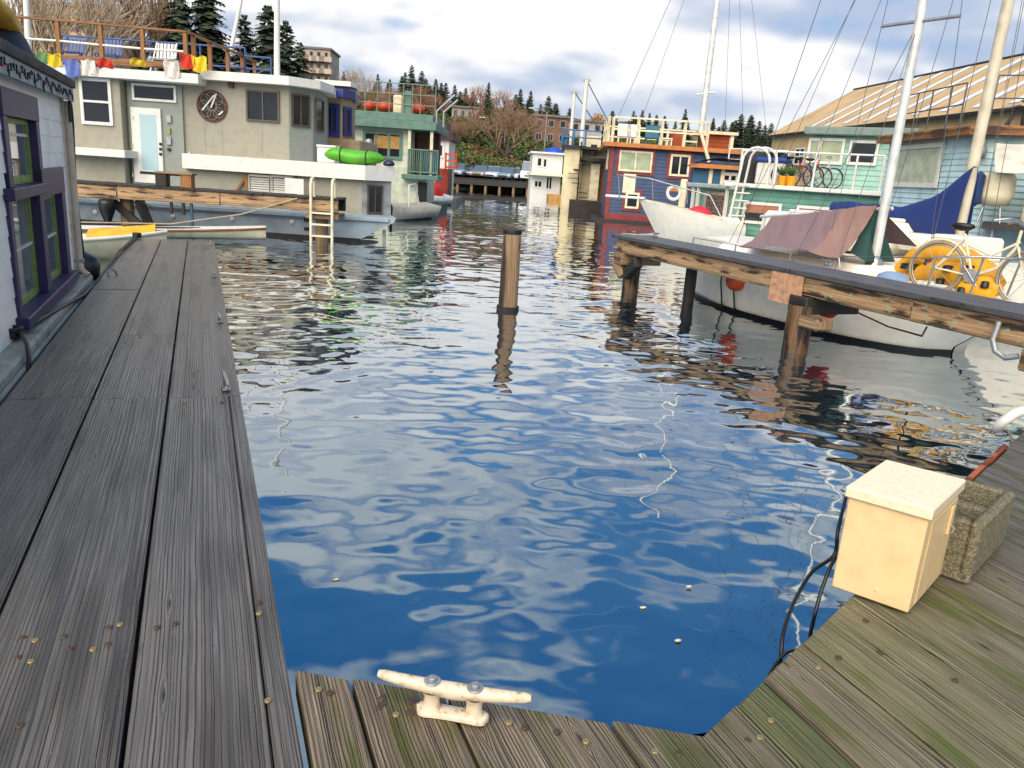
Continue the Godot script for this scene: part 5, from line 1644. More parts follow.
# ---------- houseboats beyond the barge on the left bank ----------
func make_left_bank() -> void:
	var E := Vector3(0.932, 0, 0.364)
	# tug wheelhouse with blue trim
	var o := at_dist(335, 190, 25.5)
	o.y = 0
	var fr := frame(o, E)
	var tan := paint("tug_tan", Color(0.62, 0.54, 0.42), 0.7, 0.0, "grime", 0.4)
	var blue := paint("tug_blue", Color(0.10, 0.18, 0.46), 0.45)
	var t := thing("tug_boat", "old tug with tan cabin and blue-framed wheelhouse behind the grey house", "boat", o)
	var r := wall_rect(fr, 312, 137, 360, 157, 0)
	put("hull", mb(fr).taper([Vector2(r[0] - 3, -0.3), Vector2(r[2] - 0.2, -0.3), Vector2(r[2] + 0.2, 1.0), Vector2(r[0] - 3, 0.9)], -3.2, 0.3, -1.0), M.black, t)
	put("cabin", mb(fr).span(Vector3(r[0], 0.9, -3), Vector3(r[2], r[3], 0), 0.03), tan, t)
	var w := wall_rect(fr, 317, 96, 341, 137, 0)
	var plan := fr * Transform3D(Basis(Vector3.RIGHT, -PI / 2), Vector3.ZERO)
	put("wheelhouse", mb(plan).prism([Vector2(w[0], 0.1), Vector2(w[2], 0.1), Vector2(w[2] + 0.22, 0.5), Vector2(w[2], 2.2), Vector2(w[0], 2.2)], r[3], w[3]), tan, t)
	window(t, fr, wall_rect(fr, 325, 103, 340, 137, -0.1), -0.1, blue, M.dark_glass, 2, 1, 0.12)
	var fe := frame(fr * Vector3(w[2], 0, -0.1), fr.basis * Vector3(0.22, 0, -0.4))
	window(t, fe, [0.04, on_wall(fe, 346, 136).y, 0.42, on_wall(fe, 346, 107).y], 0.01, blue, M.dark_glass, 1, 1, 0.09)
	put("visor", mb(plan).prism([Vector2(w[0] - 0.1, -0.2), Vector2(w[2] + 0.1, -0.2), Vector2(w[2] + 0.34, 0.45), Vector2(w[2] + 0.1, 2.3), Vector2(w[0] - 0.1, 2.3)], w[3], w[3] + 0.24), blue, t)
	var v := wall_rect(fr, 326, 86, 350, 96, -0.4)
	put("windscreen", mb(fr).span(Vector3(v[0], w[3] + 0.24, -2.0), Vector3(v[2], v[3], -0.4)), paint("screen_grey", Color(0.52, 0.53, 0.54), 0.3), t)
	put("bridge_roof", mb(plan).prism([Vector2(v[0] - 0.25, 0.0), Vector2(v[2] + 0.1, 0.0), Vector2(v[2] + 0.2, 0.5), Vector2(v[2] - 0.1, 2.2), Vector2(v[0] - 0.25, 2.2)], v[3], v[3] + 0.14), M.white, t)
	# green-trimmed house
	o = on_y(404, 214)
	fr = frame(o, E)
	plan = fr * Transform3D(Basis(Vector3.RIGHT, -PI / 2), Vector3.ZERO)
	var mint := paint("mint", Color(0.80, 0.82, 0.73), 0.7)
	var gt := paint("trim_green", Color(0.34, 0.47, 0.415), 0.55)
	var h := thing("mint_house", "mint floating house with green trim and a railed roof deck", "houseboat", o)
	r = wall_rect(fr, 352, 126, 408, 174, 0)
	var rl := wall_rect(fr, 352, 174, 420, 208, 0)
	var dy: float = r[1]
	put("float", mb(fr).span(Vector3(r[0] - 3, -0.3, -7), Vector3(rl[2] + 0.6, 0.35, 0.5), 0.03), paint("float_green", Color(0.20, 0.34, 0.29), 0.7), h)
	put("lower_wall", mb(fr).span(Vector3(r[0] - 3, 0.35, -6), Vector3(rl[2], dy, 0)), mint, h)
	put("upper_wall", mb(fr).span(Vector3(r[0] - 3, dy, -6), Vector3(r[2], r[3], -0.02)), mint, h)
	put("recess_wall", mb(fr).span(Vector3(r[2], dy, -2.6), Vector3(r[2] + 1.1, r[3], -2.0)), paint("maroon", Color(0.28, 0.10, 0.10), 0.7), h)
	var rt := wall_rect(fr, 350, 122, 436, 134, 0.5)
	put("roof_band", mb(fr).span(Vector3(r[0] - 3, r[3], -6.2), Vector3(rt[2], r[3] + 0.34, 0.5), 0.02), gt, h)
	put("roof_step", mb(fr).span(Vector3(r[0] - 3, r[3] + 0.34, -6.0), Vector3(rt[2] - 0.15, r[3] + 0.62, 0.35), 0.02), gt, h)
	put("balcony_floor", mb(fr).span(Vector3(r[2] - 0.2, dy - 0.2, -2.0), Vector3(on_wall(fr, 438, 178, 0.5).x, dy, 0.55), 0.02), gt, h)
	window(h, fr, wall_rect(fr, 363, 130, 402, 160, 0), 0, gt, M.dark_glass, 3, 1, 0.12)
	var wr := wall_rect(fr, 374, 135, 399, 158, 0.03)
	put("amber_blind", mb(fr).span(Vector3(wr[0], wr[1] + 0.35, 0.025), Vector3(wr[2], wr[3], 0.03)), paint("amber", Color(0.70, 0.52, 0.24), 0.6), h)
	var bp := []
	for u in [408, 420, 437]: bp.append(fr * Vector3(on_wall(fr, u, 178, 0.4).x, dy, 0.4))
	rail(h, bp, 1.0, [1.0, 0.1], 0.04, gt)
	var b0: Vector3 = fr.affine_inverse() * bp[0]
	var b2: Vector3 = fr.affine_inverse() * bp[2]
	for i in 16: put("baluster", mb(fr).span(Vector3(lerpf(b0.x, b2.x, i / 15.0) - 0.015, dy + 0.1, 0.385), Vector3(lerpf(b0.x, b2.x, i / 15.0) + 0.015, dy + 1.0, 0.415)), gt, h)
	for u in [409, 431]: put("post", mb(fr).span(Vector3(on_wall(fr, u, 160, 0.3).x - 0.06, dy, 0.24), Vector3(on_wall(fr, u, 160, 0.3).x + 0.06, r[3], 0.36)), M.cream, h)
	put("door", mb(fr).span(Vector3(r[2] + 0.1, dy, -1.99), Vector3(r[2] + 0.9, dy + 1.9, -1.95)), paint("doorway_fill_brown", Color(0.40, 0.26, 0.20), 0.6), h)  # brown slab added where the recess has a dark open doorway
	put("blue_seat", mb(fr).span(Vector3(r[2] + 0.6, dy, -1.2), Vector3(r[2] + 1.1, dy + 0.9, -0.7), 0.05), paint("teal_seat", Color(0.12, 0.38, 0.46), 0.7), h)
	put("lower_door", mb(fr).span(Vector3(on_wall(fr, 418, 190).x, 0.36, 0.002), Vector3(on_wall(fr, 420, 190).x + 0.3, dy - 0.3, 0.04)), M.black, h)
	var ry: float = r[3] + 0.62
	var rp := []
	for u in [352, 365, 377, 389, 403, 412, 420, 435]: rp.append(fr * Vector3(on_wall(fr, u, 118, 0.2).x, ry, 0.2))
	rail(h, rp, 1.15, [1.15, 0.75, 0.35], 0.022, paint("rail_sage", Color(0.45, 0.53, 0.45), 0.6))
	put("screen_panel", mb(fr).span(Vector3(on_wall(fr, 403, 110, 0.1).x, ry, 0.05), Vector3(on_wall(fr, 411, 110, 0.1).x, ry + 0.9, 0.12)), gt, h)
	for s in [[363, 376, "orange kayak on the mint house roof, nearest the tug"], [376, 392, "orange kayak on the mint house roof before the cream cushion"], [412, 425, "red kayak on the mint house roof beside the green screen"]]:
		var rows := []
		var ka := on_wall(fr, s[0], 118, -0.6)
		var kb := on_wall(fr, s[1], 118, -0.6)
		for i in 9:
			var q := i / 8.0
			var row := []
			for k in 8: row.append(Vector3(lerpf(ka.x, kb.x, q), ry + 0.26 + sin(TAU * k / 8) * 0.22 * pow(sin(PI * clampf(q, 0.04, 0.96)), 0.5), -0.6 + cos(TAU * k / 8) * 0.3 * pow(sin(PI * clampf(q, 0.04, 0.96)), 0.5)))
			rows.append(row)
		tag(put("roof_kayak", mb(fr).sheet(rows, true, true), paint("kayak_orange", Color(0.76, 0.24, 0.09), 0.5)), s[2], "kayak")
	var cu := wall_rect(fr, 393, 107, 402, 116, -0.3)
	tag(put("deck_cushion", mb(fr).span(Vector3(cu[0], ry, -0.6), Vector3(cu[2], ry + 0.75, -0.3), 0.06), M.cream), "square cream cushion on the mint house roof deck", "cushion")
	var dv := thing("davit_arm", "pair of pale davit poles angled up from the mint house roof corner", "davit", rp[7])
	for s in [[437, 111, 455, 95], [444, 112, 458, 100]]: put("pole", mb(fr).tube([on_wall(fr, s[0], s[1], 0.2) - Vector3(0, 0.6, 0), on_wall(fr, s[0], s[1], 0.2), on_wall(fr, s[2], s[3], 0.2)], 0.05, 6), M.galvanised, dv)
	var pc := on_wall(fr, 369, 150, 0.4)
	tag(put("vent_pipe", mb(fr).lathe([[0.07, 0.9], [0.07, pc.y + 0.1], [0.16, pc.y + 0.12], [0.16, pc.y + 0.4], [0.05, pc.y + 0.45], [0.0, pc.y + 0.45]], Vector3(pc.x, 0, 0.42), 10), M.galvanised), "grey capped vent pipe before the mint house window", "vent")
	# tender with orange cover and small skiffs by the mint house
	var sk := [[397, 205, 3.0, "float_green", Color(0.16, 0.33, 0.28), "green covered skiff moored at the barge's raked bow"], [409, 213, 3.4, "skiff_grey", Color(0.70, 0.68, 0.62), "pale grey skiff moored below the mint house"], [433, 199, 2.8, "tender_white", Color(0.88, 0.86, 0.84), "white tender with a red-orange cover below the balcony"]]
	for s in sk:
		var p := on_y(s[0], s[1] + 6, 0)
		var f := frame(p, Vector3(0.6, 0, -0.8))
		var b := thing("skiff", s[5], "boat", p)
		var rows := []
		for i in 11:
			var q := i / 10.0
			var ww := 0.7 * pow(sin(PI * 0.5 * clampf(q * 1.8, 0.02, 1.0)), 0.7)
			var x: float = (q - 0.5) * s[2]
			rows.append([Vector3(x, 0.5, ww), Vector3(x, 0.1, ww * 0.8), Vector3(x, -0.1, 0), Vector3(x, 0.1, -ww * 0.8), Vector3(x, 0.5, -ww), Vector3(x, 0.62, 0)])
		put("hull", mb(f).sheet(rows, true), paint(s[3], s[4], 0.5), b)
		if s[3] == "tender_white":
			put("cover", mb(f).lathe([[0.62, 0.52], [0.6, 0.9], [0.4, 1.15], [0.0, 1.25]], Vector3(-0.1, 0, 0), 12, Vector2(1.3, 0.9)), paint("cover_red", Color(0.80, 0.16, 0.10), 0.6), b)
		else: put("rail_loop", mb(f).tube([Vector3(-1.0, 0.5, 0.4), Vector3(-0.8, 1.3, 0.3), Vector3(-0.2, 1.35, 0.3), Vector3(0, 0.55, 0.4)], 0.035, 6), M.white, b)
	# white house with maroon eave beyond it, red shed
	o = at_dist(438, 190, 48)
	o.y = 0
	fr = frame(o, E)
	h = thing("white_cottage", "small white floating cottage with maroon eave beyond the mint house", "houseboat", o)
	r = wall_rect(fr, 414, 138, 448, 172, 0)
	put("wall", mb(fr).span(Vector3(r[0], 0.3, -5), Vector3(r[2], r[3], 0)), M.white, h)
	put("eave", mb(fr).span(Vector3(r[0] - 0.2, r[3], -5.2), Vector3(r[2] + 0.25, r[3] + 0.3, 0.3)), paint("maroon", Color.WHITE), h)
	put("float", mb(fr).span(Vector3(r[0] - 0.5, -0.3, -5.5), Vector3(r[2] + 0.6, 0.3, 0.6)), paint("grey_float", Color(0.45, 0.45, 0.45), 0.8), h)
	window(h, fr, wall_rect(fr, 424, 142, 433, 156, 0), 0, M.white, M.dark_glass, 2, 1, 0.12)
	window(h, fr, wall_rect(fr, 437, 143, 444, 158, 0), 0, M.white, M.dark_glass, 1, 1, 0.12)
	var tr := wall_rect(fr, 436, 122, 449, 136, -0.4)
	put("roof_box", mb(fr).span(Vector3(tr[0], r[3] + 0.3, -1.5), Vector3(tr[2], tr[3], -0.4)), M.black, h)
	r = wall_rect(fr, 436, 168, 449, 182, 1.2)
	tag(put("red_shed", mb(fr).span(Vector3(r[0], 0.28, 0.65), Vector3(r[2], r[3], 1.5), 0.03), paint("brick_red", Color(0.56, 0.20, 0.13), 0.8)), "brick red panel shed on the white cottage's float", "shed")
	var op := at_dist(451, 160, 46)
	var oc := thing("orange_chair", "orange ladder-back chair standing on a post beside the white cottage", "chair", Vector3(op.x, 0.3, op.z))
	for sx in [-0.3, 0.3]: put("upright", mb(fr).tube([fr.affine_inverse() * Vector3(op.x, op.y - 0.5, op.z) + Vector3(sx, 0, 0), fr.affine_inverse() * Vector3(op.x, op.y + 0.4, op.z) + Vector3(sx, 0, 0)], 0.06, 6), paint("kayak_orange", Color.WHITE), oc)
	for k in 3: put("crossbar", mb(fr).box(fr.affine_inverse() * Vector3(op.x, op.y - 0.4 + 0.35 * k, op.z), Vector3(0.6, 0.1, 0.08)), paint("kayak_orange", Color.WHITE), oc)
	put("post", mb(fr).span(fr.affine_inverse() * Vector3(op.x, -0.3, op.z) - Vector3(0.1, 0, 0.1), fr.affine_inverse() * Vector3(op.x, op.y - 0.5, op.z) + Vector3(0.1, 0, 0.1)), M.wood_dark, oc)

# ---------- right-hand pier and the boats behind it ----------
func bicycle(called: String, label: String, f: Transform3D, fm: Material, tyre: Material, parts := true) -> Node3D:
	# local: x forward, y up, wheels in the xy plane
	var b := thing(called, label, "bicycle", f.origin)
	var R := 0.33
	for cx in [0.0, 1.05]:
		var ring := []
		var rim := []
		for i in 29:
			var a := TAU * i / 28
			ring.append(f * Vector3(cx + cos(a) * R, R + sin(a) * R, 0))
			rim.append(f * Vector3(cx + cos(a) * (R - 0.03), R + sin(a) * (R - 0.03), 0))
		var w := put("wheel", mb().tube(ring, 0.02, 6, false), tyre, b)
		put("rim", mb().tube(rim, 0.010, 5, false), M.steel, w)
		for k in 9:
			var a := TAU * k / 9
			put("spoke", mb().tube([f * Vector3(cx, R, 0), f * Vector3(cx + cos(a) * (R - 0.03), R + sin(a) * (R - 0.03), 0)], 0.0028, 4, false), M.steel, w)
		put("hub", mb().tube([f * Vector3(cx, R, -0.05), f * Vector3(cx, R, 0.05)], 0.022, 8), M.steel, w)
	var bb := Vector3(0.44, 0.28, 0)
	var seat := Vector3(0.24, 0.80, 0)
	var head := Vector3(0.88, 0.82, 0)
	var fr := mb(f)
	fr.tube([bb, seat], 0.019, 7)
	fr.tube([bb, Vector3(0.7, 0.42, 0), Vector3(0.86, 0.70, 0)], 0.021, 7)
	fr.tube([seat + Vector3(0.03, -0.12, 0), Vector3(0.6, 0.56, 0), head + Vector3(0.0, -0.06, 0)], 0.017, 7)
	for sz in [-0.045, 0.045]:
		fr.tube([bb + Vector3(0, 0, sz * 0.5), Vector3(0, R, sz)], 0.011, 6)
		fr.tube([seat + Vector3(0.02, -0.06, sz * 0.4), Vector3(0, R, sz)], 0.010, 6)
	put("frame", fr, fm, b)
	var fk := mb(f)
	for sz in [-0.045, 0.045]: fk.tube([Vector3(0.87, 0.70, sz * 0.6), Vector3(0.97, 0.46, sz), Vector3(1.05, R, sz)], 0.012, 6)
	fk.tube([Vector3(0.85, 0.68, 0), head + Vector3(-0.02, 0.08, 0)], 0.02, 7)
	put("fork", fk, fm, b)
	put("handlebar", mb(f).tube([Vector3(0.62, 0.98, -0.30), Vector3(0.78, 1.02, -0.24), Vector3(0.88, 0.95, -0.06), Vector3(0.88, 0.95, 0.06), Vector3(0.78, 1.02, 0.24), Vector3(0.62, 0.98, 0.30)], 0.014, 7), M.steel, b)
	put("saddle", mb(f).lathe([[0.0, 0.83], [0.6, 0.84], [1.0, 0.88], [0.9, 0.92], [0.5, 0.93], [0.0, 0.925]], Vector3(0.2, 0, 0), 12, Vector2(0.15, 0.09)), M.rubber, b)
	put("crank", mb(f).tube([bb + Vector3(-0.1, 0.12, 0.08), bb + Vector3(0, 0, 0.07), bb + Vector3(0.1, -0.12, 0.08)], 0.012, 5), M.steel, b)
	put("chain_ring", mb(f * Transform3D(Basis(Vector3.RIGHT, PI / 2), bb + Vector3(0, 0, 0.05))).lathe([[0.09, -0.004], [0.09, 0.004], [0.0, 0.004]], Vector3.ZERO, 16), M.galvanised, b)
	var fd := []
	for i in 12: fd.append(f * Vector3(cos(PI * 0.1 + i * 0.2) * (R + 0.04), R + sin(PI * 0.1 + i * 0.2) * (R + 0.04), 0))
	if parts: put("mudguard", mb().tube(fd, 0.016, 5), fm, b)
	return b

func make_pier() -> void:
	var top := 1.02
	var fr := frame(Vector3(7.0, 0, 0), Vector3(0, 0, 1))   # faces -x; local x = world z
	var p := thing("beam_pier", "raised timber pier on piles with dark plank top beside the sailboat", "pier", Vector3(7.5, 0, -8))
	var dark := paint("pier_top", Color(0.33, 0.34, 0.37), 0.5)
	for i in 2:
		var x0 := 6.94 + i * 0.41
		for s in [[-12.6, -7.9], [-7.89, -3.2], [-3.19, 1.0]]:
			put("deck_plank", mb().span(Vector3(x0, top - 0.065, s[0]), Vector3(x0 + 0.40, top - 0.004 * (i % 2), s[1]), 0.008), M.wood_pier, p)
	for s in [[-12.5, -6.0, 0.0], [-5.99, 1.0, 0.015]]:
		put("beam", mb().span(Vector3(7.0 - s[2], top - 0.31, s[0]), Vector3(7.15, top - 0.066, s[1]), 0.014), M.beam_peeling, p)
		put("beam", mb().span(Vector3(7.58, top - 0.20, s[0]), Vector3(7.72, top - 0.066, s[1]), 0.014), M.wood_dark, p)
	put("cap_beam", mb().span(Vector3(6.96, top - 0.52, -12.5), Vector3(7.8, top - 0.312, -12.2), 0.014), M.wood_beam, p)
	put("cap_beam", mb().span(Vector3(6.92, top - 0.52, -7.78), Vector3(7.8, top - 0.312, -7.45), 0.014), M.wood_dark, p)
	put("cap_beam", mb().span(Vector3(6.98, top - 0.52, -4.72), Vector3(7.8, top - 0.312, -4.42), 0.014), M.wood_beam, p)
	for q in [[7.28, -12.33, 0.155, "pile_wet"], [7.72, -11.1, 0.10, "wood_dark"], [6.99, -7.6, 0.165, "pile_wet"], [7.2, -4.2, 0.16, "wood_dark"]]:
		var pr := []
		for i in 10: pr.append([q[2] * (1.05 - 0.01 * i + rng.randf_range(-0.03, 0.03)), -1.0 + i * (top + 0.58) / 9.0])
		put("pile", mb().lathe(pr, Vector3(q[0], 0, q[1]), 14), M[q[3]], p)
	put("knee_brace", mb().bar(Vector3(7.02, top - 0.42, -12.5), Vector3(7.1, 0.3, -12.3), 0.14, 0.2, 0.012), M.wood_beam, p)
	put("knee_brace", mb().bar(Vector3(7.05, top - 0.40, -11.75), Vector3(7.1, 0.34, -12.2), 0.14, 0.2, 0.012), M.wood_dark, p)
	put("corbel", mb().span(Vector3(6.86, 0.34, -7.5), Vector3(7.14, 0.50, -7.16), 0.03), M.wood_beam, p)
	var ply := mb().span(Vector3(6.952, 0.56, -8.2), Vector3(6.984, 0.95, -7.62), 0.004)
	tag(put("plywood_panel", ply, paint("plywood", Color(0.74, 0.56, 0.43), 0.8, 0.0, "grime", 1.4)), "weathered pinkish plywood square nailed on the pier beam", "panel")
	var hk := on_wall(fr, 998, 327, 0.05)
	tag(put("pipe_hook", mb().tube([fr * (hk + Vector3(0, 0.05, 0)), fr * (hk + Vector3(0.0, -0.12, 0.03)), fr * (hk + Vector3(0.06, -0.22, 0.04)), fr * (hk + Vector3(0.16, -0.26, 0.03)), fr * (hk + Vector3(0.26, -0.22, 0.0))], 0.028, 8), M.galvanised), "bent silver pipe hook under the pier beam", "hook")
	for s in [[655, 237], [828, 266]]:
		var o := on_y(s[0], s[1], top)
		var c := thing("pier_cleat", ["small silver cleat on the pier top near its free end", "small silver cleat on the pier top above the plywood"][0 if s[0] < 700 else 1], "cleat", o)
		put("base", mb().box(o + Vector3(0, 0.01, 0), Vector3(0.05, 0.02, 0.13), 0.005), M.steel, c)
		for sz in [-0.035, 0.035]: put("post", mb().tube([o + Vector3(0, 0.015, sz), o + Vector3(0, 0.06, sz)], 0.014, 8), M.steel, c)
		put("horn", mb().tube([o + Vector3(0, 0.075, -0.14), o + Vector3(0, 0.064, 0), o + Vector3(0, 0.075, 0.14)], [0.009, 0.016, 0.009], 8), M.steel, c)
	# orange ball fenders between pier and hull
	for s in [[736, 281, 0.165, "orange ball fender hanging by two straps against the sailboat hull", Color(0.85, 0.28, 0.06)], [829, 306, 0.17, "red-orange ball fender half hidden behind the pier beam", Color(0.80, 0.16, 0.07)]]:
		var d := ray(s[0], s[1])
		var c := EYE + d * (7.93 / d.x)
		var f := thing("ball_fender", s[3], "fender", c)
		put("ball", mb().lathe([[0.0, -s[2]], [s[2] * 0.5, -s[2] * 0.87], [s[2] * 0.87, -s[2] * 0.5], [s[2], 0.0], [s[2] * 0.87, s[2] * 0.5], [s[2] * 0.5, s[2] * 0.87], [0.04, s[2]], [0.035, s[2] + 0.06], [0.0, s[2] + 0.06]], c, 18), paint("ball_%d" % s[0], s[4], 0.45), f)
		put("lanyard", mb().tube([c + Vector3(0, s[2] + 0.03, 0), Vector3(c.x + 0.12, 0.8, c.z)], 0.012, 5), M.white, f)
	tag(put("red_line", mb().tube([Vector3(7.16, 0.66, -7.0), Vector3(7.5, 0.5, -6.7), Vector3(7.6, 0.47, -6.3), Vector3(7.16, 0.66, -5.9)], 0.011, 6), paint("line_red", Color(0.45, 0.16, 0.14), 0.8)), "thin dark red line sagging below the pier beam", "rope")
	# cream city bike leaning on the rail of the pier
	var bo := on_y(930, 296, top + 0.01)
	bo = Vector3(8.98, 0.79, -7.45)
	bicycle("city_bicycle", "cream city bicycle with black saddle on the sloop's foredeck", Transform3D(Basis(Vector3(0.37, 0, 0.93), Vector3(0.06, 1, -0.02), Vector3(-0.93, 0.06, 0.37)).orthonormalized(), bo), M.cream, paint("tyre_pale", Color(0.55, 0.50, 0.40), 0.8))

func hull(sections: Array, mat: Material, parent: Node3D, f: Transform3D) -> void:
	put("hull", mb(f).sheet(sections, false, true), mat, parent)

func wire(parent: Node3D, a: Vector3, b: Vector3, r := 0.006, called := "stay") -> void:
	put(called, mb().tube([a, b], r, 4, false), M.wire, parent)

func make_boats() -> void:
	# ---- white sloop alongside the pier, bow towards the viewer's right ----
	var gel := paint("gelcoat", Color(0.92, 0.89, 0.83), 0.3, 0.0, "fine", 0.3)
	var f := Transform3D(Basis(), Vector3(9.32, 0, -11.0))
	var b := thing("sailing_sloop", "white sloop with a mauve tarp tent moored behind the pier", "sailboat", f.origin)
	var secs := []
	var stripe := []
	var deck := []
	for i in 25:
		var s := i / 24.0                       # 0 stern .. 1 bow
		var z := lerpf(-1.2, 4.35, s)
		var bw: float = 1.34 * pow(sin(PI * clampf(0.22 + s * 0.78, 0.0, 1.0)), 0.5) if s > 0.38 else 1.34 - 0.5 * pow((0.38 - s) / 0.38, 2.0)
		if i == 24: bw = 0.02
		var sh := 0.72 + 0.06 * s * s
		var zz := z + 0.55 * s * s * 0.4
		var keel := -0.55 + 0.5 * pow(maxf(0.0, s - 0.7) / 0.3, 2.0) + 0.4 * pow(maxf(0.0, 0.2 - s) / 0.2, 2.0)
		var zw := z - 0.55 * pow(s, 6.0)
		var row := []
		for sg in [-1.0, 1.0]:
			var half := [Vector3(sg * bw, sh, zz), Vector3(sg * bw * 0.99, sh * 0.6, lerpf(zw, zz, 0.6)), Vector3(sg * bw * 0.93, 0.1, zw), Vector3(sg * bw * 0.80, -0.2, zw - 0.05)]
			if sg > 0: half.reverse()
			for q in half: row.append(q)
			if sg < 0: row.append(Vector3(0, keel, zw - 0.1))
		secs.append(row)
		stripe.append([Vector3(-bw * 0.937 - 0.006, 0.06, zw), Vector3(-bw * 0.915 - 0.007, 0.0, zw), Vector3(-bw * 0.86 - 0.008, -0.12, zw - 0.03)])
		deck.append([Vector3(-bw, sh, zz), Vector3(0, sh + 0.06, zz), Vector3(bw, sh, zz)])
	hull(secs, gel, b, f)
	put("deck", mb(f).sheet(deck, false, true), gel, b)
	put("boot_stripe", mb(f).sheet(stripe, false, true), M.black, b)
	var gw := []
	for r in secs: gw.append(f * (r[0] + Vector3(0, 0.02, 0)))
	put("toe_rail", mb().tube(gw, 0.028, 6), M.white, b)
	put("transom", mb(f).poly_mb([secs[0][0], secs[0][1], secs[0][2], secs[0][3], secs[0][4], secs[0][5], secs[0][6], secs[0][7], secs[0][8]]), gel, b)
	put("cabin_trunk", mb(f).box(Vector3(0.1, 0.84, 0.8), Vector3(1.4, 0.32, 3.4), 0.1), gel, b)
	for s in [722, 735]:
		var d := ray(s, 290)
		var c := EYE + d * (8.0 / d.x)
		put("strap", mb().tube([Vector3(7.95, 0.75, c.z), Vector3(7.955, 0.45, c.z), Vector3(8.03, 0.1, c.z), Vector3(8.2, -0.15, c.z)], 0.014, 5), M.rubber, b)
	# mast 1 with spreaders and rigging
	var mb0 := on_y(874, 263, 1.2)
	var d0 := ray(874, 263)
	mb0 = EYE + d0 * (9.3 / d0.x)
	var mx := mb0.x
	var mz := mb0.z
	var alu := paint("mast_alu", Color(0.86, 0.86, 0.84), 0.35, 0.3)
	put("mast", mb().tube([Vector3(mx, 0.95, mz), Vector3(mx, 11.5, mz)], [0.068, 0.058], 12), alu, b)
	put("mast_step", mb().lathe([[0.13, 0.97], [0.12, 1.06], [0.08, 1.1]], Vector3(mx, 0, mz), 12), M.steel, b)
	var sy := 0.0
	for k in 400:
		sy = 2.0 + k * 0.02
		var c := CB.inverse() * (Vector3(mx, sy, mz) - EYE)
		if 384.0 + F * c.y / c.z < 22.0: break
	put("spreader", mb().tube([Vector3(mx - 0.1, sy, mz - 0.56), Vector3(mx + 0.1, sy, mz + 0.56)], 0.026, 7), M.galvanised, b)
	var mt := Vector3(mx, 11.4, mz)
	for sg in [-1.0, 1.0]:
		var st := Vector3(mx + 0.1 * sg, sy, mz + 0.56 * sg)
		wire(b, st, mt, 0.006, "shroud")
		wire(b, st, Vector3(mx + 0.3 * sg, 0.85, mz + 0.7 * sg), 0.006, "shroud")
		wire(b, Vector3(mx, sy, mz), Vector3(mx - 1.2, 0.8, mz + 0.45 * sg), 0.005, "shroud")
	wire(b, mt, Vector3(9.3, 1.25, -6.4), 0.007)
	wire(b, mt, Vector3(9.3, 0.8, -12.1), 0.007)
	wire(b, Vector3(mx, 7, mz), Vector3(9.0, 0.8, -12.0), 0.006)
	# pulpit rail at the bow
	var pr := [Vector3(8.72, 0.76, -7.3), Vector3(8.70, 1.28, -7.25), Vector3(8.98, 1.34, -6.8), Vector3(9.32, 1.36, -6.4), Vector3(9.66, 1.34, -6.8), Vector3(9.94, 1.28, -7.25), Vector3(9.94, 0.76, -7.3)]
	put("pulpit", mb().tube(pr, 0.018, 7), M.steel, b)
	for q in [pr[2], pr[4]]: put("pulpit_leg", mb().tube([q, Vector3(q.x, 0.76, q.z - 0.1)], 0.015, 6), M.steel, b)
	put("life_line", mb().tube([Vector3(8.70, 1.26, -7.25), Vector3(8.09, 1.07, -9.2), Vector3(8.09, 1.07, -11.7)], 0.006, 4), M.wire, b)
	for z in [-9.2, -10.5, -11.7]: put("stanchion", mb().tube([Vector3(8.09, 0.72, z), Vector3(8.09, 1.08, z)], 0.014, 6), M.steel, b)
	# mauve tarp tent over the boom, green end panel
	var mauve := paint("tarp_mauve", Color(0.48, 0.385, 0.385), 0.8, 0.0, "fine", 0.5)
	var salmon := paint("tarp_salmon", Color(0.55, 0.42, 0.37), 0.8, 0.0, "fine", 0.5)
	var green := paint("tent_green", Color(0.05, 0.24, 0.21), 0.75)
	var tn := thing("tarp_tent", "mauve and salmon tarp tent with dark green end over the sloop", "tarp", Vector3(9.0, 1.2, -11))
	var P := func(u: float, v: float, x: float) -> Vector3:
		var d := ray(u, v)
		return EYE + d * (x / d.x)
	var ridge_a: Vector3 = P.call(772, 216, 9.6)
	var ridge_b: Vector3 = P.call(877, 205, 9.55)
	var low_a: Vector3 = P.call(738, 247, 8.25)
	var low_m: Vector3 = P.call(790, 246, 8.25)
	var low_b: Vector3 = P.call(839, 258, 8.15)
	var rows := []
	var fold := noise(1.6, 3, 55)
	for i in 25:
		var a := i / 24.0
		var row := []
		for j in 37:
			var c := j / 36.0
			var rp := ridge_a.lerp(ridge_b, c)
			var lp: Vector3 = low_a.lerp(low_m, c * 2.0) if c < 0.5 else low_m.lerp(low_b, c * 2.0 - 1.0)
			row.append(rp.lerp(lp, a) + Vector3(0, -0.11 * sin(PI * a) + 0.05 * fold.get_noise_2d(c * 5.0 - a * 1.2, a * 0.7) * sin(PI * clampf(a + 0.15, 0.0, 1.0)) - 0.03 * absf(sin(c * 9.4)) * a, 0))
		rows.append(row)
	var m1 := mb()
	var r1 := []
	var r2 := []
	for r in rows:
		r1.append(r.slice(0, 27))
		r2.append(r.slice(26, 37))
	put("canopy", m1.sheet(r1, false, false), mauve, tn)
	put("canopy_end", mb().sheet(r2, false, false), salmon, tn)
	var far := []
	for i in 5:
		var a := i / 4.0
		var row := []
		for j in 7: row.append(ridge_a.lerp(ridge_b, j / 6.0).lerp(Vector3(10.55, 1.25, lerpf(ridge_a.z, ridge_b.z, j / 6.0)), a) + Vector3(0, 0.003, 0))
		far.append(row)
	put("far_side", mb().sheet(far), mauve, tn)
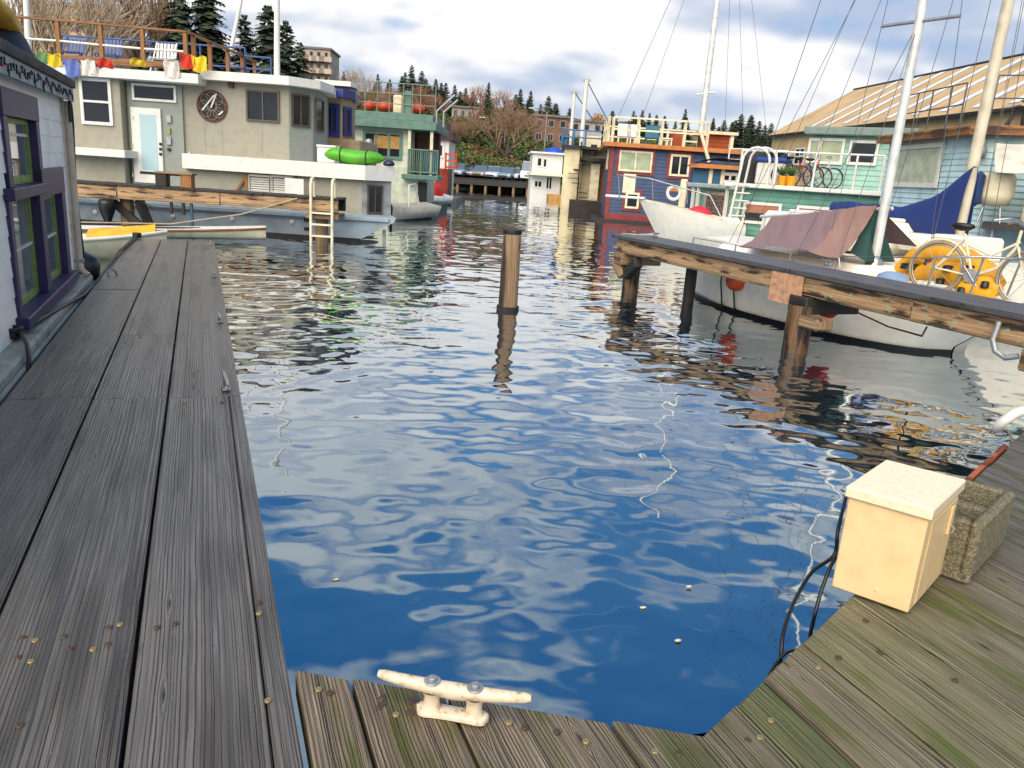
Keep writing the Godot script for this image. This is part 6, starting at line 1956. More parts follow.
	var gp := [P.call(876, 206, 9.56), P.call(850, 252, 8.9), P.call(866, 262, 9.0), P.call(895, 262, 9.75)]
	put("green_end", mb().tri_fan(gp), green, tn)
	put("ridge_pole", mb().tube([ridge_a + Vector3(0, -0.03, -0.3), ridge_b + Vector3(0, -0.03, 0.3)], 0.03, 8), alu, tn)
	for q in [low_b, low_a]: put("guy_line", mb().tube([q, q + Vector3(-0.05, -0.12, 0.1)], 0.008, 4), M.white, tn)
	for q in [[ridge_a, -0.2], [ridge_b, 0.2]]: put("pole", mb().tube([Vector3(q[0].x, 1.0, q[0].z + q[1]), q[0] + Vector3(0, -0.03, q[1])], 0.025, 6), alu, tn)
	# yellow folded inflatable on the foredeck
	var ye := paint("hypalon_yellow", Color(0.90, 0.64, 0.06), 0.55)
	var inf := thing("inflatable_boat", "folded yellow inflatable with black patches on the sloop's foredeck", "inflatable", Vector3(9.2, 1.15, -7.8))
	var path := [P.call(898, 270, 9.35), P.call(915, 259, 9.4), P.call(942, 254, 9.5), P.call(965, 262, 9.5), P.call(985, 274, 9.5), P.call(1002, 284, 9.45)]
	put("tube", mb().tube(path, [0.08, 0.15, 0.19, 0.18, 0.17, 0.06], 14), ye, inf)
	var path2 := [P.call(908, 276, 9.3), P.call(932, 270, 9.32), P.call(958, 275, 9.35), P.call(985, 288, 9.3), P.call(1000, 290, 9.3)]
	put("tube", mb().tube(path2, [0.07, 0.14, 0.17, 0.17, 0.07], 14), ye, inf)
	put("tube", mb().tube([P.call(958, 284, 9.2), P.call(975, 291, 9.2), P.call(992, 296, 9.2)], [0.08, 0.13, 0.06], 12), ye, inf)
	for q in [[910, 266, 9.25, 0.13], [948, 268, 9.2, 0.07], [970, 268, 9.32, 0.06], [985, 284, 9.15, 0.05], [962, 290, 9.1, 0.06], [928, 262, 9.25, 0.05], [940, 281, 9.15, 0.06]]:
		put("black_patch", mb().lathe([[q[3], -0.04], [q[3] * 0.9, 0.03], [0.0, 0.04]], P.call(q[0], q[1], q[2]), 10), M.rubber, inf)
	tag(put("folded_tarp", mb().lathe([[0.2, 0.0], [0.18, 0.05], [0.1, 0.09], [0.0, 0.1]], P.call(893, 279, 8.6), 9, Vector2(0.8, 1.2)), paint("tarp_blue", Color(0.48, 0.56, 0.68), 0.8)), "small folded pale blue tarp on the sloop's side deck", "tarp")
	# ---- second boat: wooden mast with blue sail cover ----
	var f2 := Transform3D(Basis(), Vector3(12.4, 0, -11.5))
	var k := thing("sailing_ketch", "white sailboat with royal blue sail cover behind the sloop", "sailboat", f2.origin)
	var s2 := []
	var dk := []
	for i in 17:
		var s := i / 16.0
		var z := lerpf(-4.5, 5.0, s)
		var bw: float = 1.45 * pow(sin(PI * clampf(0.2 + s * 0.8, 0.0, 1.0)), 0.6)
		if i == 16: bw = 0.02
		var sh := 0.78 + 0.4 * s * s
		s2.append([Vector3(-bw, sh, z), Vector3(-bw * 0.96, 0.4, z - 0.1 * s), Vector3(-bw * 0.8, -0.1, z - 0.3 * s), Vector3(0, -0.5, z - 0.5 * s), Vector3(bw * 0.8, -0.1, z - 0.3 * s), Vector3(bw * 0.96, 0.4, z - 0.1 * s), Vector3(bw, sh, z)])
		dk.append([Vector3(-bw, sh, z), Vector3(0, sh + 0.07, z), Vector3(bw, sh, z)])
	hull(s2, gel, k, f2)
	put("deck", mb(f2).sheet(dk, false, true), gel, k)
	put("cabin", mb(f2).box(Vector3(-0.1, 1.25, -0.9), Vector3(1.9, 0.6, 3.4), 0.14), gel, k)
	put("windscreen", mb(f2).box(Vector3(-1.06, 1.36, -0.6), Vector3(0.05, 0.26, 1.4), 0.02), M.dark_glass, k)
	put("cabin_top", mb(f2).box(Vector3(-0.1, 1.58, -0.6), Vector3(1.7, 0.08, 2.4), 0.03), gel, k)
	put("hatch", mb(f2).box(Vector3(-0.5, 1.25, 1.2), Vector3(0.6, 0.3, 0.6), 0.08), gel, k)
	var dm := ray(955, 250)
	var m2 := EYE + dm * (12.3 / dm.x)
	var wood := paint("mast_cream", Color(0.80, 0.76, 0.66), 0.45)
	put("mast", mb().tube([Vector3(m2.x, 1.0, m2.z), Vector3(m2.x, 14, m2.z)], [0.095, 0.08], 12), wood, k)
	var bl := paint("sail_blue", Color(0.05, 0.16, 0.40), 0.75, 0.0, "fine", 1.0)
	var rr := []
	for i in 22:
		var s := i / 21.0
		var z := m2.z + 0.10 - 3.1 * s
		var e := clampf(1.0 - s / 0.45, 0.0, 1.0)
		var tp := 1.85 + 0.78 * pow(e, 1.8) + 0.02 * sin(s * 24.0)
		var bt := 1.52 - 0.92 * pow(e, 1.4) + 0.15 * maxf(0.0, s - 0.6) + 0.02 * sin(s * 19.0 + 1.0)
		var w := 0.17 * (1.0 - s * 0.4) + 0.015 * sin(s * 31.0)
		var row := []
		for a in 10:
			var an := TAU * a / 10
			row.append(Vector3(m2.x - 0.05 + cos(an) * w, (tp + bt) * 0.5 + sin(an) * (tp - bt) * 0.5, z))
		rr.append(row)
	put("sail_cover", mb().sheet(rr, true), bl, k)
	put("boom", mb().tube([Vector3(m2.x, 1.66, m2.z), Vector3(m2.x, 1.74, m2.z - 2.8)], 0.06, 8), wood, k)
	var t2 := Vector3(m2.x, 13.8, m2.z)
	for q in [[0.0, 1.25, 5.0], [-1.3, 1.1, 0.6], [1.3, 1.1, 0.6], [-1.35, 1.1, -0.4], [1.35, 1.1, -0.4], [0.0, 1.1, -5.4], [-0.6, 1.2, 3.6], [-1.0, 1.1, -3.2], [0.8, 1.2, 2.4]]:
		wire(k, t2 + Vector3(0, -0.5 * absf(q[0]), 0), Vector3(m2.x + q[0], q[1], m2.z + q[2]), 0.007, "shroud")
	for q in [[0.12, 0.3], [-0.15, 0.5], [0.2, -0.2]]: wire(k, Vector3(m2.x + q[0], 1.4, m2.z + q[1]), Vector3(m2.x + q[0] * 0.5, 13, m2.z), 0.006, "halyard")
	put("furled_jib", mb().tube([Vector3(m2.x, 1.2, m2.z + 5.0), Vector3(m2.x, 3.5, m2.z + 4.0), Vector3(m2.x, 13, m2.z + 0.3)], [0.03, 0.02, 0.012], 6), M.wire, k)
	put("deck_box", mb(f2).box(Vector3(-0.6, 1.25, 2.2), Vector3(0.9, 0.4, 0.7), 0.05), M.white, k)
	put("winch", mb(f2).lathe([[0.12, 1.0], [0.1, 1.12], [0.08, 1.18], [0.11, 1.26], [0.0, 1.28]], Vector3(-1.0, 0, 0.8), 10), M.steel, k)

	# far sloop mast behind the blue house
	var q0 := at_dist(694, 190, 48)
	var fm := thing("sail_mast", "tall pale mast with stays rising beside the blue house", "mast", Vector3(q0.x, 0, q0.z))
	put("hull", mb(Transform3D(Basis(), Vector3(q0.x, 0, q0.z))).box(Vector3(0, 0.4, 0), Vector3(1.6, 1.0, 5.0), 0.3), gel, fm)
	put("mast", mb().tube([Vector3(q0.x, 0.8, q0.z), Vector3(q0.x, 19.5, q0.z)], [0.19, 0.14], 10), alu, fm)
	put("spreader", mb().tube([Vector3(q0.x - 0.5, 7.0, q0.z - 0.2), Vector3(q0.x + 0.5, 7.2, q0.z + 0.2)], 0.05, 6), alu, fm)
	for q in [[-4.5, -2.0], [-3.2, -1.5], [2.2, 1.0], [3.4, 1.6], [1.2, 0.6]]: wire(fm, Vector3(q0.x, 19, q0.z), Vector3(q0.x + q[0] * 1.25, 2.5, q0.z + q[1]), 0.012)
	# white bow of a cruiser behind the pier end
	var bp := at_dist(662, 238, 26.5)
	bp.y = 0
	var bf := frame(bp, Vector3(0.80, 0, 0.60))
	var cr := thing("white_cruiser", "white motor cruiser with raked bow before the blue house", "boat", bp)
	var cs := []
	var cd := []
	for i in 13:
		var s := i / 12.0
		var ww := 1.3 * pow(sin(PI * 0.5 * clampf(s * 1.5, 0.0, 1.0)), 0.75) + 0.01
		var x := s * 2.6
		var sh := 1.42 - 0.6 * s
		var xr := x - 0.9 * pow(1.0 - s, 3.0)
		cs.append([Vector3(xr, sh, ww), Vector3(lerpf(xr, x, 0.4), sh * 0.6, ww * 0.9), Vector3(x, 0.0, ww * 0.6), Vector3(x + 0.2, -0.4, 0), Vector3(x, 0.0, -ww * 0.6), Vector3(lerpf(xr, x, 0.4), sh * 0.6, -ww * 0.9), Vector3(xr, sh, -ww)])
		cd.append([Vector3(xr, sh - 0.02, ww), Vector3(xr, sh + 0.04, 0), Vector3(xr, sh - 0.02, -ww)])
	put("hull", mb(bf).sheet(cs), gel, cr)
	put("deck", mb(bf).sheet(cd, false, false), M.cream, cr)
	put("bowsprit", mb(bf).box(Vector3(-1.35, 1.46, 0), Vector3(1.3, 0.08, 0.4), 0.02), M.white, cr)
	put("cabin", mb(bf).box(Vector3(1.9, 0.85, 0), Vector3(1.2, 0.4, 1.3), 0.15), gel, cr)
	put("pulpit", mb(bf).tube([Vector3(1.9, 0.95, 1.1), Vector3(1.4, 1.7, 0.9), Vector3(-0.6, 2.1, 0.35), Vector3(-1.7, 2.15, 0.1), Vector3(-1.7, 2.15, -0.1), Vector3(-0.6, 2.1, -0.35)], 0.022, 6), M.steel, cr)
	for x in [-1.5, -0.4, 0.7]: put("pulpit_leg", mb(bf).tube([Vector3(x, 1.4, 0.3), Vector3(x - 0.1, 2.1, 0.33)], 0.02, 6), M.steel, cr)
	put("samson_post", mb(bf).box(Vector3(0.5, 1.7, -0.2), Vector3(0.22, 0.9, 0.22), 0.03), M.cream, cr)
	put("red_cover", mb(bf).lathe([[0.34, 0.95], [0.3, 1.06], [0.16, 1.16], [0.05, 1.2], [0.0, 1.2]], Vector3(1.1, 0.15, 0.2), 12, Vector2(1.2, 0.8)), paint("cover_crimson", Color(0.80, 0.12, 0.20), 0.6), cr)
	var lr := []
	for i in 15: lr.append(Vector3(0.25 + 0.2 * cos(TAU * i / 14), 1.7 + 0.2 * sin(TAU * i / 14), 0.5))
	put("life_ring", mb(bf).tube(lr, 0.06, 6, false), M.white, cr)
	put("sign_board", mb(bf).box(Vector3(-1.25, 1.9, 0.15), Vector3(0.4, 0.6, 0.05)), M.cream, cr)

# ---------- houses on the right bank ----------
func make_right_bank() -> void:
	# teal shingled houseboat
	var o := at_dist(735, 232, 27.0)
	o.y = 0
	var fr := frame(o, Vector3(2.45, 0, 3.5))
	var teal := paint("teal", Color(0.36, 0.56, 0.50), 0.7, 0.0, "grime", 0.3)
	var teal2 := paint("teal_pale", Color(0.56, 0.72, 0.66), 0.7, 0.0, "grime", 0.3)
	var h := thing("teal_house", "teal shingled houseboat with white roof rail and brown blinds", "houseboat", o)
	var yt := 2.02
	var xr := on_wall(fr, 890, 200).x
	put("lower_wall", mb(fr).span(Vector3(0, -0.2, -6), Vector3(xr, yt, -0.03)), teal, h)
	siding(h, fr, 0, xr, 0.2, yt, -0.03, 0.16, teal, "shingle_course")
	put("roof_edge", mb(fr).span(Vector3(-0.5, yt, -6), Vector3(xr, yt + 0.13, 0.25), 0.02), M.white, h)
	var blind := paint("blind_brown", Color(0.62, 0.42, 0.32), 0.8)
	var w1 := wall_rect(fr, 744, 201, 779, 226, 0.03)
	window(h, fr, w1, 0.0, M.white, M.dark_glass, 1, 1, 0.09)
	put("roller_blind", mb(fr).span(Vector3(w1[0] + 0.1, lerpf(w1[1], w1[3], 0.5), 0.02), Vector3(w1[2] - 0.1, w1[3] - 0.1, 0.03)), blind, h)
	var w2 := wall_rect(fr, 797, 205, 832, 226, 0.03)
	window(h, fr, w2, 0.0, M.white, M.dark_glass, 1, 1, 0.09, blind)
	# end wall with lace-curtained door
	var fe := frame(fr * Vector3(-2.4, 0, -2.0), fr.basis * Vector3(2.4, 0, 2.0))
	var le := 3.12
	put("porch_wall", mb(fe).span(Vector3(0, -0.2, -1.0), Vector3(le - 0.02, yt - 0.1, -0.01)), teal2, h)
	put("porch_roof", mb(fe).span(Vector3(-0.3, yt - 0.1, -2.5), Vector3(le + 0.1, yt + 0.05, 0.35), 0.03), paint("porch_grey", Color(0.62, 0.66, 0.64), 0.7), h)
	var dr := wall_rect(fe, 707, 191, 725, 228, 0)
	var door := put("door", mb(fe).span(Vector3(dr[0], 0.25, 0.0), Vector3(dr[2], dr[3], 0.05)), paint("door_wood", Color(0.72, 0.66, 0.56), 0.6), h)
	put("lace_curtain", mb(fe).span(Vector3(dr[0] + 0.12, 0.5, 0.051), Vector3(dr[2] - 0.12, dr[3] - 0.12, 0.06)), paint("lace", Color(0.48, 0.44, 0.46), 0.9, 0.0, "stain", 2.0), door)
	for x in [dr[0] - 0.55, dr[0] - 0.2, dr[2] + 0.2]: put("porch_post", mb(fe).span(Vector3(x, 0.2, 0.2), Vector3(x + 0.09, yt - 0.1, 0.29)), M.white, h)
	put("float", mb(fr).span(Vector3(-3.2, -0.3, -6.5), Vector3(xr, 0.22, 1.1), 0.02), M.cream, h)
	# white roof rail
	var rp := []
	for u in [738, 772, 812, 853, 880]: rp.append(fr * Vector3(on_wall(fr, u, 185, 0.1).x, yt + 0.13, 0.1))
	rail(h, rp, 1.02, [1.02], 0.035, M.white)
	var rb := []
	for u in [726, 745, 768, 785]: rb.append(fr * Vector3(on_wall(fr, u, 178, -5.0).x, yt + 0.13, -5.0))
	rail(h, rb, 1.3, [1.3, 0.9, 0.5], 0.03, M.white)
	# upper cabin with bay window
	var uz := -2.6
	var u0 := on_wall(fr, 813, 150, uz).x
	var u1 := on_wall(fr, 882, 150, uz).x
	var ub := yt + 0.13
	var ut := on_wall(fr, 850, 136, uz).y
	put("upper_wall", mb(fr).span(Vector3(u0, ub, -6), Vector3(u1 + 1.0, ut, uz)), teal2, h)
	siding(h, fr, u0, u1 + 1.0, ub, ut, uz, 0.17, teal2, "shingle_course")
	put("upper_roof", mb(fr).span(Vector3(u0 - 0.3, ut, -6.2), Vector3(u1 + 1.0, ut + 0.26, uz + 0.35), 0.03), paint("roof_sage", Color(0.46, 0.53, 0.50), 0.75), h)
	var pale := paint("blind_sage", Color(0.62, 0.66, 0.54), 0.8)
	window(h, fr, wall_rect(fr, 810, 138, 819, 163, uz), uz + 0.03, M.white, M.dark_glass, 1, 1, 0.09, pale)
	window(h, fr, wall_rect(fr, 821, 138, 842, 165, uz), uz + 0.03, M.white, M.dark_glass, 1, 1, 0.09, pale)
	window(h, fr, wall_rect(fr, 851, 140, 876, 166, uz), uz + 0.03, M.white, M.dark_glass, 1, 1, 0.09)
	# bikes and pots on the roof deck
	var bk := [[804, 0.5, "red mountain bicycle on the teal house roof beside yellow pots", Color(0.65, 0.10, 0.14), "bike_red"], [795, 0.0, "dark blue bicycle behind the yellow pots on the teal roof", Color(0.12, 0.18, 0.30), "bike_blue"], [815, 0.8, "silver bicycle on the teal roof behind the red one", Color(0.7, 0.72, 0.72), "bike_silver"]]
	for s in bk:
		var c := on_wall(fr, s[0], 190, -0.6 - s[1])
		bicycle("roof_bicycle", s[2], Transform3D(fr.basis.rotated(Vector3.UP, 0.6), fr * Vector3(c.x - 0.5, yt + 0.135, -0.6 - s[1])), paint(s[4], s[3], 0.4, 0.2, ""), M.rubber, false)
	for s in [[781, "yellow flower pot with a leafy plant, beside the blue tarp"], [790, "yellow flower pot between the other pot and the bicycles"]]:
		var c := on_wall(fr, s[0], 188, -0.25)
		var po := fr * Vector3(c.x, yt + 0.13, -0.25)
		var t := thing("flower_pot", s[1], "flower pot", po)
		put("pot", mb().lathe([[0.13, 0.0], [0.17, 0.28], [0.18, 0.3], [0.15, 0.3], [0.14, 0.26], [0.0, 0.26]], po, 14), paint("pot_yellow", Color(0.88, 0.60, 0.06), 0.5), t)
		for i in 26:
			var a := i * 2.4
			var d := Vector3(cos(a), 0, sin(a)) * (0.1 + 0.012 * i)
			put("leaf", mb().tri_fan([po + Vector3(0, 0.28, 0), po + d * 0.6 + Vector3(0.03, 0.45 + 0.02 * (i % 5), 0), po + d + Vector3(0, 0.5 + 0.03 * (i % 7), 0), po + d * 0.6 + Vector3(-0.03, 0.43, 0.03)]), paint("leaf_green", Color(0.30, 0.42, 0.12), 0.8, 0.0, ""), t)
	var tp := fr * on_wall(fr, 770, 188, -0.8)
	tp.y = yt + 0.13
	var bt := thing("covered_crate", "white bin with a blue lid on the teal house roof", "bin", tp)
	put("bin", mb(Transform3D(fr.basis, tp)).box(Vector3(0, 0.35, 0), Vector3(0.9, 0.7, 0.7), 0.05), M.white, bt)
	put("lid", mb(Transform3D(fr.basis, tp)).box(Vector3(0, 0.78, 0), Vector3(1.0, 0.16, 0.8), 0.06), paint("lid_blue", Color(0.10, 0.26, 0.55), 0.5), bt)
	var gp := fr * on_wall(fr, 751, 188, -1.2)
	gp.y = yt + 0.13
	tag(put("covered_grill", mb().lathe([[0.5, 0.0], [0.52, 0.5], [0.48, 0.9], [0.3, 1.1], [0.0, 1.15]], gp, 10, Vector2(1.0, 0.8)), paint("cover_charcoal", Color(0.14, 0.14, 0.15), 0.8)), "charcoal fabric grill cover on the teal roof behind the white arch", "grill cover")
	var ck := fr * on_wall(fr, 775, 172, -4.6)
	tag(put("roof_chair", mb().tri_fan([ck + Vector3(-0.5, 0, 0), ck + Vector3(0.3, -0.1, 0.2), ck + Vector3(0.5, 0.7, 0), ck + Vector3(-0.3, 0.6, -0.2)]).box(ck + Vector3(0, -0.2, 0.2), Vector3(0.9, 0.1, 0.8)).box(ck + Vector3(0, 0.3, -0.1), Vector3(0.8, 0.9, 0.1), 0.04).box(Vector3(ck.x, (ck.y + yt) * 0.5, ck.z), Vector3(0.5, ck.y - yt, 0.5)), M.black), "black lounge chair on the teal house's rear deck", "chair")
	# white arched boarding ladder
	var la := thing("arched_ladder", "white pipe boarding ladder with arched hand rails on the teal house", "ladder", fr * Vector3(-0.3, 0.2, 0.6))
	for s in [[726, 741, 0.55], [733, 751, 0.25]]:
		var a0 := on_wall(fr, s[0], 225, s[2])
		var a1 := on_wall(fr, s[1] + 12, 190, s[2])
		var topy := on_wall(fr, 748, 147, s[2]).y
		var pts := [Vector3(a0.x, 0.2, s[2]), Vector3(a0.x + 0.25, topy - 0.5, s[2])]
		for i in 9:
			var an := PI - PI * i / 8
			pts.append(Vector3(a0.x + 0.68 + cos(an) * 0.43, topy - 0.42 + sin(an) * 0.42, s[2]))
		pts.append(Vector3(a0.x + 1.12, yt + 0.13, s[2]))
		put("hand_rail", mb(fr).tube(pts, 0.04, 7), M.white, la)
	var a0 := on_wall(fr, 726, 225, 0.4)
	for i in 8:
		var y := 0.4 + i * 0.24
		put("rung", mb(fr).tube([Vector3(a0.x + 0.02 + i * 0.025, y, 0.58), Vector3(a0.x + 0.45 + i * 0.02, y, 0.2)], 0.028, 6), M.white, la)
	# ---- pale blue clapboard house ----
	var kc := at_dist(967, 200, 20.0)
	kc.y = 0
	var kl := at_dist(879, 200, 24.0)
	kl.y = 0
	var pb := paint("pale_blue", Color(0.74, 0.85, 0.86), 0.65, 0.0, "grime", 0.3)
	var g := thing("pale_blue_house", "pale blue clapboard floating house with timber roof fascia", "houseboat", kc)
	var f1 := frame(kl, kc - kl)
	var L1 := kl.distance_to(kc)
	var f2 := frame(kc, Vector3(0.6, 0, 0.8))
	var top := on_wall(f1, 923, 141).y
	put("left_wall", mb(f1).span(Vector3(0, -0.2, -0.3), Vector3(L1, top, -0.03)), pb, g)
	put("right_wall", mb(f2).span(Vector3(0, -0.2, -0.3), Vector3(6, top, -0.03)), pb, g)
	put("core", mb(f2).span(Vector3(0.4, -0.2, -5), Vector3(6, top, -0.4)), pb, g)
	siding(g, f1, 0, L1, 0.2, top, -0.03, 0.13, pb)
	siding(g, f2, 0, 6, 0.2, top, -0.03, 0.13, pb)
	put("corner_board", mb(f1).span(Vector3(L1 - 0.05, 0.2, -0.04), Vector3(L1 + 0.03, top, 0.03)), pb, g)
	for q in [[f1, L1], [f2, 6.0]]: put("fascia", mb(q[0]).span(Vector3(-0.15 if q[1] != 6.0 else 0.0, top, -0.5), Vector3(q[1] + 0.1, top + 0.2, 0.3), 0.01), M.wood_cedar, g)
	put("roof", mb(f2).span(Vector3(0.1, top + 0.02, -5), Vector3(6, top + 0.18, -0.5)), M.wood_dark, g)
	var ww := wall_rect(f1, 899, 146, 937, 188, 0)
	window(g, f1, ww, 0.0, M.white, M.dark_glass, 1, 1, 0.11, paint("blind_pale", Color(0.72, 0.74, 0.64), 0.8))
	put("wall_lantern", mb(f2).lathe([[0.0, 0.0], [0.14, 0.04], [0.16, 0.2], [0.1, 0.32], [0.12, 0.4], [0.04, 0.5], [0.0, 0.52]], on_wall(f2, 977, 160, 0.15), 10), M.galvanised, g)
	var rr := []
	for u in [900, 912, 926, 944, 958]: rr.append(f1 * Vector3(on_wall(f1, u, 130, 0.1).x, top + 0.2, 0.1))
	rail(g, rr, 0.95, [0.95, 0.5], 0.018, M.wire)
	var r2 := []
	for x in [0.1, 1.2, 2.4, 3.6]: r2.append(f2 * Vector3(x, top + 0.2, 0.1))
	rail(g, r2, 1.0, [1.0, 0.55], 0.018, M.wire)
	for i in 9:
		var c := f2 * Vector3(0.4 + i * 0.32, top + 0.2, -0.3)
		tag(put("driftwood", mb().tube([c, c + Vector3(rng.randf_range(-0.3, 0.3), 0.25 + 0.2 * rng.randf(), 0.1), c + Vector3(rng.randf_range(-0.6, 0.6), 0.12 + 0.4 * rng.randf(), -0.1)], [0.05, 0.04, 0.015], 6), M.wood_dark), "twisted piece of dark driftwood on the pale blue roof", "driftwood", "driftwood on the pale blue roof")
	# awning, chair and boxes on its porch
	var aw := []
	for i in 4:
		var row := []
		for j in 8: row.append(on_wall(f2, lerpf(995, 1060, j / 7.0), lerpf(143, 172, i / 3.0) + 4.0 * sin(PI * j / 7.0) - (6.0 * j / 7.0), 0.6 + i * 0.3))
		aw.append(row)
	tag(put("striped_awning", mb(f2).sheet(aw, false, true), paint("awning", Color(0.80, 0.77, 0.70), 0.85)), "sagging cream awning at the pale blue house's porch", "awning")
	put("porch_post", mb(f2).bar(on_wall(f2, 1009, 155, 0.5), on_wall(f2, 1000, 195, 0.5), 0.08, 0.08), M.wood_cedar, g)
	put("porch_deck", mb(f2).span(Vector3(0.4, on_wall(f2, 985, 222, 0.8).y - 0.12, 0.02), Vector3(6, on_wall(f2, 985, 222, 0.8).y, 1.6)), M.wood_dark, g)
	for x in [0.6, 2.4, 4.4]: put("porch_pile", mb(f2).tube([Vector3(x, -0.5, 1.4), Vector3(x, on_wall(f2, 985, 222, 0.8).y - 0.1, 1.4)], 0.06, 7), M.galvanised, g)
	var cy := on_wall(f2, 985, 222, 0.8).y
	var cc := on_wall(f2, 990, 215, 0.8)
	var ch := thing("porch_chair", "cream shell chair with a blue cloth on the pale blue house's porch", "chair", f2 * Vector3(cc.x, cy, 0.8))
	put("shell", mb(f2).lathe([[0.0, 0.38], [0.28, 0.4], [0.34, 0.6], [0.33, 0.95], [0.26, 1.05], [0.24, 0.95]], Vector3(cc.x, cy - 0.05, 0.8), 14), M.cream, ch)
	for q in [[-0.2, -0.2], [0.2, -0.2], [-0.2, 0.2], [0.2, 0.2]]: put("leg", mb(f2).tube([Vector3(cc.x + q[0], cy, 0.8 + q[1]), Vector3(cc.x + q[0] * 0.7, cy + 0.36, 0.8 + q[1] * 0.7)], 0.02, 6), M.steel, ch)
	put("blue_cloth", mb(f2).span(Vector3(cc.x - 0.42, cy + 0.3, 0.9), Vector3(cc.x - 0.22, cy + 1.0, 1.2), 0.08), paint("cloth_navy", Color(0.12, 0.22, 0.40), 0.85), ch)
	var bx := f2 * Vector3(cc.x + 0.95, cy, 0.7)
	var bb := thing("storage_bin", "white storage bin on the pale blue house's porch beside the chair", "bin", bx)
	put("body", mb(Transform3D(f2.basis, bx)).box(Vector3(0, 0.42, 0), Vector3(0.8, 0.84, 0.6), 0.05), M.cream, bb)
	put("lid", mb(Transform3D(f2.basis, bx)).box(Vector3(0, 0.88, 0), Vector3(0.86, 0.08, 0.66), 0.03), M.white, bb)
	put("panel_door", mb(f1).span(Vector3(on_wall(f1, 948, 240).x - 0.3, 0.3, 0.0), Vector3(on_wall(f1, 965, 240).x, 1.0, 0.03)), paint("louvre_cream", Color(0.82, 0.80, 0.70), 0.7), g)
	# ---- tan warehouse ----
	var D := Vector3(-0.305, 0, 0.952)
	var e0 := at_dist(765, 190, 75)
	e0.y = 0
	var fw := frame(e0, D)    # local x runs towards the viewer, z faces the water
	var ye := (at_dist(765, 135, 75).y)
	var rd := Vector3(53.8, 0, -56.2)
	var yr := at_dist(840, 95, 77.8).y + 0.5
	var wd := 6.9
	var tan := paint("tan_wall", Color(0.78, 0.66, 0.48), 0.8, 0.0, "grime", 0.06)
	var roof := paint("tan_roof", Color(0.74, 0.62, 0.44), 0.75, 0.0, "grime", 0.06)
	var wh := thing("tan_warehouse", "huge tan warehouse with white skylight strips on its roof", "warehouse", e0)
	put("wall", mb(fw).span(Vector3(0, -0.5, -2 * wd), Vector3(60, ye - 0.1, -0.02)), tan, wh)
	var gm := mb(fw)
	gm.poly([Vector3(0, ye - 0.1, 0), Vector3(0, yr - 0.1, -wd), Vector3(0, ye - 0.1, -2 * wd)])
	gm.poly([Vector3(0.05, ye - 0.1, -2 * wd), Vector3(0.05, yr - 0.1, -wd), Vector3(0.05, ye - 0.1, 0)])
	put("gable", gm, tan, wh)
	var sl := Vector3(0, yr - ye, -wd)
	var n := 15
	# roof panels between the strips
	put("roof_slope", mb(fw).tri_fan([Vector3(-0.5, ye, 0.3), Vector3(60, ye, 0.3), Vector3(60, yr, -wd), Vector3(-0.5, yr, -wd)]), roof, wh)
	put("roof_slope", mb(fw).tri_fan([Vector3(-0.5, yr, -wd), Vector3(60, yr, -wd), Vector3(60, ye, -2 * wd), Vector3(-0.5, ye, -2 * wd)]), roof, wh)
	var strip := paint("skylight", Color(0.88, 0.90, 0.92), 0.4)
	for i in n:
		var x := 6.6 + i * 2.95
		var a := Vector3(x, ye, 0.3) + sl * 0.06 + Vector3(0, 0.03, 0)
		var c := Vector3(x, yr, -wd) - sl * 0.02 + Vector3(0, 0.03, 0)
		put("skylight_strip", mb(fw).tri_fan([a, a + Vector3(0.75, 0, 0), c + Vector3(0.75, 0, 0), c]), strip, wh)
	put("gutter", mb(fw).span(Vector3(-0.5, ye - 0.22, 0.25), Vector3(60, ye - 0.02, 0.45)), M.black, wh)
	put("ridge_cap", mb(fw).tube([Vector3(-0.5, yr, -wd), Vector3(60, yr, -wd)], 0.12, 6), M.black, wh)
	for u in [[783, 152, 790, 160], [796, 148, 803, 165]]:
		window(wh, fw, wall_rect(fw, u[0], u[1], u[2], u[3], 0), 0.0, M.white, M.dark_glass, 2, 2, 0.12)
	# ---- blue clapboard house ----
	o = on_y(604, 221)
	fr = frame(o, Vector3(0.90, 0, 0.43))
	var bl := paint("house_blue", Color(0.18, 0.26, 0.40), 0.6, 0.0, "grime", 0.3)
	var red := paint("trim_red", Color(0.50, 0.18, 0.16), 0.6)
	h = thing("blue_house", "navy blue clapboard houseboat with red trim and white roof rail", "houseboat", o)
	var x1 := on_wall(fr, 735, 190).x
	var yt2 := on_wall(fr, 620, 147).y
	put("walls", mb(fr).span(Vector3(0, 0.1, -5), Vector3(x1, yt2, -0.03)), bl, h)
	siding(h, fr, 0.0, x1, 0.2, yt2, -0.03, 0.17, bl)
	var fl := frame(fr * Vector3(0, 0, -5), fr.basis * Vector3(0, 0, 1))
	siding(h, fl, 0, 5, 0.2, yt2, 0.002, 0.17, bl)
	put("corner_board", mb(fr).span(Vector3(-0.03, 0.1, -0.1), Vector3(0.2, yt2, 0.03), 0.01), red, h)
	put("base_board", mb(fr).span(Vector3(0.2, 0.1, -0.02), Vector3(x1, 0.42, 0.025)), red, h)
	put("float", mb(fr).span(Vector3(-0.6, -0.3, -7.4), Vector3(x1 + 0.4, 0.12, 0.6), 0.03), M.wood_dark, h)
	put("deck_fascia", mb(fr).span(Vector3(-0.35, yt2, -7.3), Vector3(x1 + 0.3, yt2 + 0.2, 0.35), 0.01), paint("fascia_orange", Color(0.72, 0.44, 0.20), 0.65), h)
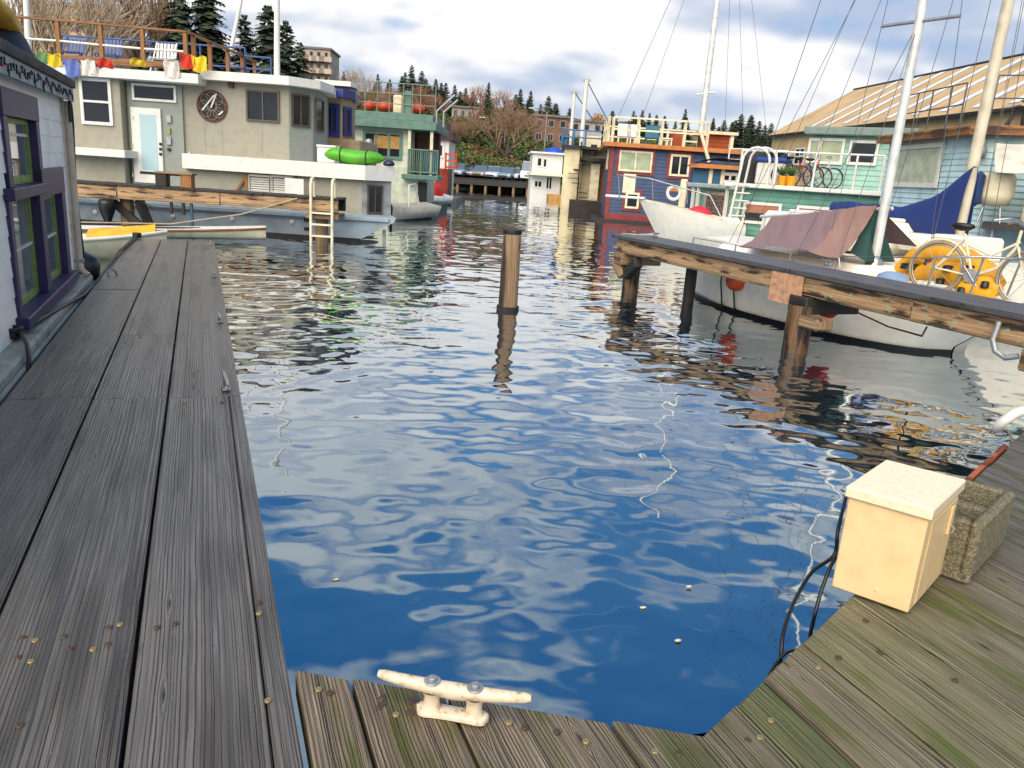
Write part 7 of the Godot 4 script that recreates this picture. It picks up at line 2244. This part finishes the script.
	for s in [[620, 150, 651, 173, 2, 1], [671, 154, 688, 177, 2, 2], [626, 192, 638, 209, 1, 3]]:
		var r := wall_rect(fr, s[0], s[1], s[2], s[3], 0)
		put("window_trim", mb(fr).span(Vector3(r[0] - 0.13, r[1] - 0.13, 0.0), Vector3(r[2] + 0.13, r[3] + 0.13, 0.035)), red, h)
		window(h, fr, r, 0.036, M.cream, M.dark_glass, s[4], 1, 0.1, pale if s[5] == 1 else null)
	window(h, fl, [3.2, on_wall(fl, 606, 170).y, 4.2, on_wall(fl, 608, 150).y], 0.03, M.cream, M.dark_glass, 2, 1, 0.12)
	var ry := yt2 + 0.2
	var pts := []
	for u in [612, 637, 661, 684, 707]: pts.append(fr * Vector3(on_wall(fr, u, 140, 0.2).x, ry, 0.2))
	rail(h, pts, 1.15, [1.15, 0.6], 0.05, M.cream, null, 0.11)
	var ps := [fr * Vector3(-0.2, ry, 0.2), fr * Vector3(-0.2, ry, -2.0), fr * Vector3(-0.2, ry, -4.2), fr * Vector3(-0.2, ry, -6.6)]
	rail(h, ps, 1.15, [1.15, 0.6], 0.05, M.cream, null, 0.11)
	var pbk := []
	for x in [-0.2, 1.6, 3.4, 5.2, 6.8]: pbk.append(fr * Vector3(x, ry, -6.6))
	rail(h, pbk, 1.15, [1.15, 0.6], 0.05, M.cream, null, 0.11)
	var cedar := paint("shingle_red", Color(0.56, 0.25, 0.10), 0.8)
	var r3 := wall_rect(fr, 706, 134, 727, 158, -1.5)
	put("stair_house", mb(fr).span(Vector3(r3[0], ry - 0.26, -4), Vector3(r3[2], r3[3], -1.5)), cedar, h)
	siding(h, fr, r3[0], r3[2], ry, r3[3], -1.5, 0.18, cedar, "shingle_course")
	put("stair_roof", mb(fr).span(Vector3(r3[0] - 0.4, r3[3], -4.2), Vector3(r3[2] + 0.35, r3[3] + 0.14, -1.2)), M.cream, h)
	put("stair_post", mb(fr).span(Vector3(r3[2] + 0.02, ry - 0.26, -1.48), Vector3(r3[2] + 0.18, r3[3], -1.3)), M.cream, h)
	put("diagonal_pole", mb(fr).tube([on_wall(fr, 701, 133, 0.3), on_wall(fr, 709, 162, 0.3)], 0.09, 7), M.cream, h)
	var r4 := wall_rect(fr, 673, 132, 683, 144, -3)
	put("roof_cabinet", mb(fr).span(Vector3(r4[0], ry, -4), Vector3(r4[2], r4[3], -3)), cedar, h)
	for s in [[624, 0.8, "white slatted chair on the blue house roof by the corner"], [633, 0.8, "white slatted chair on the blue house roof, second from the corner"], [652, 0.6, "teal cushioned seat on the blue house roof"], [665, 0.6, "white side table on the blue house roof"]]:
		var c := on_wall(fr, s[0], 140, -2.2)
		var co := fr * Vector3(c.x, ry, -2.2)
		var t := thing("side_table" if "table" in s[2] else "deck_chair", s[2], "table" if "table" in s[2] else "chair", co)
		var cf := Transform3D(fr.basis, co)
		var mt: Material = paint("teal_seat", Color.WHITE) if "teal" in s[2] else M.white
		put("seat", mb(cf).box(Vector3(0, 0.42, 0), Vector3(0.7, 0.08, 0.6), 0.02), mt, t)
		if not "table" in s[2]: put("backrest", mb(cf).box(Vector3(0, 0.75, -0.3), Vector3(0.7, 0.6, 0.06), 0.02, Basis(Vector3.RIGHT, -0.2)), mt, t)
		for q in [[-0.3, -0.25], [0.3, -0.25], [-0.3, 0.25], [0.3, 0.25]]: put("leg", mb(cf).span(Vector3(q[0] - 0.03, 0, q[1] - 0.03), Vector3(q[0] + 0.03, 0.4, q[1] + 0.03)), mt, t)
	# ---- teal cabin cruiser with arched orange roof ----
	o = at_dist(716, 200, 32)
	o.y = 0
	fr = frame(o, Vector3(0.85, 0, 0.53))
	var tb := paint("turquoise", Color(0.06, 0.36, 0.50), 0.55)
	var tc := thing("turquoise_cabin", "turquoise cabin with arched orange-brown roof behind the white cruiser", "houseboat", o)
	var rA := wall_rect(fr, 694, 167, 740, 200, 0)
	put("cabin_wall", mb(fr).span(Vector3(rA[0], -0.2, -3), Vector3(rA[2], rA[3], 0)), tb, tc)
	for u in [710, 722]: put("white_post", mb(fr).span(Vector3(on_wall(fr, u, 180).x - 0.07, 0.2, 0.0), Vector3(on_wall(fr, u, 180).x + 0.07, rA[3], 0.08)), M.cream, tc)
	var ar := []
	for k in 2:
		var row := []
		for i in 9:
			var s := i / 8.0
			row.append(Vector3(lerpf(rA[0] - 0.25, rA[2] + 0.3, s), rA[3] + 0.04 + 0.35 * sin(PI * minf(s * 1.6, 1.0 if s > 0.62 else s * 1.6) * 0.62), [0.4, -3.2][k]))
		ar.append(row)
	put("arched_roof", mb(fr).sheet(ar), paint("roof_tan", Color(0.62, 0.45, 0.26), 0.7), tc)
	put("roof_board", mb(fr).span(Vector3(rA[0] - 0.2, rA[3] - 0.02, 0.1), Vector3(rA[2] + 0.3, rA[3] + 0.13, 0.36)), paint("fascia_orange", Color.WHITE), tc)
	var rB := wall_rect(fr, 667, 187, 706, 194, 2.0)
	put("awning_board", mb(fr).span(Vector3(rB[0], rB[1], 0.02), Vector3(rB[2], rB[3], 2.0), 0.02), paint("fascia_orange", Color.WHITE), tc)
	window(tc, fr, wall_rect(fr, 722, 172, 738, 184, 0), 0.0, M.white, M.dark_glass, 2, 1, 0.12)
	# ---- cream house with roof deck, far white house ----
	o = on_y(557, 211)
	fr = frame(o, Vector3(0.90, 0, 0.43))
	var cm := paint("cream_wall", Color(0.86, 0.80, 0.64), 0.7, 0.0, "grime", 0.2)
	var ch2 := thing("cream_house", "tall cream floating house with spiral stair and blue roof netting", "houseboat", o)
	var rC := wall_rect(fr, 565, 148, 577, 212, 0)
	put("tower", mb(fr).span(Vector3(rC[0], -0.2, -6), Vector3(rC[2], rC[3], 0)), cm, ch2)
	var rD := wall_rect(fr, 583, 161, 604, 210, 0)
	put("wing", mb(fr).span(Vector3(rC[2], -0.2, -6), Vector3(rD[2], rD[3], -1.0)), cm, ch2)
	put("wing_roof", mb(fr).span(Vector3(rC[2] - 0.1, rD[3], -6), Vector3(rD[2], rD[3] + 0.2, 0.3)), M.black, ch2)
	put("tower_roof", mb(fr).span(Vector3(rC[0] - 0.2, rC[3], -6.2), Vector3(rC[2] + 0.2, rC[3] + 0.18, 0.25)), M.black, ch2)
	put("white_column", mb(fr).span(Vector3(on_wall(fr, 590, 180).x, 0.4, -0.6), Vector3(on_wall(fr, 599, 180).x, rD[3] - 0.1, -0.2)), M.cream, ch2)
	put("orange_door", mb(fr).span(Vector3(on_wall(fr, 600, 180, -0.9).x, 0.5, -0.99), Vector3(on_wall(fr, 606, 180, -0.9).x, rD[3] - 0.2, -0.9)), paint("fascia_orange", Color.WHITE), ch2)
	put("dark_float", mb(fr).span(Vector3(on_wall(fr, 569, 205).x, -0.3, 0.2), Vector3(rD[2] + 0.5, 0.75, 1.8), 0.02), paint("float_brown", Color(0.20, 0.17, 0.15), 0.8), ch2)
	put("wing_window", mb(fr).span(Vector3(on_wall(fr, 590, 157, -1).x, rD[3] + 0.4, -1.2), Vector3(on_wall(fr, 596, 157, -1).x, rD[3] + 1.0, -1.0)), M.dark_glass, ch2)
	put("back_room", mb(fr).span(Vector3(rC[2], rD[3] + 0.2, -6), Vector3(rD[2], rD[3] + 1.5, -1.3)), M.cream, ch2)
	for i in 9: put("stair_tread", mb(fr).box(Vector3(on_wall(fr, 578, 185).x + 0.35 * cos(i * 0.7), 0.9 + i * 0.26, 0.45 + 0.35 * sin(i * 0.7)), Vector3(0.55, 0.04, 0.22), 0.0, Basis(Vector3.UP, -i * 0.7)), M.black, ch2)
	put("stair_pole", mb(fr).tube([Vector3(on_wall(fr, 578, 185).x, 0.7, 0.45), Vector3(on_wall(fr, 578, 185).x, 4.0, 0.45)], 0.05, 6), M.black, ch2)
	var netting := paint("net_blue", Color(0.20, 0.42, 0.60), 0.6)
	var rE := wall_rect(fr, 560, 134, 604, 147, 0)
	var np := []
	for u in [562, 573, 585, 604]: np.append(fr * Vector3(on_wall(fr, u, 145, 0.1).x, rC[3] + 0.18, 0.1))
	rail(ch2, np, 0.85, [0.85, 0.45], 0.05, netting)
	put("net_panel", mb(fr).span(Vector3(on_wall(fr, 561, 140).x, rC[3] + 0.18, -0.1), Vector3(on_wall(fr, 567, 140).x, rE[3], 0.0)), paint("net_solid", Color(0.08, 0.34, 0.52), 0.6), ch2)
	put("deck_floor", mb(fr).span(Vector3(rC[2], rC[3], -5), Vector3(rD[2], rC[3] + 0.15, 0.1)), M.wood_dark, ch2)
	for s in [[573, 92, 135, 0.09, "thin pale mast on the cream house roof, the shorter one"], [584, 80, 135, 0.13, "pale mast with a stay on the cream house roof, the taller one"]]:
		var a := on_wall(fr, s[0] + 1.5, s[1], -1.0)
		var c := on_wall(fr, s[0] - 2, s[2], -1.0)
		var ms := thing("roof_mast", s[4], "mast", fr * Vector3(c.x, rC[3] + 0.18, -1.0))
		put("pole", mb(fr).tube([Vector3(c.x, rC[3] + 0.15, -1.0), Vector3(c.x, a.y, -1.0)], s[3], 8), M.white, ms)
		put("stay", mb(fr).tube([Vector3(c.x, a.y, -1.0), Vector3(c.x + 2.4, rC[3] + 0.3, -1.2)], 0.03, 4), M.wire, ms)
		put("cap", mb(fr).box(Vector3(c.x, a.y, -1.0), Vector3(0.5, 0.12, 0.2)), M.galvanised, ms)
	o = at_dist(545, 195, 70)
	o.y = 0
	fr = frame(o, Vector3(0.94, 0, 0.34))
	var wt := thing("white_houseboat", "small white two-storey houseboat beside the parking pier", "houseboat", o)
	var rF := wall_rect(fr, 533, 153, 560, 196, 0)
	put("upper_wall", mb(fr).span(Vector3(rF[0], 2.2, -5), Vector3(rF[2], rF[3], 0)), M.white, wt)
	put("lower_wall", mb(fr).span(Vector3(rF[0], -0.2, -5), Vector3(rF[2], 2.0, -0.8)), M.white, wt)
	put("balcony", mb(fr).span(Vector3(rF[0] - 0.2, 2.0, -5), Vector3(rF[2] + 0.3, 2.2, 0.4)), M.cream, wt)
	put("roof", mb(fr).span(Vector3(rF[0] - 0.2, rF[3], -5.2), Vector3(rF[2] + 0.2, rF[3] + 0.15, 0.3)), M.white, wt)
	for s in [[537, 157, 542, 167], [543, 158, 547, 168]]: window(wt, fr, wall_rect(fr, s[0], s[1], s[2], s[3], 0), 0.0, M.white, M.dark_glass, 1, 1, 0.1)
	for s in [[534, 180, 542, 188], [546, 176, 552, 190]]: window(wt, fr, wall_rect(fr, s[0], s[1], s[2], s[3], -0.8), -0.8, M.white, M.dark_glass, 2, 1, 0.1)
	put("dock_float", mb(fr).span(Vector3(rF[2] - 1.2, -0.3, 0.2), Vector3(rF[2] + 2.6, 0.5, 2.5), 0.05), paint("float_yellow", Color(0.70, 0.52, 0.26), 0.7), wt)
	var bt2 := fr * on_wall(fr, 554, 152, -0.8)
	tag(put("blue_tarp", mb().lathe([[0.9, 0.0], [0.8, 0.25], [0.35, 0.42], [0.1, 0.5], [0.0, 0.5]], Vector3(bt2.x, fr.origin.y + rF[3] + 0.15, bt2.z), 9), paint("tarp_bright", Color(0.08, 0.28, 0.68), 0.6)), "bright blue tarp heap on the small white houseboat's roof", "tarp")

func _ready() -> void:
	rng.seed = 7
	make_air()
	make_materials()
	make_water()
	make_docks()
	make_left_house()
	make_barge()
	make_pier()
	make_boats()
	make_left_bank()
	make_right_bank()
	make_far_shore()
	make_trees()
